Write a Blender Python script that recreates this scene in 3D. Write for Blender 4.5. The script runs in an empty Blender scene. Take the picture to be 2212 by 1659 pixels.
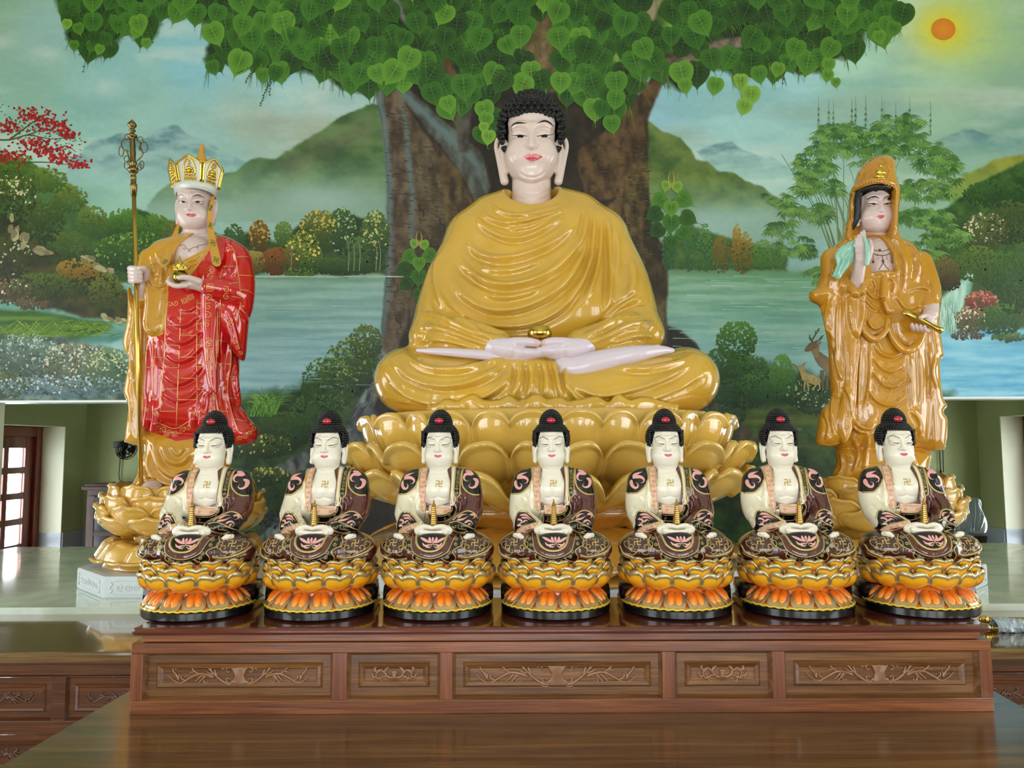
import bpy, bmesh, math, random
import numpy as np
from math import sin, cos, pi, radians, sqrt, atan, atan2
from mathutils import Vector, Matrix
from mathutils.bvhtree import BVHTree
random.seed(7)
rng = np.random.default_rng(7)
SC = bpy.context.scene
COL = SC.collection
F = 1660.0
CX, CY = 1106.0, 829.5
PITCH = atan((962 - CY) / F)
ROLL = 0.004
CAM = np.array([0.0, 0.0, 1.8])
_f = np.array([0, cos(PITCH), sin(PITCH)])
_u0 = np.array([0, -sin(PITCH), cos(PITCH)])
_r0 = np.array([1.0, 0, 0])
_r = _r0 * cos(ROLL) - _u0 * sin(ROLL)
_u = _u0 * cos(ROLL) + _r0 * sin(ROLL)
def raydir(px, py):
 return _f + _r * ((px - CX) / F) + _u * ((CY - py) / F)
def W(px, py, Y):
 d = raydir(px, py)
 return CAM + d * (Y / d[1])
def proj(P):
 rel = np.asarray(P) - CAM
 zc = rel @ _f
 return CX + F * (rel @ _r) / zc, CY - F * (rel @ _u) / zc
cam_d = bpy.data.cameras.new('camera')
cam_d.sensor_width = 36.0
cam_d.sensor_fit = 'HORIZONTAL'
cam_d.lens = F / 2212 * 36.0
cam_d.clip_start = 0.05
cam_o = bpy.data.objects.new('camera', cam_d)
COL.objects.link(cam_o)
M = Matrix.Identity(4)
for i in range(3):
 M[i][0], M[i][1], M[i][2], M[i][3] = _r[i], _u[i], -_f[i], CAM[i]
cam_o.matrix_world = M
SC.camera = cam_o
def tag(o, label=None, cat=None, group=None, kind=None):
 if label: o['label'] = label
 if cat: o['category'] = cat
 if group: o['group'] = group
 if kind: o['kind'] = kind
 return o
def empty(name, loc, label=None, cat=None, group=None):
 o = bpy.data.objects.new(name, None)
 o.empty_display_size = 0.1
 COL.objects.link(o)
 o.location = Vector([float(v) for v in loc])
 return tag(o, label, cat, group)
def copy_tree(o, parent=None):
 c = o.copy()
 COL.objects.link(c)
 if parent is not None:
  c.parent = parent
 for ch in list(o.children):
  copy_tree(ch, c)
 return c
class MB:
 def __init__(self):
  self.v = []
  self.f = []
  self.m = []
  self.s = []
  self.col = None
 def add(self, verts, faces, mat=0, smooth=True):
  b = len(self.v)
  self.v.extend([tuple(float(c) for c in p) for p in verts])
  for fa in faces:
   self.f.append(tuple(b + i for i in fa))
  self.m.extend([mat] * len(faces))
  self.s.extend([smooth] * len(faces))
  return b
 def box(self, lo, hi, mat=0, bev=0.0):
  x0, y0, z0 = lo
  x1, y1, z1 = hi
  if bev <= 0:
   vs = [(x0, y0, z0), (x1, y0, z0), (x1, y1, z0), (x0, y1, z0), (x0, y0, z1), (x1, y0, z1), (x1, y1, z1), (x0, y1, z1)]
   fs = [(0, 3, 2, 1), (4, 5, 6, 7), (0, 1, 5, 4), (1, 2, 6, 5), (2, 3, 7, 6), (3, 0, 4, 7)]
   self.add(vs, fs, mat, False)
   return
  bm = bmesh.new()
  bmesh.ops.create_cube(bm, size=1)
  for v in bm.verts:
   v.co = Vector(((x0 + x1) / 2 + v.co.x * (x1 - x0), (y0 + y1) / 2 + v.co.y * (y1 - y0), (z0 + z1) / 2 + v.co.z * (z1 - z0)))
  bmesh.ops.bevel(bm, geom=bm.edges[:], offset=bev, segments=2, affect='EDGES', profile=0.6)
  self.bm(bm, mat, False)
 def bm(self, bm, mat=0, smooth=True, mtx=None):
  bm.verts.ensure_lookup_table()
  bm.verts.index_update()
  vs = [(mtx @ v.co if mtx is not None else v.co) for v in bm.verts]
  self.add(vs, [[v.index for v in fa.verts] for fa in bm.faces], mat, smooth)
  bm.free()
 def lathe(self, prof, c=(0, 0, 0), n=24, mat=0, smooth=True, a0=0.0, a1=2 * pi, sx=1.0, sy=1.0, mtx=None, cap=True):
  full = abs(a1 - a0 - 2 * pi) < 1e-6
  k = n if full else n + 1
  vs = []
  for (r, z) in prof:
   for i in range(k):
    a = a0 + (a1 - a0) * i / n
    p = Vector((r * cos(a) * sx, r * sin(a) * sy, z))
    if mtx is not None:
     p = mtx @ p
    vs.append((p[0] + c[0], p[1] + c[1], p[2] + c[2]))
  fs = []
  for j in range(len(prof) - 1):
   for i in range(n):
    i2 = (i + 1) % k
    fs.append((j * k + i, j * k + i2, (j + 1) * k + i2, (j + 1) * k + i))
  if cap and full:
   if prof[0][0] > 1e-6:
    fs.append(tuple(range(k - 1, -1, -1)))
   if prof[-1][0] > 1e-6:
    fs.append(tuple((len(prof) - 1) * k + i for i in range(k)))
  self.add(vs, fs, mat, smooth)
 def ball(self, c, r, nu=10, nv=7, mat=0, mtx=None):
  if not hasattr(r, '__len__'):
   r = (r, r, r)
  vs = [(0, 0, -1)]
  for j in range(1, nv):
   t = -pi / 2 + pi * j / nv
   for i in range(nu):
    a = 2 * pi * i / nu
    vs.append((cos(t) * cos(a), cos(t) * sin(a), sin(t)))
  vs.append((0, 0, 1))
  fs = []
  for i in range(nu):
   fs.append((0, 1 + (i + 1) % nu, 1 + i))
  for j in range(nv - 2):
   for i in range(nu):
    a = 1 + j * nu + i
    b = 1 + j * nu + (i + 1) % nu
    fs.append((a, b, b + nu, a + nu))
  last = len(vs) - 1
  for i in range(nu):
   fs.append((last, 1 + (nv - 2) * nu + i, 1 + (nv - 2) * nu + (i + 1) % nu))
  out = []
  for p in vs:
   q = Vector((p[0] * r[0], p[1] * r[1], p[2] * r[2]))
   if mtx is not None:
    q = mtx @ q
   out.append((q[0] + c[0], q[1] + c[1], q[2] + c[2]))
  self.add(out, fs, mat, True)
 def tube(self, pts, r, sides=8, mat=0, closed=False, cap=True, flat=1.0, up=None):
  pts = [np.asarray(p, float) for p in pts]
  n = len(pts)
  if n < 2:
   return
  if not hasattr(r, '__len__'):
   r = [r] * n
  tans = []
  for i in range(n):
   if closed:
    t = pts[(i + 1) % n] - pts[(i - 1) % n]
   else:
    t = pts[min(i + 1, n - 1)] - pts[max(i - 1, 0)]
   L = np.linalg.norm(t)
   tans.append(t / L if L > 1e-12 else np.array([0, 0, 1.0]))
  ref = np.array([0, 0, 1.0]) if up is None else np.asarray(up, float)
  if abs(tans[0] @ ref) > 0.95:
   ref = np.array([0, 1.0, 0])
  nrm = ref - tans[0] * (tans[0] @ ref)
  nrm /= np.linalg.norm(nrm)
  vs = []
  for i in range(n):
   if up is not None:
    q = np.asarray(up, float) - tans[i] * (tans[i] @ np.asarray(up, float))
    if np.linalg.norm(q) > 1e-3:
     nrm = q / np.linalg.norm(q)
   else:
    nrm = nrm - tans[i] * (tans[i] @ nrm)
    L = np.linalg.norm(nrm)
    nrm = nrm / L if L > 1e-9 else nrm
   bn = np.cross(tans[i], nrm)
   for k in range(sides):
    a = 2 * pi * k / sides
    vs.append(pts[i] + (nrm * cos(a) * flat + bn * sin(a)) * r[i])
  fs = []
  for i in range(n if closed else n - 1):
   j = (i + 1) % n
   for k in range(sides):
    k2 = (k + 1) % sides
    fs.append((i * sides + k, i * sides + k2, j * sides + k2, j * sides + k))
  if cap and not closed:
   fs.append(tuple(range(sides - 1, -1, -1)))
   fs.append(tuple((n - 1) * sides + k for k in range(sides)))
  self.add(vs, fs, mat, True)
 def sheet(self, G, mat=0, smooth=True):
  """G: list of rows of points"""
  nr, nc = len(G), len(G[0])
  vs = [p for row in G for p in row]
  fs = [(i * nc + j, i * nc + j + 1, (i + 1) * nc + j + 1, (i + 1) * nc + j) for i in range(nr - 1) for j in range(nc - 1)]
  self.add(vs, fs, mat, smooth)
 def build(self, name, mats, parent=None, origin=None, local=False):
  """verts are in world space unless local; origin = world point the object sits at"""
  if not isinstance(mats, (list, tuple)):
   mats = [mats]
  V = np.array(self.v, float).reshape(-1, 3)
  o = np.array([0.0, 0, 0])
  if parent is not None and not local:
   pw = np.array(world_loc(parent))
  else:
   pw = np.array([0.0, 0, 0])
  if origin is not None:
   o = np.array(origin, float)
  if not local:
   V = V - (o if origin is not None else pw)
  return link_mesh(name, V, self.f, mats, parent, self.m, self.s, loc=(o - pw if origin is not None else None), cols=self.col)
def world_loc(o):
 p = Vector((0, 0, 0))
 while o is not None:
  p = p + o.location
  o = o.parent
 return p
def link_mesh(name, V, faces, mats, parent=None, mi=None, sm=None, loc=None, cols=None):
 me = bpy.data.meshes.new(name)
 V = np.asarray(V, np.float32)
 if isinstance(faces, np.ndarray):
  nf, k = faces.shape
  me.vertices.add(len(V))
  me.vertices.foreach_set('co', V.ravel())
  me.loops.add(nf * k)
  me.loops.foreach_set('vertex_index', faces.astype(np.int32).ravel())
  me.polygons.add(nf)
  me.polygons.foreach_set('loop_start', np.arange(0, nf * k, k, dtype=np.int32))
 else:
  lens = np.array([len(f) for f in faces], np.int32)
  flat = np.fromiter((i for f in faces for i in f), np.int32, int(lens.sum()))
  me.vertices.add(len(V))
  me.vertices.foreach_set('co', V.ravel())
  me.loops.add(len(flat))
  me.loops.foreach_set('vertex_index', flat)
  me.polygons.add(len(lens))
  st = np.zeros(len(lens), np.int32)
  st[1:] = np.cumsum(lens)[:-1]
  me.polygons.foreach_set('loop_start', st)
  nf = len(lens)
 if mi is not None:
  me.polygons.foreach_set('material_index', np.asarray(mi, np.int32))
 smo = np.ones(nf, bool) if sm is None else np.asarray(sm, bool)
 me.polygons.foreach_set('use_smooth', smo)
 if not isinstance(mats, (list, tuple)):
  mats = [mats]
 for m in mats:
  me.materials.append(m)
 me.update(calc_edges=True)
 me.validate(verbose=False)
 if cols is not None:
  at = me.color_attributes.new('Col', 'FLOAT_COLOR', 'POINT')
  C4 = np.ones((len(V), 4), np.float32)
  C4[:, :3] = np.asarray(cols, np.float32)
  at.data.foreach_set('color', C4.ravel())
 o = bpy.data.objects.new(name, me)
 COL.objects.link(o)
 if parent is not None:
  o.parent = parent
 if loc is not None:
  o.location = Vector([float(c) for c in loc])
 return o
def cr(pts, n=8, closed=False):
 """Catmull-Rom through points of any dimension"""
 P = [np.asarray(p, float) for p in pts]
 m = len(P)
 if m < 3:
  return [P[0] + (P[-1] - P[0]) * t for t in np.linspace(0, 1, n + 1)]
 out = []
 rngi = range(m if closed else m - 1)
 for i in rngi:
  if closed:
   p0, p1, p2, p3 = P[(i - 1) % m], P[i], P[(i + 1) % m], P[(i + 2) % m]
  else:
   p1, p2 = P[i], P[i + 1]
   p0 = P[i - 1] if i > 0 else 2 * p1 - p2
   p3 = P[i + 2] if i + 2 < m else 2 * p2 - p1
  for k in range(n):
   t = k / n
   out.append(0.5 * ((2 * p1) + (-p0 + p2) * t + (2 * p0 - 5 * p1 + 4 * p2 - p3) * t * t + (-p0 + 3 * p1 - 3 * p2 + p3) * t ** 3))
 if not closed:
  out.append(P[-1])
 return out
def resample(pts, n):
 P = np.array(pts, float)
 d = np.r_[0, np.cumsum(np.linalg.norm(np.diff(P, axis=0), axis=1))]
 t = np.linspace(0, d[-1], n)
 return np.stack([np.interp(t, d, P[:, k]) for k in range(P.shape[1])], 1)
def spiral(cx, cy, r0, r1, a0, turns, n=18):
 out = []
 for i in range(n + 1):
  t = i / n
  r = r0 + (r1 - r0) * t
  a = radians(a0) + 2 * pi * turns * t
  out.append((cx + r * cos(a), cy + r * sin(a)))
 return out
class Sculpt:
 """Signed-distance clay.  Shapes are given in photo pixels (px,py) and a depth d (px units, + towards viewer)
 around the standing distance Yc of the thing, and are converted to real metres."""
 def __init__(self, Yc, box, h):
  self.Yc = Yc
  self.s = Yc / F
  self.h = h * self.s
  cs = np.array([self.P(x, y, d) for x in box[:2] for y in box[2:4] for d in box[4:6]])
  lo = cs.min(0)
  hi = cs.max(0)
  self.lo = lo
  self.n = np.ceil((hi - lo) / self.h).astype(int) + 1
  self.d = np.full(self.n, 10.0, np.float32)
  self.ax = [lo[k] + self.h * np.arange(self.n[k]) for k in range(3)]
 def P(self, px, py, d=0.0):
  Y = self.Yc - d * self.s
  return W(px, py, Y)
 def _sub(self, lo, hi):
  i0 = np.clip(np.floor((lo - self.lo) / self.h).astype(int), 0, self.n)
  i1 = np.clip(np.ceil((hi - self.lo) / self.h).astype(int) + 1, 0, self.n)
  if np.any(i1 <= i0):
   return None
  sl = tuple(slice(i0[k], i1[k]) for k in range(3))
  X = self.ax[0][sl[0]][:, None, None].astype(np.float32)
  Y = self.ax[1][sl[1]][None, :, None].astype(np.float32)
  Z = self.ax[2][sl[2]][None, None, :].astype(np.float32)
  return sl, X, Y, Z
 def _comb(self, sl, e, k, op):
  a = self.d[sl]
  if op == 'u':
   if k > 0:
    hh = np.clip(0.5 + 0.5 * (e - a) / k, 0, 1)
    self.d[sl] = e + (a - e) * hh - k * hh * (1 - hh)
   else:
    self.d[sl] = np.minimum(a, e)
  elif op == 's':
   e = -e
   if k > 0:
    hh = np.clip(0.5 - 0.5 * (e - a) / k, 0, 1)
    self.d[sl] = e + (a - e) * hh + k * hh * (1 - hh)
   else:
    self.d[sl] = np.maximum(a, e)
 def ball(self, px, py, d, rx, rz, ry, k=0, rot=0, yaw=0, tilt=0, op='u', c=None):
  """ellipsoid: rx across, rz up, ry in depth; rot degrees clockwise-negative in picture plane"""
  s = self.s
  c = self.P(px, py, d) if c is None else np.asarray(c)
  r = np.array([rx, ry, rz]) * s
  k = k * s
  m = max(r) + k + 2 * self.h
  g = self._sub(c - m, c + m)
  if g is None:
   return
  sl, X, Y, Z = g
  X = X - c[0]
  Y = Y - c[1]
  Z = Z - c[2]
  R = (Matrix.Rotation(radians(yaw), 3, 'Z') @ Matrix.Rotation(radians(-rot), 3, 'Y') @ Matrix.Rotation(radians(tilt), 3, 'X'))
  R = np.array(R).T
  x = R[0, 0] * X + R[0, 1] * Y + R[0, 2] * Z
  y = R[1, 0] * X + R[1, 1] * Y + R[1, 2] * Z
  z = R[2, 0] * X + R[2, 1] * Y + R[2, 2] * Z
  k0 = np.sqrt((x / r[0]) ** 2 + (y / r[1]) ** 2 + (z / r[2]) ** 2)
  k1 = np.sqrt((x / r[0] ** 2) ** 2 + (y / r[1] ** 2) ** 2 + (z / r[2] ** 2) ** 2)
  e = k0 * (k0 - 1) / np.maximum(k1, 1e-6)
  self._comb(sl, e.astype(np.float32), k, op)
 def tube(self, pts, k=0, sm=0, dep=1.0, op='u', internal=0.0):
  """pts: (px,py,d,r) chain of round cones; dep scales depth thickness"""
  if sm:
   pts = cr(pts, sm)
  s = self.s
  Q = [(self.P(p[0], p[1], p[2]), p[3] * s) for p in pts]
  k = k * s
  lo = np.min([q - r for q, r in Q], axis=0) - k - 2 * self.h
  hi = np.max([q + r for q, r in Q], axis=0) + k + 2 * self.h
  if dep > 1:
   mr = max(r for q, r in Q) * dep
   lo[1] -= mr
   hi[1] += mr
  g = self._sub(lo, hi)
  if g is None:
   return
  sl, X, Y, Z = g
  best = None
  for (a, ra), (b, rb) in zip(Q[:-1], Q[1:]):
   ab = b - a
   ab2 = ab.copy()
   ab2[1] /= dep
   L2 = float(ab2 @ ab2)
   if L2 < 1e-12:
    continue
   x = X - a[0]
   y = (Y - a[1]) / dep
   z = Z - a[2]
   t = np.clip((x * ab2[0] + y * ab2[1] + z * ab2[2]) / L2, 0, 1)
   e = np.sqrt((x - t * ab2[0]) ** 2 + (y - t * ab2[1]) ** 2 + (z - t * ab2[2]) ** 2) - (ra + (rb - ra) * t)
   if best is None:
    best = e
   elif internal > 0:
    ki = internal * s
    hh = np.clip(0.5 + 0.5 * (e - best) / ki, 0, 1)
    best = e + (best - e) * hh - ki * hh * (1 - hh)
   else:
    best = np.minimum(best, e)
  self._comb(sl, best.astype(np.float32), k, op)
 def prism(self, poly, d0, d1, k=0, rnd=0, op='u'):
  """pixel polygon extruded between two depths (rounded by rnd)"""
  s = self.s
  A = np.array([self.P(p[0], p[1], (d0 + d1) / 2) for p in poly])[:, [0, 2]]
  y0, y1 = self.Yc - d1 * s, self.Yc - d0 * s
  m = (k + rnd) * s + 2 * self.h
  lo = np.array([A[:, 0].min() - m, y0 - m, A[:, 1].min() - m])
  hi = np.array([A[:, 0].max() + m, y1 + m, A[:, 1].max() + m])
  g = self._sub(lo, hi)
  if g is None:
   return
  sl, X, Y, Z = g
  x = X[:, 0, :]
  z = Z[:, 0, :]
  x, z = np.broadcast_arrays(x, z)
  dd = np.full(x.shape, 1e9)
  ins = np.zeros(x.shape, bool)
  n = len(A)
  for i in range(n):
   a, b = A[i], A[(i + 1) % n]
   e = b - a
   L2 = max(e @ e, 1e-12)
   t = np.clip(((x - a[0]) * e[0] + (z - a[1]) * e[1]) / L2, 0, 1)
   dd = np.minimum(dd, (x - a[0] - t * e[0]) ** 2 + (z - a[1] - t * e[1]) ** 2)
   c = (a[1] > z) != (b[1] > z)
   xi = (b[0] - a[0]) * (z - a[1]) / (b[1] - a[1] if abs(b[1] - a[1]) > 1e-12 else 1e-12) + a[0]
   ins ^= c & (x < xi)
  d2 = np.where(ins, -np.sqrt(dd), np.sqrt(dd))[:, None, :] + rnd * s
  dy = np.abs(Y - (y0 + y1) / 2) - (y1 - y0) / 2 + rnd * s
  e = np.minimum(np.maximum(d2, dy), 0) + np.sqrt(np.maximum(d2, 0) ** 2 + np.maximum(dy, 0) ** 2) - rnd * s
  self._comb(sl, e.astype(np.float32), k * s, op)
 def inflate(self, poly, dc, thick, R, k=0, op='u', sm=0, p=0.5, back=None):
  """a pillow with the given pixel outline: full half thickness `thick` reached R px inside the edge"""
  s = self.s
  if sm:
   poly = cr(poly, sm, True)
  A = np.array([self.P(q[0], q[1], dc) for q in poly])[:, [0, 2]]
  yc = self.Yc - dc * s
  m = k * s + 3 * self.h
  bt = thick if back is None else back
  lo = np.array([A[:, 0].min() - m, yc - thick * s - m, A[:, 1].min() - m])
  hi = np.array([A[:, 0].max() + m, yc + bt * s + m, A[:, 1].max() + m])
  g = self._sub(lo, hi)
  if g is None:
   return
  sl, X, Y, Z = g
  x, z = np.broadcast_arrays(X[:, 0, :], Z[:, 0, :])
  dd = np.full(x.shape, 1e9)
  ins = np.zeros(x.shape, bool)
  n = len(A)
  for i in range(n):
   a, b = A[i], A[(i + 1) % n]
   e = b - a
   L2 = max(e @ e, 1e-12)
   t = np.clip(((x - a[0]) * e[0] + (z - a[1]) * e[1]) / L2, 0, 1)
   dd = np.minimum(dd, (x - a[0] - t * e[0]) ** 2 + (z - a[1] - t * e[1]) ** 2)
   c = (a[1] > z) != (b[1] > z)
   xi = (b[0] - a[0]) * (z - a[1]) / (b[1] - a[1] if abs(b[1] - a[1]) > 1e-12 else 1e-12) + a[0]
   ins ^= c & (x < xi)
  D = np.sqrt(dd)
  q = np.clip(D / (R * s), 0, 1)
  hf = np.where(ins, (1 - (1 - q) ** 2) ** p, 0)[:, None, :]
  dy = yc - Y
  h = np.where(dy > 0, hf * thick * s, hf * bt * s)
  e_in = np.maximum(np.abs(dy) - h, -D[:, None, :])
  e_out = np.sqrt(D[:, None, :] ** 2 + dy ** 2)
  e = np.where(ins[:, None, :], e_in, e_out)
  self._comb(sl, e.astype(np.float32), k * s, op)
 def cut(self, n, p, k=0):
  """remove everything on the +n side of world point p"""
  n = np.asarray(n, float)
  n = n / np.linalg.norm(n)
  X = self.ax[0][:, None, None]
  Y = self.ax[1][None, :, None]
  Z = self.ax[2][None, None, :]
  e = ((X - p[0]) * n[0] + (Y - p[1]) * n[1] + (Z - p[2]) * n[2]).astype(np.float32)
  sl = (slice(None),) * 3
  self._comb(sl, -e, k * self.s, 's')
 def mesh(self, smooth=1):
  d = self.d
  V, Fq = surface_nets(d, self.lo, self.h)
  return Clay(V, Fq, self.Yc, smooth)
def surface_nets(d, lo, h):
 d = np.pad(d, 1, constant_values=1.0)
 lo = np.asarray(lo) - h
 nx, ny, nz = d.shape
 ins = d < 0
 c = np.zeros((nx - 1, ny - 1, nz - 1), np.uint8)
 offs = [(i, j, k) for i in (0, 1) for j in (0, 1) for k in (0, 1)]
 for (i, j, k) in offs:
  c += ins[i:nx - 1 + i, j:ny - 1 + j, k:nz - 1 + k]
 act = (c > 0) & (c < 8)
 idx = np.argwhere(act)
 vid = np.full(act.shape, -1, np.int32)
 vid[act] = np.arange(len(idx))
 vals = {}
 for o in offs:
  vals[o] = d[idx[:, 0] + o[0], idx[:, 1] + o[1], idx[:, 2] + o[2]]
 acc = np.zeros((len(idx), 3))
 cnt = np.zeros(len(idx))
 for a in offs:
  for ax in range(3):
   if a[ax] == 1:
    continue
   b = list(a)
   b[ax] = 1
   b = tuple(b)
   va, vb = vals[a], vals[b]
   cr_ = (va < 0) != (vb < 0)
   t = np.where(cr_, va / np.where(cr_, va - vb, 1), 0)
   p = np.array(a, float)[None, :].repeat(len(idx), 0)
   p[:, ax] += t
   acc += p * cr_[:, None]
   cnt += cr_
 V = lo + h * (idx + acc / cnt[:, None])
 quads = []
 for ax in range(3):
  o = [0, 0, 0]
  o[ax] = 1
  A = ins[:nx - o[0], :ny - o[1], :nz - o[2]]
  B = ins[o[0]:, o[1]:, o[2]:]
  e = np.argwhere(A != B)
  u, v = [(1, 2), (2, 0), (0, 1)][ax]
  e = e[(e[:, u] > 0) & (e[:, v] > 0) & (e[:, u] < [nx, ny, nz][u] - 1) & (e[:, v] < [nx, ny, nz][v] - 1)]
  if len(e) == 0:
   continue
  du = np.zeros(3, int)
  du[u] = 1
  dv = np.zeros(3, int)
  dv[v] = 1
  q = np.stack([vid[tuple((e - du - dv).T)], vid[tuple((e - dv).T)], vid[tuple(e.T)], vid[tuple((e - du).T)]], 1)
  fl = ~A[tuple(e.T)]
  q[fl] = q[fl][:, ::-1]
  quads.append(q)
 return V, np.concatenate(quads).astype(np.int32)
class Clay:
 """a dense quad skin that can be creased with strokes and carry painted decoration"""
 def __init__(self, V, Fq, Yc, smooth=1):
  self.V = V
  self.F = Fq
  self.Yc = Yc
  self.s = Yc / F
  if smooth:
   self.relax(smooth)
  self._b = None
 def relax(self, it=1, lam=0.5, mask=None):
  Fq = self.F
  e = np.concatenate([Fq[:, [0, 1]], Fq[:, [1, 2]], Fq[:, [2, 3]], Fq[:, [3, 0]]])
  e = np.concatenate([e, e[:, ::-1]])
  n = len(self.V)
  cnt = np.bincount(e[:, 0], minlength=n).astype(float)
  for _ in range(it):
   A = np.stack([np.bincount(e[:, 0], weights=self.V[e[:, 1], k], minlength=n) for k in range(3)], 1) / np.maximum(cnt, 1)[:, None]
   w = lam if mask is None else lam * mask[:, None]
   self.V = self.V + (A - self.V) * w
  self._b = None
 def normals(self):
  V, Fq = self.V, self.F
  a = V[Fq[:, 2]] - V[Fq[:, 0]]
  b = V[Fq[:, 3]] - V[Fq[:, 1]]
  fn = np.cross(a, b)
  N = np.zeros_like(V)
  for k in range(4):
   for c in range(3):
    N[:, c] += np.bincount(Fq[:, k], weights=fn[:, c], minlength=len(V))
  L = np.linalg.norm(N, axis=1)
  return N / np.maximum(L, 1e-12)[:, None]
 def begin(self):
  self.N = self.normals()
  px, py = proj(self.V)
  self.px, self.py = px, py
  view = self.V - CAM
  view /= np.linalg.norm(view, axis=1)[:, None]
  self.face = -(self.N * view).sum(1)
  self.D = np.zeros(len(self.V))
 def stroke(self, pts, w, hgt, kind='fold', sm=6, ends=0.25, dlim=None, face0=0.05):
  """crease following a pixel polyline. w half-width px, hgt px"""
  P = np.array(cr(pts, sm)) if sm else np.array(pts, float)
  m = w * 3.2
  sel = np.where((self.px > P[:, 0].min() - m) & (self.px < P[:, 0].max() + m) & (self.py > P[:, 1].min() - m) & (self.py < P[:, 1].max() + m) & (self.face > face0))[0]
  if dlim is not None:
   dd = (self.Yc - self.V[sel, 1]) / self.s
   sel = sel[(dd > dlim[0]) & (dd < dlim[1])]
  if len(sel) == 0:
   return
  x, y = self.px[sel], self.py[sel]
  best = np.full(len(sel), 1e9)
  sd = np.zeros(len(sel))
  tt = np.zeros(len(sel))
  L = np.r_[0, np.cumsum(np.linalg.norm(np.diff(P, axis=0), axis=1))]
  for i in range(len(P) - 1):
   a, b = P[i], P[i + 1]
   e = b - a
   l2 = max(e @ e, 1e-9)
   t = np.clip(((x - a[0]) * e[0] + (y - a[1]) * e[1]) / l2, 0, 1)
   dx = x - a[0] - t * e[0]
   dy = y - a[1] - t * e[1]
   q = np.hypot(dx, dy)
   u = q < best
   best[u] = q[u]
   sg = np.sign(e[0] * dy - e[1] * dx)
   sd[u] = (q * sg)[u]
   tt[u] = ((L[i] + t * (L[i + 1] - L[i])) / L[-1])[u]
  tap = np.clip(np.minimum(tt, 1 - tt) / ends, 0, 1) if ends > 0 else np.ones(len(sel))
  tap = tap * tap * (3 - 2 * tap)
  g = np.exp(-(sd / w) ** 2)
  if kind == 'fold':
   prof = g - 0.75 * np.exp(-((sd - 1.5 * w) / (0.9 * w)) ** 2)
  elif kind == 'ridge':
   prof = g
  elif kind == 'step':
   prof = 0.5 - 0.5 * np.tanh(sd / (0.3 * w))
   prof = prof * np.exp(-np.minimum(0, sd + 0.0) ** 2 / (2.2 * w) ** 2)
  self.D[sel] += hgt * self.s * prof * tap * np.clip(self.face[sel] * 2.0, 0, 1)
 def end(self, relax=0):
  self.V = self.V + self.N * self.D[:, None]
  self._b = None
  if relax:
   self.relax(relax, 0.4)
 def bvh(self):
  if self._b is None:
   self._b = BVHTree.FromPolygons([tuple(v) for v in self.V.tolist()], self.F.tolist())
  return self._b
 def hit(self, px, py, off=0.0):
  d = raydir(px, py)
  r = self.bvh().ray_cast(Vector(CAM), Vector(d))
  if r[0] is None:
   return None
  n = np.array(r[1])
  d = np.asarray(d)
  if n @ d > 0:
   n = -n
  return np.array(r[0]) + n * off * self.s
 def line(self, mb, pts, r=1.0, off=0.0, sides=5, sm=0, mat=0, closed=False, flat=1.0):
  """a raised line lying on the surface, along a pixel polyline; r px"""
  if sm:
   pts = cr(pts, sm, closed)
  run = []
  rr = []
  n = len(pts)
  def flush():
   if len(run) > 1:
    mb.tube(run, list(rr), sides, mat)
   run.clear()
   rr.clear()
  if closed:
   pts = list(pts) + [pts[0]]
   n += 1
  for i, p in enumerate(pts):
   q = self.hit(p[0], p[1], off)
   if q is None or (run and np.linalg.norm(q - run[-1]) > 14 * self.s + 2.5 * self.s * np.hypot(p[0] - pts[i - 1][0], p[1] - pts[i - 1][1])):
    flush()
    if q is None:
     continue
   run.append(q)
   rr.append((r[i] if hasattr(r, '__len__') else r) * self.s)
  flush()
 def band(self, mb, A, B, nu=16, nv=3, off=0.6, mat=0, sm=6, bulge=0.0):
  """painted patch between two pixel polylines"""
  A = resample(cr(A, sm) if sm else A, nu)
  B = resample(cr(B, sm) if sm else B, nu)
  G = []
  for j in range(nv + 1):
   t = j / nv
   o = off + bulge * 4 * t * (1 - t)
   row = []
   for i in range(nu):
    p = A[i] + (B[i] - A[i]) * t
    row.append(self.hit(p[0], p[1], o))
   G.append(row)
  vs = []
  ids = {}
  for j in range(nv + 1):
   for i in range(nu):
    if G[j][i] is not None:
     ids[(j, i)] = len(vs)
     vs.append(G[j][i])
  fs = []
  for j in range(nv):
   for i in range(nu - 1):
    k = [(j, i), (j, i + 1), (j + 1, i + 1), (j + 1, i)]
    if all(q in ids for q in k):
     pts = [np.asarray(vs[ids[q]]) for q in k]
     if max(np.linalg.norm(pts[a] - pts[a - 1]) for a in range(4)) < 60 * self.s:
      fs.append([ids[q] for q in k])
  mb.add(vs, fs, mat, True)
 def fill(self, mb, poly, off=0.6, mat=0, step=3.0, sm=0):
  """painted patch filling a pixel polygon: rows of quads clipped to the outline"""
  if sm:
   poly = cr(poly, sm, True)
  P = np.array(poly, float)
  y0, y1 = P[:, 1].min(), P[:, 1].max()
  ny = max(2, int((y1 - y0) / step))
  ys = np.linspace(y0 + 1e-3, y1 - 1e-3, ny + 1)
  rows = []
  for y in ys:
   xs = []
   for i in range(len(P)):
    a, b = P[i], P[(i + 1) % len(P)]
    if (a[1] > y) != (b[1] > y):
     xs.append(a[0] + (y - a[1]) / (b[1] - a[1]) * (b[0] - a[0]))
   xs.sort()
   rows.append(xs)
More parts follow.
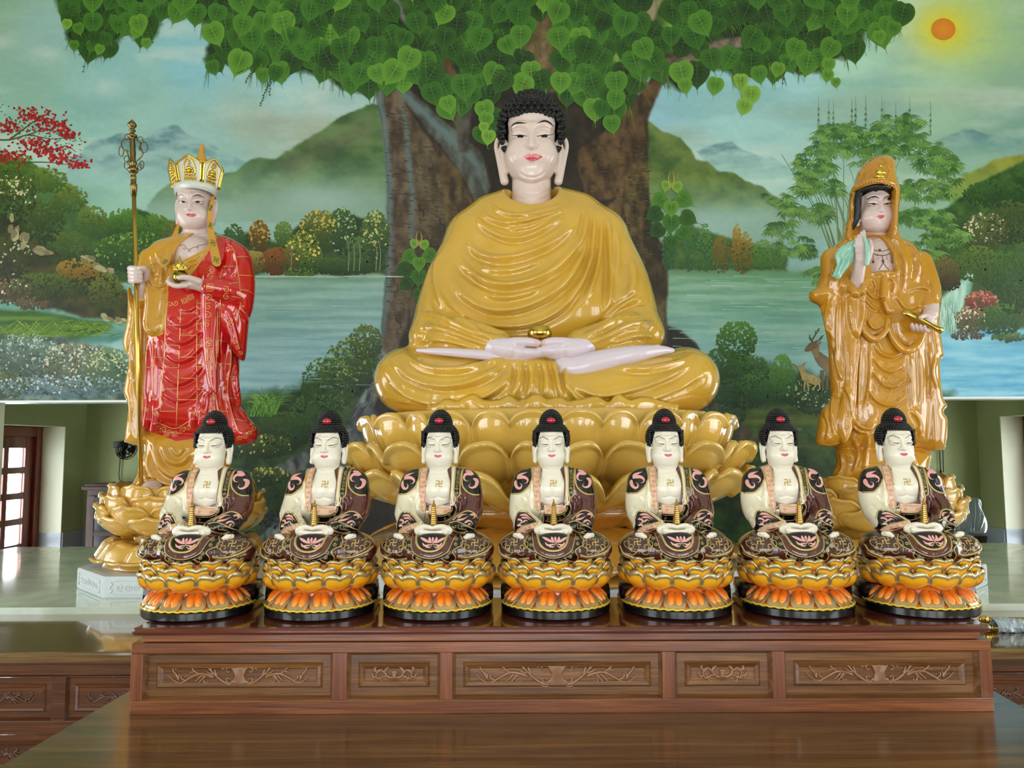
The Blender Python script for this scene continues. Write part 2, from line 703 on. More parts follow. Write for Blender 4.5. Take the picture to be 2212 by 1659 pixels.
  for i in range(ny):
   A, B = rows[i], rows[i + 1]
   if len(A) == len(B) and len(A) >= 2:
    for q in range(0, len(A) - 1, 2):
     w = max(A[q + 1] - A[q], B[q + 1] - B[q])
     nu = max(2, int(w / step) + 1)
     self.band(mb, [(A[q] + (A[q + 1] - A[q]) * t, ys[i]) for t in np.linspace(0, 1, nu)],
        [(B[q] + (B[q + 1] - B[q]) * t, ys[i + 1]) for t in np.linspace(0, 1, nu)], nu, 1, off, mat, 0)
 def ribbon(self, mb, pts, w, off=0.6, mat=0, sm=6, n=None):
  """painted brush mark: centre line with a half width profile w(t) in px"""
  P = np.array(cr(pts, sm) if sm else pts, float)
  P = resample(P, n or max(8, len(P)))
  T = np.gradient(P, axis=0)
  T /= np.maximum(np.linalg.norm(T, axis=1), 1e-9)[:, None]
  Nn = np.stack([-T[:, 1], T[:, 0]], 1)
  ww = np.array([w(t) if callable(w) else w for t in np.linspace(0, 1, len(P))])[:, None]
  self.band(mb, list(P - Nn * ww), list(P + Nn * ww), len(P), 2, off, mat, 0)
 def shell(self, mb, mask, off):
  """copy of some faces lifted off the surface (off px) into mb"""
  N = self.normals()
  Fq = self.F[mask]
  ids, invr = np.unique(Fq.ravel(), return_inverse=True)
  V = self.V[ids] + N[ids] * off * self.s
  mb.add(V.tolist(), [tuple(r) for r in invr.reshape(-1, 4).tolist()], 0, True)
 def region(self, name, mask, mats, parent, mb=None):
  """the faces in mask as a mesh of their own, with decoration mb added (its material indices count from 1)"""
  pw = np.array(world_loc(parent)) if parent is not None else np.zeros(3)
  Fq = self.F[mask]
  ids, invr = np.unique(Fq.ravel(), return_inverse=True)
  V = self.V[ids]
  faces = [tuple(r) for r in invr.reshape(-1, 4).tolist()]
  mi = [0] * len(faces)
  if mb is not None and mb.v:
   n = len(V)
   V = np.concatenate([V, np.array(mb.v, float)])
   faces += [tuple(n + i for i in f) for f in mb.f]
   mi += [m + 1 for m in mb.m]
  return link_mesh(name, V - pw, faces, mats, parent, mi=mi)
 def obj(self, name, mats, parent=None, face_mat=None):
  pw = np.array(world_loc(parent)) if parent is not None else np.zeros(3)
  return link_mesh(name, self.V - pw, self.F, mats, parent, mi=face_mat)
 def centers(self):
  return self.V[self.F].mean(1)
def in_poly(px, py, poly):
 ins = np.zeros(len(px), bool)
 n = len(poly)
 for i in range(n):
  a, b = poly[i], poly[(i + 1) % n]
  c = (a[1] > py) != (b[1] > py)
  xi = (b[0] - a[0]) * (py - a[1]) / ((b[1] - a[1]) if abs(b[1] - a[1]) > 1e-9 else 1e-9) + a[0]
  ins ^= c & (px < xi)
 return ins
def join_clays(*cl):
 V = np.concatenate([c.V for c in cl])
 n = 0
 Fs = []
 for c in cl:
  Fs.append(c.F + n)
  n += len(c.V)
 return Clay(V, np.concatenate(Fs), cl[0].Yc, 0)
def lin(c):
 if isinstance(c, str):
  c = c.lstrip('#')
  c = [int(c[i:i + 2], 16) / 255 for i in (0, 2, 4)]
 elif max(c) > 1.0:
  c = [x / 255 for x in c]
 return [(x / 12.92 if x <= 0.04045 else ((x + 0.055) / 1.055) ** 2.4) for x in c]
def new_mat(name):
 m = bpy.data.materials.new(name)
 m.use_nodes = True
 nt = m.node_tree
 return m, nt, nt.nodes['Principled BSDF']
def mat(name, col, rough=0.4, metal=0.0, coat=0.0, spec=0.5, var=0.0, vscale=20.0, bump=0.0, bscale=60.0, sss=0.0, sssr=(0.02, 0.015, 0.01), emit=None, coat_rough=0.04):
 m, nt, b = new_mat(name)
 c = lin(col)
 b.inputs['Base Color'].default_value = (*c, 1)
 b.inputs['Roughness'].default_value = rough
 b.inputs['Metallic'].default_value = metal
 b.inputs['Specular IOR Level'].default_value = spec
 b.inputs['Coat Weight'].default_value = coat
 b.inputs['Coat Roughness'].default_value = coat_rough
 if sss > 0:
  b.inputs['Subsurface Weight'].default_value = sss
  b.inputs['Subsurface Radius'].default_value = sssr
  b.inputs['Subsurface Scale'].default_value = 1.0
 if var > 0 or bump > 0:
  tc = nt.nodes.new('ShaderNodeTexCoord')
 if var > 0:
  n = nt.nodes.new('ShaderNodeTexNoise')
  n.inputs['Scale'].default_value = vscale
  n.inputs['Detail'].default_value = 5
  nt.links.new(tc.outputs['Object'], n.inputs['Vector'])
  r = nt.nodes.new('ShaderNodeValToRGB')
  r.color_ramp.elements[0].position = 0.3
  r.color_ramp.elements[1].position = 0.7
  r.color_ramp.elements[0].color = (*[x * (1 - var) for x in c], 1)
  r.color_ramp.elements[1].color = (*[min(1, x * (1 + var)) for x in c], 1)
  nt.links.new(n.outputs['Fac'], r.inputs['Fac'])
  nt.links.new(r.outputs['Color'], b.inputs['Base Color'])
 if bump > 0:
  n2 = nt.nodes.new('ShaderNodeTexNoise')
  n2.inputs['Scale'].default_value = bscale
  n2.inputs['Detail'].default_value = 3
  nt.links.new(tc.outputs['Object'], n2.inputs['Vector'])
  bp = nt.nodes.new('ShaderNodeBump')
  bp.inputs['Strength'].default_value = bump
  bp.inputs['Distance'].default_value = 0.01
  nt.links.new(n2.outputs['Fac'], bp.inputs['Height'])
  nt.links.new(bp.outputs['Normal'], b.inputs['Normal'])
 return m
def wood_mat(name, c0, c1, c2, rough=0.25, coat=0.6, scale=1.0, axis='X'):
 """long-grained varnished wood: stretched noise rings"""
 m, nt, b = new_mat(name)
 tc = nt.nodes.new('ShaderNodeTexCoord')
 mp = nt.nodes.new('ShaderNodeMapping')
 sc = {'X': (0.9, 20, 20), 'Y': (20, 0.9, 20), 'Z': (20, 20, 0.9)}[axis]
 mp.inputs['Scale'].default_value = [v * scale for v in sc]
 nt.links.new(tc.outputs['Object'], mp.inputs['Vector'])
 n = nt.nodes.new('ShaderNodeTexNoise')
 n.inputs['Scale'].default_value = 2.2
 n.inputs['Detail'].default_value = 8
 n.inputs['Roughness'].default_value = 0.62
 n.inputs['Distortion'].default_value = 0.6
 nt.links.new(mp.outputs['Vector'], n.inputs['Vector'])
 mp2 = nt.nodes.new('ShaderNodeMapping')
 mp2.inputs['Scale'].default_value = [v * scale * (1 if v < 2 else 7) * (3 if v < 2 else 1) for v in sc]
 nt.links.new(tc.outputs['Object'], mp2.inputs['Vector'])
 n2 = nt.nodes.new('ShaderNodeTexNoise')
 n2.inputs['Scale'].default_value = 3.0
 n2.inputs['Detail'].default_value = 4
 nt.links.new(mp2.outputs['Vector'], n2.inputs['Vector'])
 mx = nt.nodes.new('ShaderNodeMath')
 mx.operation = 'MULTIPLY_ADD'
 mx.inputs[1].default_value = 0.45
 nt.links.new(n2.outputs['Fac'], mx.inputs[0])
 md = nt.nodes.new('ShaderNodeMath')
 md.operation = 'MULTIPLY'
 md.inputs[1].default_value = 0.75
 nt.links.new(n.outputs['Fac'], md.inputs[0])
 nt.links.new(md.outputs[0], mx.inputs[2])
 r = nt.nodes.new('ShaderNodeValToRGB')
 r.color_ramp.elements[0].position = 0.42
 r.color_ramp.elements[0].color = (*lin(c0), 1)
 r.color_ramp.elements[1].position = 0.76
 r.color_ramp.elements[1].color = (*lin(c2), 1)
 e = r.color_ramp.elements.new(0.6)
 e.color = (*lin(c1), 1)
 nt.links.new(mx.outputs[0], r.inputs['Fac'])
 nt.links.new(r.outputs['Color'], b.inputs['Base Color'])
 b.inputs['Roughness'].default_value = rough
 b.inputs['Coat Weight'].default_value = coat
 b.inputs['Coat Roughness'].default_value = 0.06
 bp = nt.nodes.new('ShaderNodeBump')
 bp.inputs['Strength'].default_value = 0.08
 bp.inputs['Distance'].default_value = 0.002
 nt.links.new(n2.outputs['Fac'], bp.inputs['Height'])
 nt.links.new(bp.outputs['Normal'], b.inputs['Normal'])
 return m
YM = 4.3
XL, XR = -4.06, 4.43
YB, YF = 7.33, -7.0
ZC = 5.2
M_green = mat('green_plaster', (168, 180, 128), rough=0.75, var=0.05, vscale=3)
M_tile = mat('dado_tile', (168, 180, 192), rough=0.25, var=0.04, vscale=6)
M_ceil = mat('ceiling_paint', (236, 236, 228), rough=0.8, var=0.02, vscale=2)
M_floor = mat('floor_tile', (150, 118, 88), rough=0.2, coat=0.3, var=0.08, vscale=5)
M_white = mat('white_gloss_paint', (232, 240, 240), rough=0.35)
M_cream = mat('cream_plaster', (228, 230, 206), rough=0.7, var=0.03, vscale=4)
M_frame = mat('varnished_door_wood', (122, 48, 38), rough=0.3, coat=0.4, var=0.15, vscale=14)
M_glass, nt, b = new_mat('window_glass')
b.inputs['Base Color'].default_value = (0.95, 1, 0.98, 1)
b.inputs['Transmission Weight'].default_value = 1.0
b.inputs['Roughness'].default_value = 0.0
b.inputs['IOR'].default_value = 1.02
M_black = mat('black_plastic', (22, 22, 24), rough=0.35)
M_cord = mat('black_cord', (18, 18, 16), rough=0.6)
def wall_with_holes(name, axis, p0, t, a0, a1, z0, z1, holes, mats):
 """wall perpendicular to axis ('x' or 'y') from p0 to p0+t, spanning a0..a1, with rectangular holes (u0,u1,v0,v1)"""
 mb = MB()
 us = sorted({a0, a1, *[h[0] for h in holes], *[h[1] for h in holes]})
 vs = sorted({z0, z1, *[h[2] for h in holes], *[h[3] for h in holes]})
 us = [u for u in us if a0 <= u <= a1]
 vs = [v for v in vs if z0 <= v <= z1]
 def solid(i, j):
  if i < 0 or j < 0 or i >= len(us) - 1 or j >= len(vs) - 1:
   return False
  u, v = (us[i] + us[i + 1]) / 2, (vs[j] + vs[j + 1]) / 2
  return not any(h[0] < u < h[1] and h[2] < v < h[3] for h in holes)
 def pt(u, w, v):
  return (w, u, v) if axis == 'x' else (u, w, v)
 for i in range(len(us) - 1):
  for j in range(len(vs) - 1):
   if not solid(i, j):
    continue
   u0, u1, v0, v1 = us[i], us[i + 1], vs[j], vs[j + 1]
   for w in (p0, p0 + t):
    mb.add([pt(u0, w, v0), pt(u1, w, v0), pt(u1, w, v1), pt(u0, w, v1)], [(0, 1, 2, 3)], 0, False)
   for (di, dj, A, B) in ((-1, 0, (u0, v0), (u0, v1)), (1, 0, (u1, v0), (u1, v1)), (0, -1, (u0, v0), (u1, v0)), (0, 1, (u0, v1), (u1, v1))):
    if not solid(i + di, j + dj):
     mb.add([pt(A[0], p0, A[1]), pt(B[0], p0, B[1]), pt(B[0], p0 + t, B[1]), pt(A[0], p0 + t, A[1])], [(0, 1, 2, 3)], 0, False)
 bm = bmesh.new()
 vv = [bm.verts.new(v) for v in mb.v]
 for f in mb.f:
  bm.faces.new([vv[i] for i in f])
 bmesh.ops.remove_doubles(bm, verts=bm.verts, dist=1e-5)
 bmesh.ops.recalc_face_normals(bm, faces=bm.faces)
 m2 = MB()
 m2.bm(bm, 0, False)
 return tag(m2.build(name, mats), kind='structure')
def simple(name, lo, hi, m, kind='structure', bev=0):
 mb = MB()
 mb.box(lo, hi, 0, bev)
 return tag(mb.build(name, m), kind=kind)
simple('floor', (XL - .3, YF - .3, -0.1), (XR + .3, YB + .3, 0), M_floor)
simple('ceiling', (XL - .3, YF - .3, ZC), (XR + .3, YB + .3, ZC + 0.1), M_ceil)
LEDGE = float((W(140, 869, YM)[2] + W(2110, 853, YM)[2]) / 2)
XO0, XO1 = float(W(-26, 1000, YM)[0]), float(W(430, 1000, YM)[0])
XO2, XO3 = float(W(2003, 1000, YM)[0]), float(W(2262, 1000, YM)[0])
JZ0 = float(W(144, 922, 7.0)[2])
JZ1 = float(W(2158, 900, 7.0)[2])
side_win_l = [(-5.6, -3.6, 0.9, 3.4), (-2.0, 0.0, 0.9, 3.4), (1.4, 3.2, 0.9, 3.4)]
side_win_r = [(-5.6, -3.6, 0.9, 3.4), (-2.0, 0.0, 0.9, 3.4), (1.4, 3.2, 0.9, 3.4)]
wall_with_holes('wall_left', 'x', XL - 0.34, 0.34, YF, YB, 0, ZC, side_win_l + [(5.35, 7.0, -.01, JZ0)], M_green)
wall_with_holes('wall_right', 'x', XR, 0.34, YF, YB, 0, ZC, side_win_r + [(5.35, 6.99, -.01, JZ1)], M_green)
back_doors = [(-3.2, -1.4, -.01, 3.2), (-0.9, 1.2, -.01, 3.4), (1.7, 3.5, -.01, 3.2)]
wall_with_holes('wall_front', 'y', YF - 0.2, 0.2, XL - .2, XR + .2, 0, ZC, back_doors, M_cream)
simple('wall_rear', (XL - .2, YB, 0), (XR + .2, YB + 0.2, ZC), M_green)
wall_with_holes('wall_back', 'y', YM, 0.12, XL, XR, 0, ZC, [(XO0, XO1, -.01, LEDGE), (XO2, XO3, -.01, LEDGE)], M_cream)
for n_, (a, b_) in enumerate(((XO0, XO1), (XO2, XO3))):
 simple('trim_%d' % (n_ + 1), (a, YM - 0.012, LEDGE - 0.012), (b_, YM + 0.132, LEDGE), M_white)
DZ = float(W(160, 1145, 7.2)[2])
simple('baseboard_rear', (XL + .012, YB - 0.012, 0), (XR - .012, YB, DZ), M_tile)
simple('baseboard_left', (XL, 7.0, 0), (XL + 0.012, YB, DZ), M_tile)
simple('baseboard_right', (XR - 0.012, 6.99, 0), (XR, YB, DZ), M_tile)
simple('trim_3', (XL - 0.34, 6.988, 0), (XL, 7.0, DZ), M_tile)
simple('trim_4', (XR, 6.978, 0), (XR + 0.34, 6.99, DZ), M_tile)
simple('trim_5', (XL - 0.34, 6.988, DZ), (XL, 7.0, JZ0), M_cream)
simple('trim_6', (XR, 6.978, DZ), (XR + 0.34, 6.99, JZ1), M_cream)
def glazed_door(name, xs, y0, y1, z1, sgn, label, panes_y):
 root = empty(name, (xs, (y0 + y1) / 2, 0))
 tag(root, kind='structure')
 t = 0.05
 fr = MB()
 fr.box((xs - t, y1 - 0.09, 0), (xs + t, y1, z1), 0, 0.006)
 fr.box((xs - t, y0, 0), (xs + t, y0 + 0.09, z1), 0, 0.006)
 fr.box((xs - t, y0 + .09, z1 - 0.09), (xs + t, y1 - .09, z1), 0, 0.006)
 fr.build('door_frame', M_frame, root)
 ym = (y0 + y1) / 2
 for (a, b_) in ((y0 + 0.09, ym - 0.002), (ym + 0.002, y1 - 0.09)):
  lf = MB()
  t2 = 0.022
  hz = z1 - 0.09
  st = 0.11
  lf.box((xs - t2, a, 0.01), (xs + t2, a + st, hz), 0, 0.004)
  lf.box((xs - t2, b_ - st, 0.01), (xs + t2, b_, hz), 0, 0.004)
  mid = (a + b_) / 2
  lf.box((xs - t2, mid - 0.03, 0.01), (xs + t2, mid + 0.03, hz), 0, 0.004)
  rows = np.linspace(0.02, hz - 0.10, 9)
  for q, z in enumerate(rows):
   lf.box((xs - t2 + .001, a + st, z), (xs + t2 - .001, b_ - st, z + (0.10 if q in (0, 8) else 0.055)), 0, 0.003)
  leaf = lf.build('door_leaf', M_frame, root)
  g = MB()
  g.box((xs - 0.003, a + st, 0.1), (xs + 0.003, b_ - st, hz - 0.05))
  g.build('pane', M_glass, leaf)
 h = MB()
 h.tube([(xs + sgn * 0.03, ym + 0.05, 1.02), (xs + sgn * 0.07, ym + 0.05, 1.02), (xs + sgn * 0.07, ym + 0.15, 1.02)], 0.009, 8)
 h.build('door_handle', M_white, root)
 return root
glazed_door('door_1', XL - 0.25, 5.35, 7.0, JZ0, 1, '', None)
glazed_door('door_2', XR + 0.25, 5.35, 6.99, JZ1, -1, '', None)
def hall_window(name, axis, p, u0, u1, z0, z1, nu, nv):
 root = empty(name, (p, (u0 + u1) / 2, z0) if axis == 'x' else ((u0 + u1) / 2, p, z0))
 tag(root, kind='structure')
 mb = MB()
 def bx(a, b_, c, d, t):
  if axis == 'x':
   mb.box((p - t, a, c), (p + t, b_, d))
  else:
   mb.box((a, p - t, c), (b_, p + t, d))
 w = 0.06
 bx(u0, u0 + w, z0, z1, 0.03)
 bx(u1 - w, u1, z0, z1, 0.03)
 bx(u0 + w, u1 - w, z1 - w, z1, 0.03)
 bx(u0 + w, u1 - w, z0, z0 + w, 0.03)
 for i in range(1, nu):
  u = u0 + (u1 - u0) * i / nu
  bx(u - 0.025, u + 0.025, z0 + w, z1 - w, 0.025)
 for j in range(1, nv):
  z = z0 + (z1 - z0) * j / nv
  bx(u0 + w, u1 - w, z - 0.02, z + 0.02, 0.022)
 mb.build('window_frame', M_frame, root)
wn = 1
for (a, b_, c, d) in side_win_l:
 hall_window('window_%d' % wn, 'x', XL - 0.1, a, b_, c, d, 3, 4)
 wn += 1
for (a, b_, c, d) in side_win_r:
 hall_window('window_%d' % wn, 'x', XR + 0.1, a, b_, c, d, 3, 4)
 wn += 1
for (a, b_, c, d) in back_doors:
 hall_window('window_%d' % wn, 'y', YF - 0.1, a, b_, max(c, 0), d, 4, 5)
 wn += 1
def area(name, loc, rot, sx, sy, power, col):
 l = bpy.data.lights.new(name, 'AREA')
 l.shape = 'RECTANGLE'
 l.size = sx
 l.size_y = sy
 l.energy = power
 l.color = col
 o = bpy.data.objects.new(name, l)
 COL.objects.link(o)
 o.location = loc
 o.rotation_euler = rot
 return o
DAY = (0.91, 0.955, 1.0)
for (a, b_, c, d) in side_win_l:
 area('daylight', (XL - 0.3, (a + b_) / 2, (c + d) / 2), (0, -pi / 2, 0), d - c - .1, b_ - a - .1, 36, DAY)
for (a, b_, c, d) in side_win_r:
 area('daylight', (XR + 0.3, (a + b_) / 2, (c + d) / 2), (0, pi / 2, 0), d - c - .1, b_ - a - .1, 36, DAY)
for (a, b_, c, d) in back_doors:
 area('daylight', ((a + b_) / 2, YF - 0.16, (max(c, 0) + d) / 2), (pi / 2, 0, 0), b_ - a - .1, d - max(c, 0) - .1, 85, DAY)
area('daylight', (XL - 0.38, 6.17, JZ0 / 2), (0, -pi / 2, 0), JZ0 - .1, 1.6, 100, DAY)
area('daylight', (XR + 0.38, 6.17, JZ1 / 2), (0, pi / 2, 0), JZ1 - .1, 1.6, 100, DAY)
M_lamp, nt, b = new_mat('lamp_diffuser')
b.inputs['Base Color'].default_value = (0.9, 0.9, 0.9, 1)
b.inputs['Emission Color'].default_value = (1, 0.97, 0.9, 1)
b.inputs['Emission Strength'].default_value = 7.0
M_alu = mat('lamp_housing', (225, 225, 225), rough=0.4)
wd = bpy.data.worlds.new('World')
SC.world = wd
wd.use_nodes = True
bg = wd.node_tree.nodes['Background']
bg.inputs['Color'].default_value = (0.92, 0.97, 1.0, 1)
bg.inputs['Strength'].default_value = 3.0
SC.view_settings.view_transform = 'Standard'
SC.view_settings.look = 'None'
SC.view_settings.gamma = 1.0
SC.view_settings.use_curve_mapping = False
SC.view_settings.exposure = 0.12
M_wood = wood_mat('brown_hardwood', (72, 36, 20), (126, 70, 38), (164, 98, 58), rough=0.3, coat=0.5, axis='X')
M_woodz = wood_mat('brown_hardwood_upright', (92, 46, 28), (124, 68, 40), (150, 88, 54), rough=0.3, coat=0.5, axis='Z')
M_panel = wood_mat('panel_hardwood', (72, 42, 20), (118, 76, 40), (154, 106, 60), rough=0.3, coat=0.6, axis='X', scale=1.2)
M_carve = mat('carved_hardwood', (140, 92, 56), rough=0.25, coat=0.8, var=0.12, vscale=40)
M_top = wood_mat('tabletop_hardwood', (62, 40, 20), (104, 70, 36), (132, 94, 52), rough=0.22, coat=0.6, axis='X', scale=0.9)
M_top.node_tree.nodes['Principled BSDF'].inputs['Coat Roughness'].default_value = .12
M_dark = wood_mat('dark_red_hardwood', (72, 30, 24), (92, 42, 34), (112, 54, 42), rough=0.12, coat=0.9, axis='X')
M_altar = wood_mat('altar_hardwood', (56, 28, 14), (86, 46, 24), (112, 64, 36), rough=0.32, coat=0.45, axis='X')
M_altarcarve = mat('altar_carving', (84, 46, 26), rough=0.22, coat=0.8, var=0.1, vscale=40)
M_altartop = wood_mat('altar_top_hardwood', (84, 60, 36), (112, 84, 52), (138, 108, 70), rough=0.1, coat=1.0, axis='X')
M_marble, nt, b = new_mat('pale_stone_slab')
tc = nt.nodes.new('ShaderNodeTexCoord')
n1 = nt.nodes.new('ShaderNodeTexNoise')
n1.inputs['Scale'].default_value = 3.5
n1.inputs['Detail'].default_value = 10
n1.inputs['Distortion'].default_value = 2.0
nt.links.new(tc.outputs['Object'], n1.inputs['Vector'])
r1 = nt.nodes.new('ShaderNodeValToRGB')
r1.color_ramp.elements[0].position = 0.35
r1.color_ramp.elements[0].color = (*lin((196, 212, 194)), 1)
r1.color_ramp.elements[1].position = 0.65
r1.color_ramp.elements[1].color = (*lin((224, 232, 220)), 1)
nt.links.new(n1.outputs['Fac'], r1.inputs['Fac'])
nt.links.new(r1.outputs['Color'], b.inputs['Base Color'])
b.inputs['Roughness'].default_value = 0.08
b.inputs['Coat Weight'].default_value = 0.5
def scroll(mb, pts, r0, r1, plane, sm=6, mat_=0):
 """tapered carved stem; plane(u,v,w) -> world"""
 P = cr(pts, sm)
 n = len(P)
 rr = [(r0 + (r1 - r0) * i / (n - 1)) * (0.35 + 0.65 * sin(pi * min(1, (i + 0.6) / (n * 0.25))) if i < n * 0.12 else 1) for i in range(n)]
 mb.tube([plane(p[0], p[1], 0) for p in P], rr, 7, mat_, up=plane(0, 0, 1) - plane(0, 0, 0), flat=0.9)
LONG = []
def long_motif():
 out = []
 for k in range(-4, 5):
  out.append(([(k * 24, 118 - abs(k) * 6), (k * 17, 60), (k * 12, 6), (k * 15, -60), (k * 24, -128 + abs(k) * 8)], 9, 9, False))
 out += [([(95, -120), (190, -92), (300, -14), (380, 66), (438, 122)], 14, 5, True),
   ([(330, -30), (420, 6), (540, 18), (660, -40), (770, -96), (860, -62), (935, 8)], 15, 4, True),
   ([(200, -118), (140, -140), (100, -128), (60, -90)], 9, 6, True),
   ([(62, 10), (78, 70), (120, 106), (190, 96), (220, 78), (255, 104)], 11, 4, True),
   ([(120, 100), (165, 92), (172, 55), (148, 38), (130, 52)], 9, 5, True),
   ([(80, -60), (120, -100), (165, -80), (168, -45), (140, -38), (134, -62)], 9, 5, True),
   ([(300, -10), (322, 50), (330, 80)], 10, 4, True), ([(320, 5), (372, 60), (385, 105)], 10, 4, True),
   ([(340, 5), (420, 40), (440, 62)], 10, 4, True), ([(350, -5), (400, 14), (435, 20)], 9, 4, True),
   ([(455, 8), (500, -60), (555, -112)], 11, 4, True), ([(490, 8), (545, -50), (585, -80)], 10, 4, True),
   ([(430, 2), (470, -40), (462, -88), (430, -92), (425, -70)], 9, 5, True),
   ([(540, 22), (600, 60), (625, 95), (600, 112), (580, 100)], 9, 5, True), ([(590, 50), (640, 40), (660, 38)], 9, 3, True),
   ([(700, -70), (760, -40), (768, -5), (745, 4)], 8, 4, True), ([(800, -60), (800, -10), (780, 20)], 10, 4, True),
   ([(815, -50), (830, 10), (860, 40), (880, 80), (850, 96), (835, 80)], 9, 5, True)]
 return out
def short_motif():
 out = [([(0, -100), (0, 60)], 40, 34, False), ([(-70, 55), (0, 75), (70, 55)], 22, 22, False)]
 for k in range(-3, 4):
  out.append(([(k * 48, -88 + abs(k) * 10), (k * 56, -140 + abs(k) * 14)], 26, 14, False))
 out += [([(40, -70), (130, -66), (220, 0), (235, 90), (200, 150)], 26, 18, True),
   ([(235, 60), (190, 130), (150, 200), (185, 236), (215, 180), (190, 120), (165, 120)], 20, 12, True),
   ([(180, -40), (260, -40), (330, -80), (340, -150), (300, -180), (280, -160)], 22, 14, True),
   ([(250, 40), (330, 120), (420, 110), (470, 60)], 20, 14, True),
   ([(340, 105), (430, 60), (450, -40), (410, -110), (370, -80), (385, -40)], 20, 14, True),
   ([(470, 60), (500, 140), (470, 200), (440, 170)], 22, 14, True),
   ([(440, -20), (520, -80), (560, 0), (600, 40)], 20, 10, True), ([(500, -70), (520, -100)], 20, 12, True)]
 return out
def carve_panel(parent, x0, x1, z0, z1, yf, motif, half, mats, face=True, name='panel'):
 """sunk panel with stepped rims and a carved spray; yf = depth of the frame face"""
 mb = MB()
 rec = 0.012
 xs = [(0, 0), (0.006, rec), (0.020, rec), (0.024, rec - 0.004), (0.030, rec - 0.002), (0.033, rec + 0.001)]
 prev = None
 for (ins, dp) in xs:
  ring = [(x0 + ins, yf + dp, z0 + ins), (x1 - ins, yf + dp, z0 + ins), (x1 - ins, yf + dp, z1 - ins), (x0 + ins, yf + dp, z1 - ins)]
  if prev:
   mb.add(prev + ring, [(k, (k + 1) % 4, 4 + (k + 1) % 4, 4 + k) for k in range(4)], 0, False)
  prev = ring
 mb.add(prev, [(0, 1, 2, 3)], 0, False)
 p = mb.build(name, mats[0], parent)
 cx, cz = (x0 + x1) / 2, (z0 + z1) / 2
 sc = (x1 - x0 - 0.085) / 2 / half
 cb = MB()
 def plane(u, v, w):
  return np.array([cx + u * sc, yf + rec + 0.0005 - w * 0.004 - .001, cz + v * sc])
 for (pts, r0, r1, mir) in motif:
  for sg in ((1, -1) if mir else (1,)):
   scroll(cb, [(sg * q[0], q[1]) for q in pts], r0 * sc * 1.75, r1 * sc * 1.9, plane, sm=5)
 cb.build('carving', mats[1], p)
 return p
YBX = 1.5
zb = float((W(280, 1544, YBX)[2] + W(2148, 1538, YBX)[2]) / 2)
zt = float((W(700, 1352, YBX)[2] + W(1700, 1349, YBX)[2]) / 2)
bx0, bx1 = float(W(280, 1520, YBX)[0]), float(W(2147, 1520, YBX)[0])
BOXTOP = zt
BOXB = 1.765
box = empty('wooden_riser', ((bx0 + bx1) / 2, YBX, zb), 'long low carved hardwood box carrying the row of seven small seated statues', 'altar box')
def zpx(py, Y=YBX, px=1210):
 return float(W(px, py, Y)[2])
mb = MB()
mb.box((bx0 + .004, YBX - 0.012, zt - 0.015), (bx1 - .004, BOXB + .01, zt), 0, 0.006)
mb.build('top_board', M_dark, box)
mb = MB()
mb.box((bx0 + .018, YBX + 0.003, zpx(1385)), (bx1 - .018, BOXB - .005, zt - 0.015), 0, 0.002)
mb.build('frieze', M_wood, box)
pan = [(309, 717, 'L'), (749, 950, 'S'), (977, 1431, 'L'), (1459, 1669, 'S'), (1696, 2117, 'L')]
pz0, pz1 = zpx(1511), zpx(1409)
zf = zpx(1386)
mb = MB()
yb = YBX
hx = [(float(W(a, 1460, yb)[0]), float(W(b_, 1460, yb)[0]), k) for a, b_, k in pan]
TH = 0.026
mb.box((bx0, yb, zb), (bx1, yb + TH, pz0), 0, 0.0015)
mb.build('bottom_rail', M_wood, box)
mb = MB()
mb.box((bx0, yb, pz1), (bx1, yb + TH, zf), 0, 0.0015)
mb.build('top_rail', M_wood, box)
ed = [bx0] + [v for h in hx for v in h[:2]] + [bx1]
for i in range(0, len(ed), 2):
 mb = MB()
 mb.box((ed[i], yb - (0.0015 if i in (0, len(ed) - 2) else 0), pz0 - (0.0 if 0 < i < len(ed) - 2 else 0)), (ed[i + 1], yb + TH, pz1), 0, 0.001)
 mb.build('stile', M_woodz, box)
for (a, b_, k) in hx:
 carve_panel(box, a, b_, pz0, pz1, yb, long_motif() if k == 'L' else short_motif(), 940 if k == 'L' else 620, (M_panel, M_carve))
mb = MB()
for xx in (bx0, bx1 - 0.02):
 mb.box((xx, yb + TH, zb), (xx + 0.02, BOXB, zf))
mb.box((bx0 + .02, BOXB - 0.02, zb), (bx1 - .02, BOXB, zf))
mb.build('side_board', M_woodz, box)
tl0 = raydir(20, 1641)
tl1 = raydir(278, 1491)
tr0 = raydir(2152, 1493)
tr1 = raydir(2212, 1527)
def onz(d, z):
 return CAM + d * ((z - CAM[2]) / d[2])
A0, A1, B1, B0 = onz(tl0, zb), onz(tl1, zb), onz(tr0, zb), onz(tr1, zb)
def ext(P, Q, y):
 t = (y - P[1]) / (Q[1] - P[1])
 return P[0] + (Q[0] - P[0]) * t
ty0, ty1 = 0.55, 1.87
c = [(ext(A0, A1, ty0), ty0), (ext(B0, B1, ty0), ty0), (ext(B0, B1, ty1), ty1), (ext(A0, A1, ty1), ty1)]
table = empty('offering_table', ((c[0][0] + c[1][0]) / 2, 1.2, 0), 'wide glossy brown hardwood table in the foreground under the long box', 'table')
mb = MB()
bm = bmesh.new()
bv = [bm.verts.new((p[0], p[1], zb - 0.035)) for p in c] + [bm.verts.new((p[0], p[1], zb)) for p in c]
for f in ((3, 2, 1, 0), (4, 5, 6, 7), (0, 1, 5, 4), (1, 2, 6, 5), (2, 3, 7, 6), (3, 0, 4, 7)):
 bm.faces.new([bv[i] for i in f])
bmesh.ops.bevel(bm, geom=bm.edges[:], offset=0.004, segments=2, affect='EDGES')
mb.bm(bm, 0, False)
mb.build('tabletop', M_top, table)
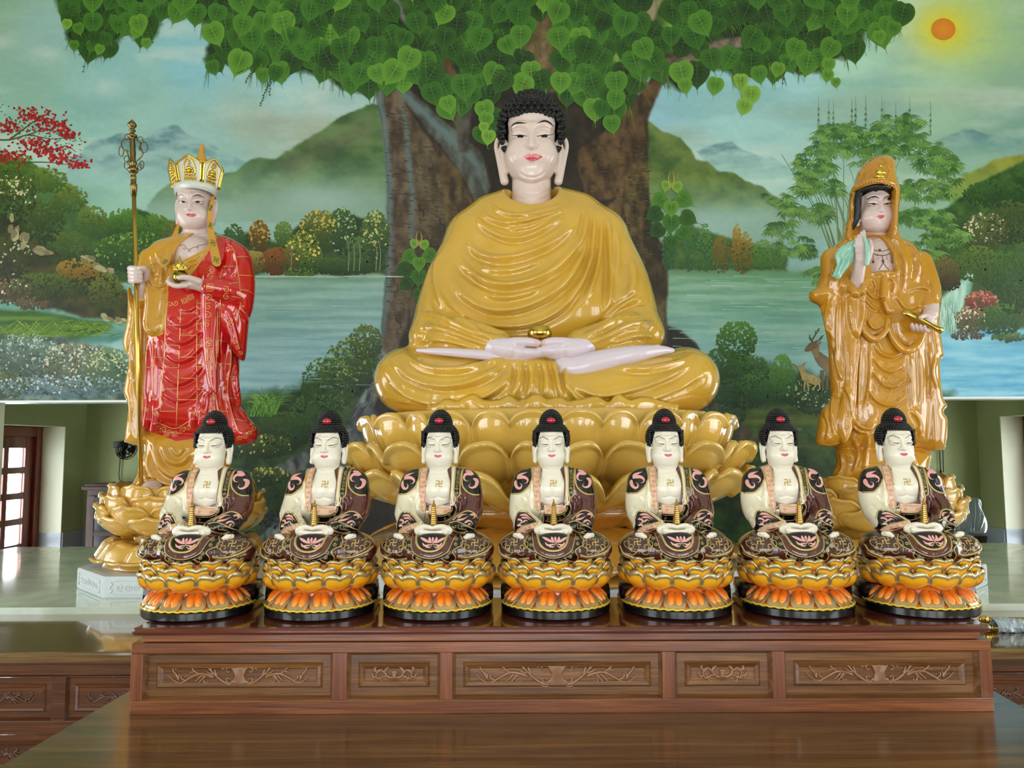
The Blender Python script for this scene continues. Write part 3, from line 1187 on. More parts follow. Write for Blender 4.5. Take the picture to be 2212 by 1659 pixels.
xm0, xm1 = max(c[0][0], c[3][0]) + 0.05, min(c[1][0], c[2][0]) - 0.05
mb = MB()
for (lo, hi) in (((xm0, ty0 + .05, zb - .17), (xm1, ty0 + .08, zb - .035)), ((xm0, ty1 - .08, zb - .17), (xm1, ty1 - .05, zb - .035)),
     ((xm0, ty0 + .08, zb - .17), (xm0 + .03, ty1 - .08, zb - .035)), ((xm1 - .03, ty0 + .08, zb - .17), (xm1, ty1 - .08, zb - .035))):
 mb.box(lo, hi, 0, 0.003)
mb.build('apron', M_wood, table)
for (x, y) in ((xm0, ty0 + .05), (xm1 - .08, ty0 + .05), (xm0, ty1 - .13), (xm1 - .08, ty1 - .13)):
 mb = MB()
 mb.box((x, y, 0), (x + .08, y + .08, zb - .036), 0, 0.006)
 mb.build('leg', M_woodz, table)
YA = 2.2
za = float((W(140, 1405, YA)[2] + W(2180, 1398, YA)[2]) / 2)
ax0, ax1 = XL + 0.35, XR - 0.35
altar = empty('altar_counter', (0, YA, 0), 'tall dark hardwood altar counter with carved panels behind the small statues', 'altar')
YS = 2.67
mb = MB()
mb.box((ax0 - .02, YA - 0.02, za - 0.03), (ax1 + .02, 4.28, za), 0, 0.008)
mb.build('counter_top', M_altartop, altar)
def zA(py):
 return float(W(140, py, YA)[2])
mb = MB()
mb.box((ax0, YA, zA(1437)), (ax1, 4.25, za - .03), 0, 0.003)
mb.box((ax0 + .005, YA + .012, zA(1462)), (ax1 - .005, 4.25, zA(1437)), 0, 0.002)
mb.build('cornice', M_altar, altar)
rows = [(1464, 1558), (1588, 1680)]
zr = [(zA(b_), zA(a)) for a, b_ in rows]
zr.append((0.12, zA(1712)))
edges_px = [(-560, -300), (-270, -30), (0 - 140, 106)]
wpan = float(W(1300, 1500, YA)[0] - W(1020, 1500, YA)[0])
st = float(W(139, 1500, YA)[0] - W(109, 1500, YA)[0])
xs = []
x = float(W(139, 1500, YA)[0])
while x - wpan - st > ax0 + 0.04:
 x -= wpan + st
while x + wpan < ax1 - 0.03:
 xs.append(x)
 x += wpan + st
mb = MB()
lev = [0.0] + [v for z in reversed(zr) for v in z] + [zA(1462)]
for i in range(0, len(lev), 2):
 mb.box((ax0, YA + .004, lev[i]), (ax1, YA + .05, lev[i + 1]), 0, 0.002)
mb.build('rails', M_altar, altar)
vx = [ax0] + [v for x in xs for v in (x, x + wpan)] + [ax1]
for i in range(0, len(vx), 2):
 mb = MB()
 for (z0, z1) in zr:
  mb.box((vx[i], YA + .004, z0), (vx[i + 1], YA + .05, z1))
 mb.build('stile', M_altar, altar)
for x in xs:
 cxp = proj(np.array([x + wpan / 2, YA, za - 0.2]))[0]
 for q, (z0, z1) in enumerate(zr):
  vis = (cxp < 330 or cxp > 2090) and q < 2
  if vis:
   carve_panel(altar, x, x + wpan, z0, z1, YA + .004, long_motif()[9:] + short_motif()[:1] if True else [], 990, (M_altar, M_altarcarve), name='panel' if q == 0 else 'drawer_front')
  else:
   mb = MB()
   mb.box((x, YA + .016, z0), (x + wpan, YA + .03, z1))
   mb.build('panel', M_altar, altar)
zs0, zs1 = za, float(W(140, 1312, YS)[2])
mb = MB()
out = [(ax0 - .3, YS), (ax1 + .3, YS), (ax1 + .3, 2.86), (ax1 + .1, 2.98), (3.4, 3.2), (2.9, 3.45), (2.72, 4.27), (-2.72, 4.27), (-2.85, 3.45), (-3.2, 3.22), (ax0 - .1, 2.9), (ax0 - .3, 2.8)]
n = len(out)
mb.add([(p[0], p[1], zs0) for p in out] + [(p[0], p[1], zs1) for p in out],
  [tuple(range(n - 1, -1, -1)), tuple(range(n, 2 * n))] + [(i, (i + 1) % n, n + (i + 1) % n, n + i) for i in range(n)], 0, False)
slab = mb.build('stone_slab', M_marble, origin=(0, YS, zs0))
tag(slab, 'pale polished stone slab lying on the altar counter under the large statues', 'slab')
SLAB = zs1
PR = np.random.default_rng(11)
PS = 3.0
gx = np.arange(-240, 2460, PS)
gy = np.arange(-150, 1200, PS)
PX, PY = np.meshgrid(gx, gy)
def vnoise(sx, sy, seed):
 r = np.random.default_rng(seed)
 nx, ny = int((gx[-1] - gx[0]) / sx) + 3, int((gy[-1] - gy[0]) / sy) + 3
 g = r.random((ny, nx))
 u, v = (PX - gx[0]) / sx, (PY - gy[0]) / sy
 i, j = u.astype(int), v.astype(int)
 fu, fv = u - i, v - j
 fu, fv = fu * fu * (3 - 2 * fu), fv * fv * (3 - 2 * fv)
 return (g[j, i] * (1 - fu) + g[j, i + 1] * fu) * (1 - fv) + (g[j + 1, i] * (1 - fu) + g[j + 1, i + 1] * fu) * fv
def fbm(sx, sy, seed, o=5):
 a, t, s = 1.0, 0, 0
 for k in range(o):
  s = s + a * vnoise(max(4, sx / 2 ** k), max(4, sy / 2 ** k), seed + k)
  t += a
  a *= .55
 return s / t
C = lambda *c: np.array(c, float)
pts = np.array([(0, 0, 146, 184, 158), (100, 60, 152, 192, 186), (250, 180, 140, 190, 190), (420, 130, 136, 192, 204), (600, 190, 148, 198, 204), (720, 230, 172, 202, 200), (60, 200, 142, 184, 168), (50, 330, 150, 196, 180), (300, 230, 152, 192, 182),
    (560, 262, 158, 180, 164), (700, 290, 162, 178, 158), (450, 330, 150, 190, 184), (250, 400, 154, 196, 180), (800, 170, 176, 206, 204), (600, 420, 150, 184, 172), (1430, 240, 146, 192, 208), (1500, 200, 152, 204, 216), (1560, 260, 160, 206, 206), (1700, 180, 156, 204, 208),
    (1850, 110, 172, 216, 194), (2000, 160, 172, 206, 176), (2200, 60, 160, 196, 152), (2110, 60, 176, 206, 140), (1920, 30, 184, 216, 184), (2200, 200, 142, 178, 152), (1900, 240, 144, 182, 168), (2200, 270, 124, 164, 150), (1480, 330, 150, 196, 188), (1640, 400, 172, 206, 196), (1500, 480, 140, 180, 176), (1650, 520, 134, 174, 168), (1980, 420, 130, 168, 140)], float)
num = np.zeros(PX.shape + (3,))
den = np.zeros(PX.shape)
for q in pts:
 w = 1 / ((PX - q[0]) ** 2 + (PY - q[1]) ** 2 + 900) ** 1.6
 num += w[..., None] * q[2:]
 den += w
CV = num / den[..., None]
def blend(col, m):
 global CV
 CV = CV * (1 - m[..., None]) + np.asarray(col, float) * m[..., None]
def soft(cx, cy, rx, ry, p=1.0):
 return np.exp(-(((PX - cx) / rx) ** 2 + ((PY - cy) / ry) ** 2) ** p)
WX, WY = (fbm(34, 34, 90, 4) - .5), (fbm(34, 34, 95, 4) - .5)
def pmask(poly, edge=6, rough=10, sm=0):
 if sm:
  poly = cr(poly, sm, True)
 P = np.array(poly, float)
 m = edge * 2 + rough + 10
 M_ = np.zeros(PX.shape)
 j0, j1 = np.searchsorted(gy, [P[:, 1].min() - m, P[:, 1].max() + m])
 i0, i1 = np.searchsorted(gx, [P[:, 0].min() - m, P[:, 0].max() + m])
 sl = (slice(j0, j1), slice(i0, i1))
 x, y = PX[sl] + WX[sl] * rough * 2, PY[sl] + WY[sl] * rough * 2
 d = np.full(x.shape, 1e9)
 ins = np.zeros(x.shape, bool)
 for i in range(len(P)):
  a, b_ = P[i], P[(i + 1) % len(P)]
  e = b_ - a
  t = np.clip(((x - a[0]) * e[0] + (y - a[1]) * e[1]) / max(e @ e, 1e-9), 0, 1)
  d = np.minimum(d, (x - a[0] - t * e[0]) ** 2 + (y - a[1] - t * e[1]) ** 2)
  c = (a[1] > y) != (b_[1] > y)
  ins ^= c & (x < (b_[0] - a[0]) * (y - a[1]) / (b_[1] - a[1] if abs(b_[1] - a[1]) > 1e-9 else 1e-9) + a[0])
 s = np.where(ins, 1, -1) * np.sqrt(d)
 M_[sl] = np.clip(.5 + s / (2 * edge), 0, 1)
 return M_
def tex(c0, c1, n, lo=.3, hi=.7):
 t = np.clip((n - lo) / (hi - lo), 0, 1)[..., None]
 return C(*c0) * (1 - t) + C(*c1) * t
n1, n2, n3 = fbm(90, 40, 1), fbm(220, 60, 10), fbm(26, 20, 20)
n4 = fbm(140, 9, 30)
nb = fbm(9, 60, 40)
skym = np.clip((470 - PY) / 60, 0, 1)
blend((196, 214, 204), np.clip((n2 - .52) * 3.2, 0, .62) * skym)
blend((120, 168, 164), np.clip((.44 - n2) * 2.2, 0, .4) * skym)
for q in ((100, 118, 40, 22, .5), (215, 190, 60, 24, .4), (650, 205, 70, 26, .55), (530, 240, 90, 20, .3), (1650, 115, 60, 26, .35), (1980, 100, 70, 22, .4), (1620, 350, 90, 30, .4)):
 blend((200, 216, 206), soft(*q[:4], 1.2) * q[4] * np.clip(n3 * 1.8, 0, 1.2))
for q in ((640, 270, 130, 26, .55), (720, 300, 120, 18, .45), (1780, 240, 150, 26, .3), (2050, 215, 160, 20, .4), (1480, 290, 70, 20, .3)):
 blend((148, 158, 136), soft(*q[:4], 1.1) * q[4] * np.clip(n4 * 1.7, 0, 1.2))
blend((206, 212, 96), soft(2038, 64, 82, 70) * .75)
blend((226, 206, 40), soft(2038, 64, 46, 42) * .95)
def hill(poly, c0, c1, n, mist, y0, y1, edge=3, rough=7, amt=1.0):
 m = pmask(poly, edge, rough)
 col = tex(c0, c1, n)
 t = np.clip((PY - y0) / (y1 - y0), 0, 1)[..., None]
 col = col * (1 - t) + C(*mist) * t
 blend(col, m * amt)
hill([(150, 345), (200, 305), (250, 290), (275, 287), (300, 300), (322, 294), (345, 278), (375, 270), (386, 272), (402, 286), (440, 305), (475, 322), (530, 350), (560, 400), (140, 400)], (92, 132, 138), (150, 184, 182), fbm(40, 12, 50), (152, 192, 184), 300, 395, 2, 5)
hill([(1505, 326), (1545, 312), (1580, 306), (1602, 322), (1628, 331), (1652, 341), (1668, 338), (1700, 360), (1740, 385), (1560, 390)], (100, 142, 146), (156, 192, 188), fbm(34, 10, 55), (160, 200, 190), 312, 385, 2, 4)
hill([(2020, 305), (2085, 277), (2105, 281), (2132, 291), (2170, 300), (2470, 316), (2470, 380), (2020, 380)], (96, 140, 140), (130, 168, 160), fbm(40, 14, 57), (142, 180, 158), 290, 350, 2, 4)
hill([(318, 440), (327, 432), (347, 408), (369, 395), (420, 380), (510, 373), (535, 351), (568, 339), (597, 340), (633, 317), (687, 286), (741, 250), (790, 228), (850, 222), (850, 480), (318, 480)], (52, 84, 46), (98, 128, 76), fbm(60, 34, 60), (138, 172, 154), 330, 470, 2, 6)
blend((112, 104, 84), pmask([(600, 345), (720, 285), (800, 250), (800, 300), (700, 340), (620, 380)], 16, 14) * .4)
blend((156, 184, 176), soft(690, 432, 120, 34, 1.2) * .8 + soft(430, 452, 120, 22) * .5)
hill([(1385, 250), (1398, 258), (1430, 285), (1468, 299), (1490, 320), (1502, 342), (1532, 350), (1552, 370), (1590, 374), (1612, 391), (1652, 405), (1682, 430), (1722, 445), (1790, 480), (1790, 520), (1385, 520)], (60, 88, 40), (108, 130, 62), fbm(40, 30, 64), (142, 178, 160), 380, 500, 2, 6)
blend((158, 190, 184), soft(1500, 478, 90, 30, 1.2) * .75 + soft(1640, 470, 80, 24) * .6)
hill([(2030, 420), (2060, 392), (2100, 371), (2150, 345), (2470, 300), (2470, 420), (2100, 460)], (112, 122, 40), (150, 150, 60), fbm(40, 20, 66), (120, 156, 80), 340, 450, 3, 6)
blend((152, 196, 160), pmask([(2020, 452), (2100, 415), (2212, 355), (2470, 330), (2470, 350), (2140, 410), (2060, 450)], 8, 6) * .7)
hill([(2010, 480), (2060, 432), (2110, 402), (2150, 381), (2212, 346), (2470, 320), (2470, 700), (2040, 720)], (30, 62, 26), (66, 104, 40), n3, (64, 86, 44), 430, 700, 3, 9)
wl = tex((116, 158, 140), (150, 186, 172), n4)
t = np.clip((PY - 600) / 200, 0, 1)[..., None]
wl = wl * (1 - t) + tex((128, 176, 190), (160, 200, 206), n4) * t
blend(wl, pmask([(200, 592), (860, 592), (860, 900), (200, 900)], 2, 1))
wr = tex((104, 158, 122), (144, 186, 154), n4)
wr = wr * (1 - t) + tex((120, 172, 178), (154, 196, 196), n4) * t
blend(wr, pmask([(1395, 588), (1975, 584), (1975, 850), (1395, 900)], 2, 1))
blend((86, 124, 84), soft(1500, 590, 300, 12) * .5 + soft(650, 600, 220, 10) * .35)
blend(tex((80, 164, 206), (146, 206, 226), n4), pmask([(1960, 715), (2470, 705), (2470, 870), (1960, 870)], 6, 6))
blend((176, 226, 236), soft(2080, 760, 40, 30) * .5)
blend((88, 150, 176), soft(2180, 740, 60, 10) * .5)
blend(tex((34, 60, 30), (70, 92, 44), n3), pmask([(478, 530), (530, 505), (600, 520), (660, 480), (730, 460), (800, 470), (850, 490), (850, 594), (478, 594)], 4, 10))
blend(tex((44, 84, 46), (84, 112, 50), n3), pmask([(1430, 520), (1480, 490), (1530, 500), (1600, 520), (1700, 540), (1700, 585), (1430, 585)], 4, 8))
blend(tex((112, 170, 144), (190, 222, 206), nb), pmask([(2092, 585), (2104, 592), (2096, 640), (2086, 650), (2074, 690), (2068, 718), (2018, 718), (2024, 650), (2050, 628), (2074, 604)], 4, 4))
hill([(-250, 310), (0, 332), (60, 350), (100, 368), (130, 395), (162, 402), (182, 432), (198, 452), (236, 470), (300, 452), (340, 470), (400, 478), (480, 510), (480, 605), (230, 615), (150, 600), (-250, 620)], (36, 68, 26), (92, 124, 44), n3, (44, 70, 30), 380, 640, 3, 10)
blend(tex((70, 110, 78), (96, 136, 104), n1), soft(110, 440, 90, 40) * .55 + soft(170, 520, 60, 40) * .35)
blend(tex((34, 40, 18), (70, 70, 26), n3), pmask([(-250, 470), (40, 470), (80, 520), (120, 540), (200, 570), (250, 610), (290, 650), (290, 692), (200, 690), (110, 668), (-250, 650)], 5, 10))
blend(tex((74, 132, 118), (112, 164, 150), n4), pmask([(-250, 640), (60, 650), (110, 672), (200, 692), (290, 690), (300, 720), (240, 740), (-250, 760)], 3, 5))
blend(tex((42, 84, 20), (98, 136, 34), n4), pmask([(-250, 672), (60, 670), (150, 684), (250, 706), (190, 728), (60, 740), (-250, 750)], 3, 4))
blend(tex((52, 72, 66), (118, 142, 128), fbm(20, 14, 70)), pmask([(-250, 730), (60, 722), (150, 730), (240, 750), (300, 800), (300, 900), (-250, 900)], 8, 14))
blend(tex((26, 48, 28), (60, 92, 46), n3), pmask([(380, 900), (640, 830), (840, 730), (840, 1230), (380, 1230)], 16, 20))
blend(tex((26, 50, 24), (62, 96, 44), n3), pmask([(1360, 720), (1520, 790), (1620, 770), (1700, 800), (1830, 830), (2060, 850), (2060, 1230), (1360, 1230)], 14, 18))
blend(tex((74, 88, 36), (112, 122, 56), n4), soft(1680, 905, 140, 18) * .85 + soft(1730, 960, 110, 14) * .5)
blend((16, 26, 14), soft(1760, 1080, 220, 70) * .7)
blend((50, 60, 64), pmask([(560, 1110), (700, 1060), (840, 1040), (840, 1230), (560, 1230)], 12, 12) * .8)
canopy = [(40, -160), (130, 30), (150, 85), (185, 120), (235, 115), (270, 60), (310, 95), (335, 80), (345, 35), (400, 38), (440, 45), (470, 52), (455, 95), (440, 120), (452, 150), (500, 140), (555, 150), (580, 172), (612, 172), (640, 150), (700, 165), (735, 192), (790, 195), (860, 200), (930, 215), (960, 245), (1010, 250), (1040, 300), (1075, 290), (1100, 210), (1200, 200), (1240, 230), (1300, 260), (1330, 280), (1360, 230), (1400, 150), (1465, 195), (1500, 175), (1540, 150), (1600, 170), (1660, 160), (1720, 155), (1780, 150), (1800, 130), (1850, 115), (1870, 70), (1900, 85), (1935, 70), (1955, 45), (1930, -10), (1900, -160)]
blend(tex((10, 30, 8), (50, 84, 22), n3), pmask(canopy, 6, 14) * .93)
for q in ((520, 60, 30, 20), (700, 120, 26, 24), (1105, 105, 22, 30), (1335, 120, 18, 24), (1455, 60, 24, 30), (1540, 130, 40, 16), (880, 130, 20, 16)):
 blend((150, 196, 70), soft(*q) * .8)
dk, md, lt, bl = (28, 24, 18), (74, 58, 42), (112, 94, 68), (96, 120, 124)
def limb(poly, c0, c1, edge=3, rough=3):
 blend(tex(c0, c1, fbm(14, 26, 77), .3, .7), pmask(poly, edge, rough))
limb([(812, 185), (960, 170), (1100, 170), (1230, 170), (1370, 190), (1400, 250), (1400, 400), (1408, 480), (1440, 560), (1440, 720), (1420, 900), (1420, 1200), (760, 1200), (800, 900), (822, 740), (838, 560), (836, 350)], dk, (50, 40, 28))
limb([(1240, 330), (1290, 300), (1360, 230), (1400, 175), (1440, 120), (1510, 96), (1512, 118), (1470, 140), (1430, 185), (1400, 260), (1390, 330), (1350, 420), (1270, 440)], (50, 36, 22), (104, 80, 48))
limb([(812, 190), (872, 196), (888, 300), (892, 440), (890, 600), (880, 700), (850, 780), (800, 900), (720, 940), (800, 840), (822, 740), (838, 560), (836, 350)], (66, 52, 40), (112, 96, 76))
limb([(866, 215), (930, 300), (956, 380), (962, 470), (950, 600), (930, 720), (890, 760), (880, 600), (890, 440)], (62, 52, 38), (106, 90, 66))
limb([(940, 310), (1000, 380), (1030, 460), (1020, 560), (970, 620), (960, 480)], (52, 40, 26), (104, 86, 54))
limb([(845, 180), (880, 190), (960, 260), (1040, 330), (1060, 400), (1040, 460), (1000, 380), (930, 290)], (60, 60, 52), (96, 104, 98))
for p_ in ([(812, 190), (826, 200), (846, 350), (850, 560), (836, 700), (820, 760), (822, 740), (838, 560), (834, 350)], [(866, 215), (880, 260), (896, 420), (892, 600), (884, 600), (886, 430)], [(845, 182), (868, 190), (950, 268), (1035, 350), (1050, 420), (1030, 360), (940, 280)]):
 blend(bl, pmask(p_, 5, 4) * .85)
limb([(1340, 400), (1400, 300), (1400, 420), (1412, 520), (1440, 600), (1430, 900), (1340, 700), (1320, 470)], (40, 34, 22), (108, 88, 52))
limb([(1290, 470), (1345, 410), (1340, 520), (1300, 560)], (84, 66, 38), (120, 96, 56))
limb([(1400, 530), (1430, 525), (1440, 560), (1442, 640), (1425, 660), (1402, 640)], (36, 30, 18), (76, 60, 34))
limb([(1100, -80), (1130, 60), (1140, 200), (1210, 200), (1200, 60), (1220, -80)], (84, 70, 44), (128, 110, 72))
limb([(1440, 130), (1500, 100), (1600, 78), (1660, 40), (1662, 60), (1610, 100), (1520, 118), (1450, 160)], (84, 72, 62), (140, 124, 110))
limb([(1390, 30), (1440, -60), (1465, -60), (1410, 45)], (120, 110, 80), (150, 140, 110))
limb([(840, -70), (870, 30), (900, 60), (880, 60), (850, 20)], (90, 96, 90), (120, 126, 120))
limb([(940, 110), (965, 110), (990, 170), (975, 200)], (84, 56, 36), (120, 84, 58))
limb([(980, 250), (1010, 180), (1020, 200), (1010, 330), (990, 330)], (58, 52, 44), (86, 82, 74))
limb([(820, 740), (840, 780), (800, 900), (740, 1010), (640, 1120), (560, 1190), (560, 1160), (690, 1020), (760, 900), (800, 820)], (64, 72, 78), (142, 152, 154))
limb([(800, 860), (820, 900), (770, 1040), (700, 1200), (640, 1200), (740, 1030)], (54, 62, 68), (118, 128, 132))
limb([(590, 1010), (690, 958), (770, 925), (790, 950), (700, 1000), (610, 1040)], (50, 56, 58), (120, 128, 126))
limb([(1430, 700), (1500, 740), (1530, 790), (1545, 860), (1600, 905), (1650, 960), (1640, 975), (1560, 930), (1500, 880), (1440, 820)], (44, 36, 28), (96, 88, 70))
blend((34, 28, 22), pmask([(1440, 705), (1470, 715), (1500, 740), (1520, 790), (1480, 790), (1440, 750)], 4, 6))
CV += (fbm(10, 7, 81, 3) - .5)[..., None] * 9
BV, BF, BC = [], [], []
HMU = [0]
def okp(p):
 z, x = p[2], p[0]
 return z > LEDGE + .004 or (XO1 + .01 < x < XO2 - .01 and z > SLAB + .01)
def dab(P, cols, layer):
 HMU[0] += 1
 off = .0014 + layer * .00045 + (HMU[0] % 200) * 2e-6
 Q = [W(p[0], p[1], YM - off) for p in P]
 if not all(okp(q) for q in Q):
  return
 b_ = len(BV)
 BV.extend(Q)
 if np.ndim(cols) == 1:
  cols = [cols] * len(P)
 BC.extend(cols)
 BF.append(tuple(range(b_ + len(P) - 1, b_ - 1, -1)))
def fan(P, c0, cc, cr_, layer):
 HMU[0] += 1
 off = .0014 + layer * .00045 + (HMU[0] % 200) * 2e-6
 Q = [W(p[0], p[1], YM - off) for p in [c0] + list(P)]
 if not all(okp(q) for q in Q):
  return
 b_ = len(BV)
 BV.extend(Q)
 BC.extend([cc] + (list(cr_) if np.ndim(cr_) == 2 else [cr_] * len(P)))
 n = len(P)
 BF.extend((b_, b_ + 1 + (i + 1) % n, b_ + 1 + i) for i in range(n))
def line(P, w0, w1, col, layer, sm=4):
 P = np.array(cr(P, sm) if sm and len(P) > 2 else P, float)
 T = np.gradient(P, axis=0)
 T /= np.maximum(np.linalg.norm(T, axis=1), 1e-9)[:, None]
 N = np.stack([-T[:, 1], T[:, 0]], 1)
 ww = np.linspace(w0, w1, len(P))[:, None] * .5
 A, B = P - N * ww, P + N * ww
 for i in range(len(P) - 1):
  dab([A[i], A[i + 1], B[i + 1], B[i]], col, layer)
mix = lambda a, b_, t: C(*a) * (1 - t) + C(*b_) * t
def blob(x, y, r, col, layer, asp=.7, ang=0, n=6):
 a0 = PR.random() * 6
 ca, sa = cos(ang), sin(ang)
 P = []
 for i in range(n):
  a = a0 + 2 * pi * i / n
  k = r * (.7 + .5 * PR.random())
  u, v = k * cos(a), k * asp * sin(a)
  P.append((x + u * ca - v * sa, y + u * sa + v * ca))
 dab(sorted(P, key=lambda p: atan2(p[1] - y, p[0] - x)), col, layer)
def bush(cx, cy, rx, ry, n, dark, light, size, layer, tip=None, tipn=.1):
 n = int(n * 1.8)
 size *= .74
 """clump of leaf dabs; paint runs from dark below to light above as the painter laid it"""
 for i in range(n):
  a, r = PR.random() * 2 * pi, sqrt(PR.random())
  x, y = cx + rx * r * cos(a), cy + ry * r * sin(a)
  k = np.clip(.5 - .5 * r * sin(a) + .25 * (PR.random() - .5) - .1, 0, 1)
  col = mix(dark, light, k)
  if tip is not None and PR.random() < tipn * (k * 1.6):
   col = C(*tip)
  blob(x, y, size * (.6 + .8 * PR.random()), col, layer, .65, PR.random() * 3)
def grass(x, y, n, hgt, sp, c0, c1, layer):
 for i in range(n):
  x0 = x + (PR.random() - .5) * sp * .6
  a = (PR.random() - .5) * 2.2
  h = hgt * (.5 + .6 * PR.random())
  line([(x0, y), (x0 + sin(a) * h * .4, y - h * .6), (x0 + sin(a) * h * 1.0, y - h * (.95 - .35 * abs(a)))], 3.0, .5, mix(c0, c1, PR.random()), layer, 3)
for (x, y, rx, ry, n, d, l, tp) in ((505, 520, 26, 34, 90, (34, 62, 34), (74, 104, 52), None), (560, 510, 22, 34, 110, (74, 58, 22), (138, 104, 34), (190, 160, 70)), (548, 565, 26, 24, 90, (84, 76, 30), (170, 150, 70), None), (600, 565, 40, 30, 150, (84, 50, 22), (150, 90, 36), None), (612, 505, 20, 26, 70, (60, 92, 40), (112, 140, 60), None), (690, 500, 44, 46, 260, (40, 66, 30), (120, 124, 48), (200, 180, 80)), (655, 545, 40, 44, 200, (54, 80, 34), (140, 150, 60), (220, 200, 90)), (740, 500, 30, 52, 200, (30, 60, 32), (62, 100, 50), (160, 180, 130)), (770, 550, 30, 40, 160, (36, 66, 34), (90, 124, 60), None), (810, 515, 32, 60, 260, (36, 62, 30), (88, 118, 50), (190, 190, 120)), (720, 575, 120, 18, 240, (30, 56, 26), (70, 104, 44), None), (650, 588, 40, 10, 60, (60, 90, 34), (110, 136, 50), None)):
 bush(x, y, rx, ry, int(n * 1.7), d, l, 4.4, 1, tp, .22)
for x in (752, 764, 776, 812, 820, 628):
 line([(x, 585), (x + 2, 545), (x - 3, 520)], 1.6, .8, C(140, 150, 110), 2)
for i in range(46):
 x = 470 + 370 * PR.random()
 line([(x, 596 + 3 * PR.random()), (x + 30 + 50 * PR.random(), 596 + 3 * PR.random())], 1.2, .6, C(176, 196, 176), 2, 0)
for (x, y, rx, ry, n, d, l) in ((1445, 545, 16, 42, 90, (40, 84, 50), (74, 120, 66)), (1490, 530, 15, 56, 120, (44, 88, 46), (86, 130, 60)), (1522, 535, 16, 52, 120, (50, 96, 44), (98, 142, 60)), (1558, 550, 20, 40, 120, (86, 72, 24), (134, 112, 40)), (1604, 545, 24, 46, 160, (96, 80, 24), (170, 138, 40)), (1592, 515, 9, 30, 60, (120, 92, 26), (180, 140, 40)), (1648, 550, 24, 32, 110, (60, 104, 44), (110, 152, 60)), (1680, 545, 20, 28, 80, (70, 112, 60), (116, 150, 80)), (1560, 576, 120, 8, 110, (40, 76, 34), (80, 120, 50))):
 bush(x, y, rx, ry, n, d, l, 3.6, 1)
for i in range(60):
 x = 1440 + 330 * PR.random()
 y = 596 + 170 * PR.random() ** 1.5
 line([(x, y), (x + 20 + 60 * PR.random(), y + 1)], 1.3, .5, mix((150, 196, 164), (186, 212, 200), PR.random()), 2, 0)
for i in range(70):
 x = 540 + 200 * PR.random()
 y = 640 + 200 * PR.random()
 line([(x, y), (x + 20 + 60 * PR.random(), y + 1)], 1.4, .5, mix((130, 172, 168), (168, 204, 204), PR.random()), 2, 0)
for (x, y, rx, ry, n, d, l, tp) in ((30, 360, 50, 30, 130, (60, 92, 30), (110, 140, 46), None), (100, 390, 50, 26, 130, (56, 86, 32), (118, 136, 50), None), (150, 430, 40, 30, 120, (54, 80, 30), (124, 136, 54), None), (200, 480, 36, 34, 120, (50, 80, 30), (112, 132, 50), None), (270, 480, 40, 30, 160, (40, 78, 28), (96, 142, 44), None), (330, 495, 40, 32, 160, (38, 74, 28), (92, 134, 44), None), (390, 510, 44, 34, 160, (56, 66, 28), (130, 120, 52), None), (290, 545, 90, 44, 420, (26, 56, 26), (84, 122, 44), (120, 156, 66)), (410, 560, 70, 34, 260, (28, 56, 28), (84, 118, 46), None), (30, 430, 50, 60, 220, (34, 44, 18), (80, 84, 30), (200, 200, 150)), (90, 480, 50, 50, 220, (30, 50, 20), (80, 100, 34), None), (150, 540, 50, 40, 200, (32, 56, 22), (86, 106, 36), None), (20, 560, 50, 50, 160, (26, 40, 16), (70, 84, 30), (170, 180, 140)), (170, 580, 50, 22, 200, (110, 84, 24), (160, 130, 40), None), (100, 620, 90, 30, 260, (34, 54, 16), (90, 110, 30), None), (230, 630, 40, 40, 160, (52, 66, 22), (110, 120, 44), None), (20, 630, 50, 28, 120, (60, 50, 26), (140, 112, 70), (220, 210, 190)), (70, 655, 40, 14, 80, (66, 56, 34), (120, 96, 60), None)):
 bush(x, y, rx, ry, n, d, l, 4.6, 1, tp, .2)
for (x, y, rx, ry) in ((30, 505, 14, 26), (52, 520, 12, 24), (24, 470, 7, 14), (95, 540, 26, 12), (190, 560, 18, 10), (215, 578, 22, 12), (238, 585, 12, 8), (232, 686, 16, 10), (262, 692, 14, 10)):
 for k in range(7):
  blob(x + (PR.random() - .5) * rx, y + (PR.random() - .5) * ry, rx * .55, mix((112, 104, 70), (176, 172, 128), PR.random()), 2, ry / rx * .8, .3)
for i in range(110):
 x = 240 * PR.random()
 line([(x, 690 + 40 * PR.random()), (x + 26, 690 + 42 * PR.random())], 2.2, .8, mix((60, 104, 24), (136, 164, 44), PR.random()), 2, 0)
for (x, y, rx, ry, n, d, l, tp) in ((60, 770, 80, 50, 420, (56, 74, 60), (120, 146, 120), (170, 190, 176)), (160, 790, 70, 50, 380, (74, 84, 64), (146, 150, 112), (214, 206, 180)), (235, 800, 50, 50, 300, (60, 90, 64), (120, 150, 100), (190, 204, 150)), (130, 835, 150, 24, 360, (84, 112, 128), (130, 156, 160), (190, 210, 214)), (20, 830, 50, 30, 160, (56, 70, 30), (90, 110, 50), None)):
 bush(x, y, rx, ry, n, d, l, 4.2, 1, tp, .3)
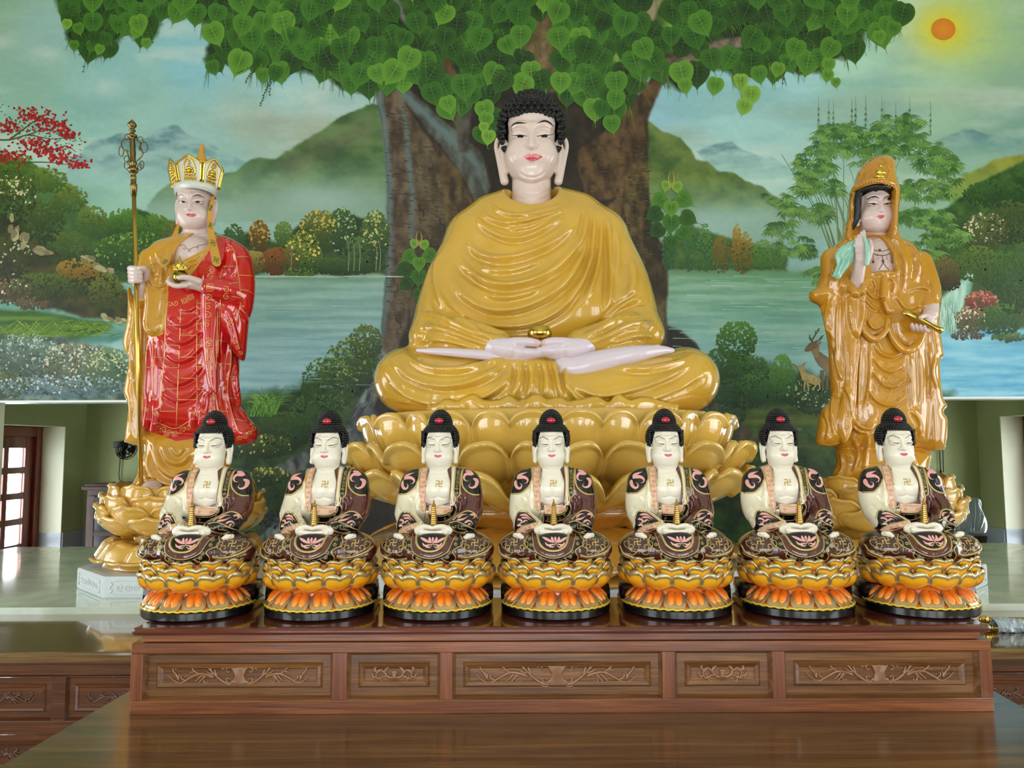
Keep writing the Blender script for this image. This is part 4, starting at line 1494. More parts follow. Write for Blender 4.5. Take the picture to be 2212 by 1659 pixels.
for (x, y, rx, ry, n, d, l, tp) in ((760, 790, 60, 60, 420, (30, 54, 24), (84, 114, 44), (140, 150, 70)), (710, 830, 60, 60, 360, (30, 58, 28), (92, 126, 50), None), (790, 740, 36, 40, 220, (40, 62, 26), (104, 122, 48), None), (690, 900, 70, 50, 320, (28, 58, 32), (80, 118, 56), None), (620, 930, 60, 40, 260, (24, 50, 26), (70, 104, 44), None), (570, 965, 60, 26, 260, (26, 50, 22), (104, 118, 50), (200, 196, 120)), (580, 1030, 50, 20, 160, (22, 46, 22), (96, 110, 46), (190, 186, 110)), (640, 1060, 60, 24, 160, (18, 36, 20), (64, 92, 44), None), (600, 1100, 80, 40, 200, (16, 32, 18), (50, 78, 40), None), (480, 960, 60, 40, 120, (20, 44, 22), (60, 90, 40), None)):
 bush(x, y, rx, ry, n, d, l, 4.6, 2, tp, .2)
grass(575, 895, 70, 62, 70, (62, 112, 40), (140, 190, 80), 3)
grass(560, 900, 40, 50, 90, (40, 86, 34), (110, 160, 66), 3)
for (x, y, rx, ry, n, d, l, tp) in ((1592, 735, 44, 42, 340, (34, 72, 26), (92, 138, 48), None), (1560, 790, 40, 40, 220, (24, 54, 24), (70, 110, 44), None), (1620, 800, 40, 36, 220, (26, 60, 28), (76, 118, 46), None), (1690, 810, 26, 44, 200, (44, 88, 34), (104, 156, 60), None), (1660, 830, 60, 34, 280, (32, 70, 34), (84, 130, 56), None), (1600, 850, 70, 34, 280, (22, 50, 28), (60, 100, 46), None), (1740, 850, 50, 30, 200, (20, 46, 24), (54, 90, 42), (150, 170, 130)), (1760, 875, 40, 20, 120, (20, 44, 24), (60, 96, 44), (176, 190, 160)), (1560, 900, 50, 24, 160, (20, 44, 30), (60, 92, 60), None), (1640, 1000, 120, 50, 260, (20, 42, 20), (66, 98, 42), None), (1740, 1060, 80, 60, 200, (16, 34, 16), (50, 78, 36), None), (1970, 1000, 40, 60, 80, (14, 34, 16), (40, 70, 30), None)):
 bush(x, y, rx, ry, n, d, l, 4.2, 2, tp, .25)
for (x, y) in ((1700, 930), (1722, 924), (1690, 936)):
 for k in range(4):
  blob(x + 6 * PR.random(), y + 4 * PR.random(), 7, mix((70, 70, 60), (120, 120, 104), PR.random()), 3, .6)
for (x, y, rx, ry, n, d, l, tp) in ((2150, 420, 70, 30, 260, (26, 60, 26), (60, 104, 40), None), (2180, 480, 50, 50, 260, (34, 50, 22), (84, 100, 44), None), (2130, 500, 50, 40, 260, (60, 66, 34), (110, 116, 62), (196, 190, 150)), (2110, 570, 50, 40, 260, (48, 78, 26), (100, 124, 44), None), (2170, 590, 50, 50, 260, (34, 66, 30), (80, 116, 46), None), (2040, 590, 36, 34, 200, (56, 48, 26), (120, 106, 50), None), (2050, 610, 26, 18, 100, (40, 32, 18), (80, 66, 34), None), (2120, 650, 36, 22, 160, (96, 50, 40), (176, 96, 84), (206, 130, 110)), (2095, 690, 34, 30, 200, (70, 76, 46), (150, 120, 90), (226, 206, 180)), (2160, 690, 50, 36, 260, (34, 66, 32), (92, 130, 60), None), (2190, 640, 34, 40, 160, (26, 56, 24), (66, 104, 44), None), (2090, 725, 36, 10, 70, (70, 60, 44), (110, 96, 70), None), (2180, 728, 40, 10, 80, (50, 76, 40), (110, 140, 70), None)):
 bush(x, y, rx, ry, n, d, l, 4.2, 2, tp, .25)
for i in range(80):
 x = 2022 + 44 * PR.random()
 y = 655 + 50 * PR.random()
 line([(x, y), (x - 2 + 4 * PR.random(), y + 12 + 12 * PR.random())], 1.8, .6, mix((150, 200, 180), (222, 240, 228), PR.random()), 3, 0)
for (x0, x1, y0, y1, n, d, l) in ((832, 886, 230, 720, 240, (44, 34, 26), (128, 108, 84)), (892, 954, 300, 700, 200, (42, 34, 24), (120, 102, 74)), (965, 1020, 400, 560, 70, (40, 30, 20), (120, 98, 60)), (1355, 1400, 330, 700, 200, (44, 36, 22), (150, 124, 70)), (1270, 1390, 300, 470, 80, (56, 40, 24), (116, 96, 44)), (1135, 1205, 0, 190, 80, (90, 74, 46), (140, 122, 84))):
 for i in range(n):
  x, y = x0 + (x1 - x0) * PR.random(), y0 + (y1 - y0) * PR.random()
  L = 6 + 12 * PR.random()
  line([(x, y), (x + L, y + (PR.random() - .3) * 5)], 2.0, .5, mix(d, l, .1 + .55 * PR.random()), 3, 0)
for (x, y) in [(850, 600), (905, 440), (950, 470), (985, 470), (918, 540), (855, 680), (1370, 440), (1392, 520), (1350, 470), (1310, 520), (910, 640), (880, 560)]:
 P = [(x, y)]
 for k in range(5):
  P.append((P[-1][0] + (8 if k % 2 else 1) * (1 if k != 3 else -1), P[-1][1] + (1 if k % 2 else 14)))
 line(P, 2, 1.2, C(26, 22, 16), 4, 0)
for i in range(60):
 t_ = PR.random()
 x, y = 830 - 190 * t_ + 30 * PR.random(), 790 + 300 * t_
 line([(x, y), (x - 14, y + 22)], 2.4, .8, mix((44, 48, 50), (128, 136, 136), PR.random()), 3, 0)
for i in range(160):
 x, y = 1530 + 130 * PR.random(), 36 + 36 * PR.random()
 line([(x, y), (x + 4, y + 8 + 6 * PR.random())], 2, .5, mix((24, 40, 12), (90, 130, 40), PR.random()), 4, 0)
def leaf(x, y, r, ang, base, layer, veins=True, drip=1.0):
 """heart-shaped fig leaf with drawn-out drip tip and pale veins"""
 ca, sa = cos(ang), sin(ang)
 T = lambda u, v: (x + r * (u * ca - v * sa), y + r * (u * sa + v * ca))
 out = [(0, -.86), (.3, -.96), (.68, -.82), (.93, -.4), (.9, .05), (.66, .48), (.32, .82), (.1, 1.0), (.0, 1.2), (-.1, 1.0), (-.32, .82), (-.66, .48), (-.9, .05), (-.93, -.4), (-.68, -.82), (-.3, -.96)]
 edge = mix(base, (140, 196, 70), .2)
 fan([T(*o) for o in cr(out, 2, True)], T(0, -.1), mix(base, (6, 30, 6), .38), edge, layer)
 pale = mix(base, (150, 190, 100), .30)
 line([T(0, -.75), T(0, .3), T(0, 1.1), T(.06, 1.1 + .45 * drip)], r * .075, .5, pale, layer + .5, 2)
 if veins:
  for v0, k in ((-.55, 1), (-.25, .95), (.05, .8), (.35, .55)):
   for s in (-1, 1):
    line([T(0, v0), T(s * .4 * k, v0 - .04), T(s * .74 * k, v0 - .22)], r * .04, .4, pale, layer + .5, 2)
def incan(x, y):
 return bool(in_poly(np.array([x]), np.array([y]), canopy)[0])
GR = [(12, 40, 12), (20, 58, 14), (32, 78, 18), (46, 98, 24), (66, 118, 30), (90, 140, 40), (122, 168, 54)]
GAPS = ((1168, 95, 34, 62), (1560, 92, 60, 24), (1480, 122, 44, 18), (1420, 30, 20, 50), (870, 20, 22, 50), (965, 150, 16, 34), (1600, 62, 40, 16), (1335, 120, 12, 20))
spots = []
for j, y in enumerate(np.arange(-130, 330, 26)):
 for i, x in enumerate(np.arange(100, 1960, 41)):
  xx, yy = x + (18 if j % 2 else 0) + 16 * (PR.random() - .5), y + 12 * (PR.random() - .5)
  if incan(xx, yy + 6) and not (1075 < xx < 1225 and yy > 205) and not any(((xx - g[0]) / g[2]) ** 2 + ((yy - g[1]) / g[3]) ** 2 < 1 for g in GAPS):
   spots.append((xx, yy))
PR.shuffle(spots)
for k, (x, y) in enumerate(spots):
 dep_ = k / len(spots)
 gi = PR.integers(0, 4) if dep_ < .6 else PR.integers(1, 6)
 if x > 1700 or x < 420:
  gi = min(gi, 4)
 c_ = mix(GR[gi], (60, 110, 40), .15 * PR.random())
 leaf(x, y, 22 + 8 * PR.random(), (PR.random() - .5) * 1.1, c_, 5 + 3.0 * dep_)
for (x, y, r, g) in ((170, 62, 14, 4), (205, 82, 16, 1), (160, 98, 12, 4), (198, 100, 14, 3), (225, 85, 18, 2), (215, 107, 12, 5), (240, 110, 14, 1), (300, 52, 22, 5), (295, 68, 16, 5), (255, 55, 18, 3), (145, 52, 12, 6), (316, 93, 12, 5), (460, 145, 17, 3), (568, 162, 17, 4), (595, 158, 18, 2), (1055, 296, 17, 6), (1050, 258, 18, 5), (1045, 275, 12, 6), (968, 225, 20, 5), (1322, 268, 21, 4), (1300, 235, 20, 2), (1330, 215, 22, 4), (1480, 185, 17, 5), (1545, 185, 20, 5), (1600, 176, 18, 6), (1622, 205, 22, 6), (1608, 230, 18, 6), (1790, 140, 16, 5), (1788, 163, 14, 5), (1806, 178, 11, 5), (1640, 160, 20, 4), (1680, 150, 17, 5), (1900, 80, 16, 5), (1930, 62, 18, 4)):
 leaf(x, y, r, (PR.random() - .5) * .6, C(*GR[g]), 8.6)
for P in (((200, 75), (190, 100), (180, 155)), ((190, 95), (172, 118)), ((560, 135), (530, 150), (512, 158)), ((560, 138), (545, 155), (530, 178)), ((585, 170), (572, 200), (562, 228)), ((585, 172), (582, 205)), ((1700, 130), (1690, 180)), ((320, 60), (330, 92))):
 line(P, 1.4, .6, C(44, 66, 26), 8.4, 4)
 for q in cr(P, 5):
  blob(q[0] + 3 * (PR.random() - .5), q[1], 2.2, C(40, 70, 24), 8.5)
for i in range(420):
 x = 130 + 1830 * PR.random()
 y = 40 + 200 * PR.random()
 if incan(x, y) and not incan(x, y + 26):
  for k in range(3):
   line([(x, y), (x + (PR.random() - .5) * 24, y + 24 + 26 * PR.random())], 1.7, .4, mix((50, 84, 24), (110, 130, 50), PR.random()), 8.3, 0)
for (cx, cy, sc) in ((905, 570, 1.0), (1450, 450, 1.12)):
 line([(cx - 4, cy + 80), (cx, cy + 40), (cx + 2, cy - 20)], 5 * sc, 3, C(60, 96, 40), 8.6)
 for (dx, dy, r, a, g) in ((-26, 10, 19, 1.1, 1), (26, 16, 19, -1.1, 2), (-22, 36, 18, .9, 1), (20, 40, 17, -.8, 3), (0, 24, 20, .1, 3), (-18, -12, 19, 1.0, 4), (20, -14, 20, -1.0, 4), (0, 0, 17, 0, 5), (-8, -36, 12, .2, 6), (9, -34, 13, -.2, 6), (0, 56, 16, .2, 2)):
  leaf(cx + dx * sc * 1.25, cy + dy * sc * 1.2, r * sc * .92, a, C(*GR[g]), 8.8)
 for s in (-1, 1):
  line([(cx + 3 * s, cy - 40 * sc), (cx + 6 * s, cy - 56 * sc), (cx + 3 * s, cy - 72 * sc)], 5, .5, C(170, 150, 80), 9.4)
fan([(2038 + 26 * cos(a), 63 + 23.5 * sin(a)) for a in np.linspace(0, 2 * pi, 40, endpoint=False)], (2038, 63), C(226, 146, 34), C(214, 124, 36), 3)
for P in (((-30, 300), (20, 302), (60, 292), (110, 300), (150, 296)), ((20, 302), (60, 272), (75, 262)), ((-30, 345), (30, 352), (80, 350), (120, 352), (160, 358)), ((60, 292), (90, 280))):
 line(P, 4, 1, C(70, 84, 34), 3)
for (x, y, rx, ry, n) in ((70, 250, 36, 14, 90), (100, 272, 34, 14, 80), (20, 275, 24, 14, 70), (150, 292, 22, 8, 50), (135, 275, 14, 8, 26), (70, 308, 34, 10, 70), (100, 325, 40, 12, 90), (130, 342, 34, 12, 80), (170, 355, 22, 8, 50), (20, 340, 34, 14, 80), (-20, 330, 30, 20, 50)):
 for k in range(n):
  blob(x + rx * PR.normal() * .55, y + ry * PR.normal() * .6, 3.4, mix((124, 12, 18), (196, 34, 40), PR.random()), 4, .7, PR.random() * 3)
for k in range(150):
 x = 180 * PR.random()
 blob(x, 250 + x * .45 + 60 * (PR.random() - .5), 1.9, C(54, 84, 40), 4)
for i in range(34):
 x0 = 1860 + 90 * (PR.random() - .5)
 a = (PR.random() - .5) * 1.5
 h = 220 + 130 * PR.random()
 line([(x0, 640), (x0 + a * h * .3, 640 - h * .6), (x0 + a * h * .62, 640 - h)], 2.4, .8, mix((84, 110, 60), (140, 142, 80), PR.random()), 2, 5)
def tuft(x, y, s, layer, n=6):
 base = mix((44, 88, 40), (126, 166, 80), PR.random())
 for k in range(n):
  a = pi / 2 + (k - (n - 1) / 2) * .42 + (PR.random() - .5) * .3
  L = s * (.7 + .5 * PR.random())
  dx, dy = cos(a), sin(a)
  dab([(x, y), (x + dx * L * .4 - dy * s * .07, y + dy * L * .4 + dx * s * .07), (x + dx * L, y + dy * L), (x + dx * L * .4 + dy * s * .07, y + dy * L * .4 - dx * s * .07)], base, layer)
for (cx, cy, rx, ry, n) in ((1815, 290, 60, 30, 90), (1945, 285, 60, 44, 110), (2020, 335, 50, 36, 70), (1765, 345, 44, 34, 60), (1738, 390, 34, 24, 36), (1880, 330, 60, 26, 50), (1995, 405, 66, 22, 70), (2060, 365, 30, 24, 26), (1745, 455, 60, 24, 44), (1722, 530, 50, 24, 34), (1995, 465, 60, 20, 66), (2045, 505, 50, 24, 50), (1985, 540, 50, 24, 40), (1680, 425, 34, 16, 14), (1780, 590, 40, 18, 30), (1960, 610, 50, 22, 26), (1690, 490, 34, 20, 18), (1790, 400, 40, 20, 30)):
 for k in range(n):
  a, r = PR.random() * 2 * pi, sqrt(PR.random())
  tuft(cx + rx * r * cos(a), cy + ry * r * sin(a), 15 + 8 * PR.random(), 3 + 2 * PR.random())
for x in (1790, 1800, 1840, 1848, 1870, 1905, 1910, 1935, 1965, 1768, 2010):
 y = 250 + 20 * PR.random()
 line([(x, y + 30), (x + 1, y - 10), (x, y - 46)], 1.6, .4, C(110, 140, 90), 3)
 for k in range(4):
  tuft(x, y - 20 + 12 * k, 9, 4, 3)
BR = lambda t: mix((74, 54, 36), (150, 122, 84), t)
def poly(P, c0, c1, layer, sm=4):
 P = cr(P, sm, True)
 c = np.mean(P, axis=0)
 fan(P, c, mix(c0, c1, .6), [mix(c0, c1, np.clip((p[1] - c[1]) / 60 + .4, 0, 1)) for p in P], layer)
k5 = lambda *p: [(1680 + .2893 * q[0], 600 + .2893 * q[1]) for q in p]
poly(k5((268, 540), (300, 545), (340, 570), (400, 620), (430, 700), (420, 740), (350, 690), (300, 640), (275, 590)), (104, 84, 58), (150, 126, 92), 5)
poly(k5((250, 500), (300, 490), (310, 545), (300, 600), (270, 580)), (120, 96, 64), (150, 128, 92), 5.4)
poly(k5((205, 540), (215, 520), (245, 485), (285, 478), (300, 500), (280, 530), (240, 548), (212, 552)), (96, 74, 46), (128, 100, 66), 5.8)
poly(k5((290, 490), (325, 475), (315, 500), (300, 505)), (104, 84, 58), (150, 126, 92), 6)
for P in (((335, 690), (330, 760), (338, 830)), ((375, 730), (368, 790), (372, 840)), ((395, 730), (398, 800), (394, 850))):
 line(k5(*P), 8, 3.4, C(104, 88, 64), 5.2)
for P in (((262, 480), (240, 450), (242, 420)), ((255, 470), (280, 430), (300, 400), (318, 375)), ((285, 425), (282, 395)), ((300, 400), (304, 376)), ((275, 480), (320, 460), (345, 425)), ((320, 458), (330, 430)), ((250, 455), (236, 440))):
 line(k5(*P), 2.6, 1, C(62, 48, 32), 6, 3)
poly(k5((195, 690), (240, 720), (300, 735), (322, 770), (300, 800), (240, 790), (200, 760), (185, 720)), (140, 120, 66), (176, 160, 104), 6.4)
poly(k5((165, 680), (200, 690), (205, 740), (190, 770), (172, 730)), (150, 130, 76), (190, 176, 120), 6.6)
poly(k5((150, 665), (165, 652), (195, 656), (200, 680), (182, 710), (165, 705)), (140, 116, 70), (190, 170, 116), 6.8)
poly(k5((115, 640), (150, 660), (140, 672)), (120, 110, 80), (160, 150, 110), 6.8)
poly(k5((215, 625), (198, 660), (190, 652)), (140, 120, 70), (170, 150, 100), 6.8)
for P in (((205, 770), (200, 810), (196, 850)), ((222, 780), (226, 815), (230, 848)), ((290, 790), (275, 815), (262, 845)), ((308, 780), (312, 810), (316, 836))):
 line(k5(*P), 5, 2, C(168, 150, 96), 6.5, 3)
for k in range(40):
 q = k5((200 + 100 * PR.random(), 715 + 60 * PR.random()))[0]
 blob(q[0], q[1], 1.2, C(210, 200, 150), 6.9)
line([(92, 852), (98, 846), (101, 853), (106, 848), (110, 853), (114, 849), (122, 852)], 1.6, .8, C(30, 40, 44), 4)
V0 = np.empty(PX.shape + (3,))
D_ = _f + (PX[..., None] - CX) / F * _r + (CY - PY[..., None]) / F * _u
V0 = CAM + D_ * ((YM - .0012) / D_[..., 1:2])
ny_, nx_ = PX.shape
ids = np.arange(ny_ * nx_).reshape(ny_, nx_)
Q = np.stack([ids[:-1, :-1], ids[1:, :-1], ids[1:, 1:], ids[:-1, 1:]], -1).reshape(-1, 4)
Vf = V0.reshape(-1, 3)
mid = (Vf[:, 0] > XO1) & (Vf[:, 0] < XO2)
e_ = .012
hi_ = Vf[:, 2] > LEDGE
near = (~hi_ & ~mid & (Vf[:, 2] > LEDGE - e_))
Vf[near, 2] = LEDGE
low = Vf[:, 2] <= LEDGE
for X0_ in (XO1, XO2):
 nr_ = low & ~mid & ~near & (np.abs(Vf[:, 0] - X0_) < e_)
 Vf[nr_, 0] = X0_
 near |= nr_
sl_ = (Vf[:, 2] < SLAB) & (Vf[:, 2] > SLAB - .02)
Vf[sl_, 2] = SLAB
ok = (hi_ | mid | near) & (Vf[:, 2] >= SLAB) & (Vf[:, 0] > XL + .01) & (Vf[:, 0] < XR - .01)
Q = Q[ok[Q].all(1)]
usedv, inv_ = np.unique(Q, return_inverse=True)
Vg = Vf[usedv]
Fg = [tuple(r) for r in inv_.reshape(-1, 4).tolist()]
nb0 = len(Vg)
Vall = np.concatenate([Vg, np.array(BV)])
Fall = Fg + [tuple(nb0 + i for i in f) for f in BF]
Call = np.concatenate([CV.reshape(-1, 3)[usedv], np.array(BC)])
s_ = np.clip(Call, 0, 255) / 255
Call = np.where(s_ <= .04045, s_ / 12.92, ((s_ + .055) / 1.055) ** 2.4)
M_mural, nt, b = new_mat('mural_paint')
at = nt.nodes.new('ShaderNodeVertexColor')
at.layer_name = 'Col'
nt.links.new(at.outputs['Color'], b.inputs['Base Color'])
b.inputs['Roughness'].default_value = .42
b.inputs['Specular IOR Level'].default_value = .35
tc = nt.nodes.new('ShaderNodeTexCoord')
nz = nt.nodes.new('ShaderNodeTexNoise')
nz.inputs['Scale'].default_value = 260
nz.inputs['Detail'].default_value = 2
nt.links.new(tc.outputs['Object'], nz.inputs['Vector'])
bp = nt.nodes.new('ShaderNodeBump')
bp.inputs['Strength'].default_value = .12
bp.inputs['Distance'].default_value = .001
nt.links.new(nz.outputs['Fac'], bp.inputs['Height'])
nt.links.new(bp.outputs['Normal'], b.inputs['Normal'])
org = np.array([0, YM, LEDGE])
mur = link_mesh('wall_mural', Vall - org, Fall, [M_mural], loc=org, cols=Call, sm=np.zeros(len(Fall), bool))
tag(mur, 'wide painted landscape mural with lake, hills, leafy tree and orange sun behind the statues', 'mural')
M_gold_robe = mat('amber_yellow_glaze', (208, 164, 56), rough=0.22, coat=1.0, var=0.10, vscale=4.0, coat_rough=0.03)
M_lotus_glaze = mat('pale_amber_glaze', (222, 180, 82), rough=0.22, coat=1.0, var=0.09, vscale=5.0, coat_rough=0.03)
M_skin = mat('pale_pink_glaze', (228, 206, 198), rough=0.26, coat=0.5, sss=0.0)
M_skin2 = mat('lilac_white_glaze', (218, 204, 216), rough=0.3, coat=0.4)
M_hairblack = mat('matt_black_paint', (15, 15, 17), rough=0.42)
M_line = mat('black_line_paint', (14, 13, 16), rough=0.35)
M_lip = mat('red_lip_paint', (198, 62, 74), rough=0.25, coat=0.5)
M_eyewhite = mat('eye_white_paint', (240, 238, 236), rough=0.25)
M_nail = mat('pink_nail_paint', (238, 178, 170), rough=0.25)
M_gold = mat('polished_brass', (212, 178, 84), rough=0.16, metal=1.0)
M_silver = mat('silver_dot', (220, 222, 224), rough=0.2, metal=1.0)
def head_shape(S, cx, cy, d0, a, yaw=0.0, ears=True, neck=2.9, nw=0.74, ear=None, pitch=0.0, jaw=1.0, eyes=0.42, vs=1.0):
 """a serene face in units of its half width a (px); (cx,cy) is the eye line on the head axis"""
 ya = radians(yaw)
 pt = radians(pitch)
 def T(u, v, w):
  v = -.9 + (v + .9) * vs if v < -.9 else v
  v, w = v * cos(pt) - w * sin(pt), w * cos(pt) + v * sin(pt)
  u2 = u * cos(ya) + w * sin(ya)
  w2 = w * cos(ya) - u * sin(ya)
  return (cx + u2 * a, cy - v * a, d0 + w2 * a)
 def ball(u, v, w, rx, rz, ry, k=0.0, op='u', rot=0):
  p = T(u, v, w)
  if v < -.9:
   rz = rz * (1 + vs) / 2
  S.ball(p[0], p[1], p[2], rx * a, rz * a, ry * a, k * a, rot=rot, yaw=yaw, tilt=-pitch, op=op)
 def tube(pts, k=0.0, sm=4, dep=1.0, op='u'):
  S.tube([(*T(p[0], p[1], p[2]), p[3] * a) for p in pts], k * a, sm=sm, dep=dep, op=op)
 ball(0, .35, -.25, 1.03, 1.18, 1.08)
 ball(0, -.72, .08, .98 * jaw, 1.16, .88, .35)
 for s in (-1, 1):
  ball(s * .48, -.85, .42, .5 * jaw, .52, .46, .35)
 ball(0, -1.58, .5, .38, .28, .28, .4)
 if vs > .9:
  ball(0, -1.3, .06, .88, .66, .72, .2)
 else:
  ball(0, -1.9, .14, .74, .30, .55, .3)
 tube([(0, -1.4, -.25, nw), (0, -2.2, -.25, nw), (0, -neck, -.25, nw * 1.06)], .05, sm=0)
 for s in (-1, 1):
  tube([(s * .7, .34, .60, .04), (s * .42, .47, .82, .06), (s * .12, .38, .91, .06)], .3)
  ball(s * eyes, .13, 1.12, .28, .14, .23, .26, op='s')
  ball(s * eyes, .02, .735, .35, .21, .23, .03)
 tube([(0, .42, .86, .085), (0, .05, .96, .10), (0, -.3, 1.08, .14), (0, -.38, 1.1, .15)], .13)
 for s in (-1, 1):
  ball(s * .17, -.42, .97, .12, .10, .14, .06)
 ball(0, -.8, .72, .42, .30, .22, .22)
 tube([(-.37, -.79, .80, .025), (-.13, -.715, .935, .06), (0, -.745, .955, .05), (.13, -.715, .935, .06), (.37, -.79, .80, .025)], .04)
 tube([(-.28, -.88, .82, .03), (0, -.94, .925, .085), (.28, -.88, .82, .03)], .04)
 for s in (-1, 1):
  ball(s * .42, -.79, .82, .05, .05, .05, .08, op='s')
 if ears:
  er = ear or [(1.02, -.22, -.1, .07), (1.26, -.12, -.3, .09), (1.36, -.42, -.36, .09), (1.27, -.95, -.2, .09), (1.1, -1.5, -.05, .16), (1.04, -1.76, 0, .17)]
  for s in (-1, 1):
   tube([(s * p[0], p[1], p[2], p[3]) for p in er], .05, sm=5)
   em = er[len(er) // 2]
   ball(s * (er[0][0] + .1), em[1] * .9, -.26, .17, abs(er[-1][1] - er[1][1]) * .42, .13, .05)
   tube([(s * (er[0][0] - .02), er[0][1] - .1, er[0][2], .1), (s * (er[0][0] + .08), (er[2][1] + er[3][1]) / 2, -.12, .13), (s * (er[-1][0] - .04), er[-2][1] + .1, -.02, .13)], .05, sm=4)
 return T
def curl(mb, p, nrm, r, h, tiers=3, n=10):
 z = Vector([float(c) for c in nrm]).normalized()
 q = z.to_track_quat('Z', 'Y').to_matrix()
 prof = []
 for t in range(tiers):
  r0 = r * (1 - 0.27 * t)
  z0 = h * t / tiers
  z1 = h * (t + 0.8) / tiers
  prof += [(r0 * 0.93, z0), (r0, (z0 + z1) / 2), (r0 * 0.9, z1)]
 prof.append((r * 0.2, h * 1.02))
 mb.lathe([(a_, b_ - h * 0.3) for a_, b_ in prof], tuple(p), n, 0, True, mtx=q)
def petal(mb, c, prof, a0, ha, nu=18, nv=12, heart=0.12, lip=0.10, liph=0.02, thick=0.012, shape=None, curlout=0.0, cols=None, sx=1.0, sy=1.0, matf=None, belly=0.0, bend=0.0, ridge=0.0):
 """lotus petal on the profile of a bowl: prof = [(r,z)] from root to tip, a0 = bearing (0 = towards viewer, + = right)"""
 P = resample(cr(prof, 6), nv + 1)
 N = []
 for j in range(nv + 1):
  t = P[min(j + 1, nv)] - P[max(j - 1, 0)]
  t = t / np.linalg.norm(t)
  N.append(np.array([t[1], -t[0]]))
 G = [[], []]
 W_ = []
 for side in (0, 1):
  for j in range(nv + 1):
   v = j / nv
   row = []
   for i in range(nu + 1):
    u = -1 + 2 * i / nu
    wd = shape(v) if shape else sin(pi * min(1, 0.16 + 0.72 * v)) ** 0.6
    top = 1 - heart * math.exp(-abs(u) / 0.16) - 0.42 * (max(0, abs(u) - 0.5) / 0.5) ** 3
    vv = v * top
    jf = vv * nv
    j0 = int(min(jf, nv - 1))
    f = jf - j0
    pr = P[j0] * (1 - f) + P[j0 + 1] * f
    nn = N[j0] * (1 - f) + N[j0 + 1] * f
    e = min(1 - abs(u), (1 - v) * 1.4)
    q_ = min(1.0, max(0.0, (e - lip * .55) / (lip * .45)))
    l = liph * (1 - q_ * q_ * (3 - 2 * q_)) - liph * 0.5 * max(0, 1 - e / (lip * .3)) ** 2
    bl = belly * (1 - u * u) * sin(pi * min(1, v * 1.02))
    bl += ridge * math.exp(-(u / 0.12) ** 2) * sin(pi * v)
    o = l + bl - side * thick - bend * u * u
    r = pr[0] + nn[0] * o
    z = pr[1] + nn[1] * o
    ang = a0 + u * ha * wd
    row.append((c[0] + r * sin(ang) * sx, c[1] - r * cos(ang) * sy, c[2] + z))
   G[side].append(row)
 nc = nu + 1
 vs = [p for row in G[0] for p in row] + [p for row in G[1] for p in row]
 off = nc * (nv + 1)
 fs = []
 ms = []
 for j in range(nv):
  for i in range(nu):
   a = j * nc + i
   fs.append((a, a + 1, a + nc + 1, a + nc))
   u = -1 + 2 * (i + .5) / nu
   e = min(1 - abs(u), (1 - (j + .5) / nv) * 1.4)
   ms.append(matf(u, (j + .5) / nv, e) if matf else 0)
   fs.append((off + a + 1, off + a, off + a + nc, off + a + nc + 1))
   ms.append(matf(1, 1, 0) if matf else 0)
 for j in range(nv):
  for i in (0, nu):
   a = j * nc + i
   q = (a, a + nc, off + a + nc, off + a)
   fs.append(q if i == 0 else q[::-1])
   ms.append(matf(1, 1, 0) if matf else 0)
 for i in range(nu):
  a = nv * nc + i
  fs.append((a, a + 1, off + a + 1, off + a))
  ms.append(matf(1, 1, 0) if matf else 0)
 b = mb.add(vs, fs, 0, True)
 for k in range(len(ms)):
  mb.m[len(mb.m) - len(ms) + k] = ms[k]
 return G
YBIG = 3.4
sB = YBIG / F
bigc = W(1180, 1000, YBIG)
plz = SLAB
big = empty('seated_statue', (bigc[0], YBIG, SLAB + 0.062), 'very large seated statue in a yellow robe on a giant lotus throne, centre', 'statue')
def c1(*pts):
 return [(780 + .3797 * p[0], 170 + .3797 * p[1]) for p in pts]
def c2(*pts):
 return [(750 + .3978 * p[0], 700 + .3978 * p[1]) for p in pts]
S = Sculpt(YBIG, (795, 1565, 400, 905, -190, 280), 2.7)
S.ball(1160, 560, -10, 176, 150, 105)
S.ball(1163, 680, 10, 215, 130, 120, 50)
S.tube([(1030, 512, -15, 62), (1150, 480, -15, 52), (1285, 508, -15, 62)], 40, dep=1.1)
S.tube([(1060, 460, -10, 34), (1150, 440, -10, 40), (1250, 455, -10, 34)], 40)
S.tube([(1022, 525, 0, 60), (975, 610, 30, 56), (948, 690, 60, 52), (936, 718, 84, 38)], 26, sm=4)
S.tube([(938, 716, 84, 42), (990, 728, 150, 40), (1075, 742, 195, 27)], 18, sm=4)
S.tube([(1300, 522, 0, 60), (1345, 610, 30, 56), (1370, 690, 60, 50), (1384, 716, 84, 38)], 26, sm=4)
S.tube([(1384, 714, 84, 42), (1335, 728, 150, 40), (1252, 742, 195, 27)], 18, sm=4)
S.ball(912, 730, 90, 27, 26, 40, 16)
S.ball(1404, 726, 90, 27, 26, 40, 16)
S.tube([(884, 822, 90, 66), (1000, 838, 165, 58), (1180, 850, 200, 46), (1340, 838, 165, 58), (1476, 822, 90, 66)], 20, sm=4, dep=1.15)
S.ball(1180, 826, 30, 330, 66, 170, 30)
S.ball(878, 822, 75, 62, 60, 90, 20)
S.ball(1482, 822, 75, 62, 60, 90, 20)
S.tube([(1075, 790, 205, 18), (1125, 792, 216, 20), (1200, 798, 214, 18)], 10)
S.ball(1130, 838, 196, 76, 46, 34, 16)
S.cut((0, 0, -1), S.P(1180, 884, 300))
S.tube([(1149, 380, -12, 44), (1149, 445, -12, 47)], 3, op='s')
S.ball(1149, 404, 40, 58, 46, 120, 4, op='s')
S.tube([(1100, 426, -30, 8), (1084, 441, 5, 11), (1104, 453, 45, 12), (1148, 460, 60, 11), (1199, 453, 45, 12), (1220, 438, 5, 11), (1204, 422, -30, 8)], 6, sm=5)
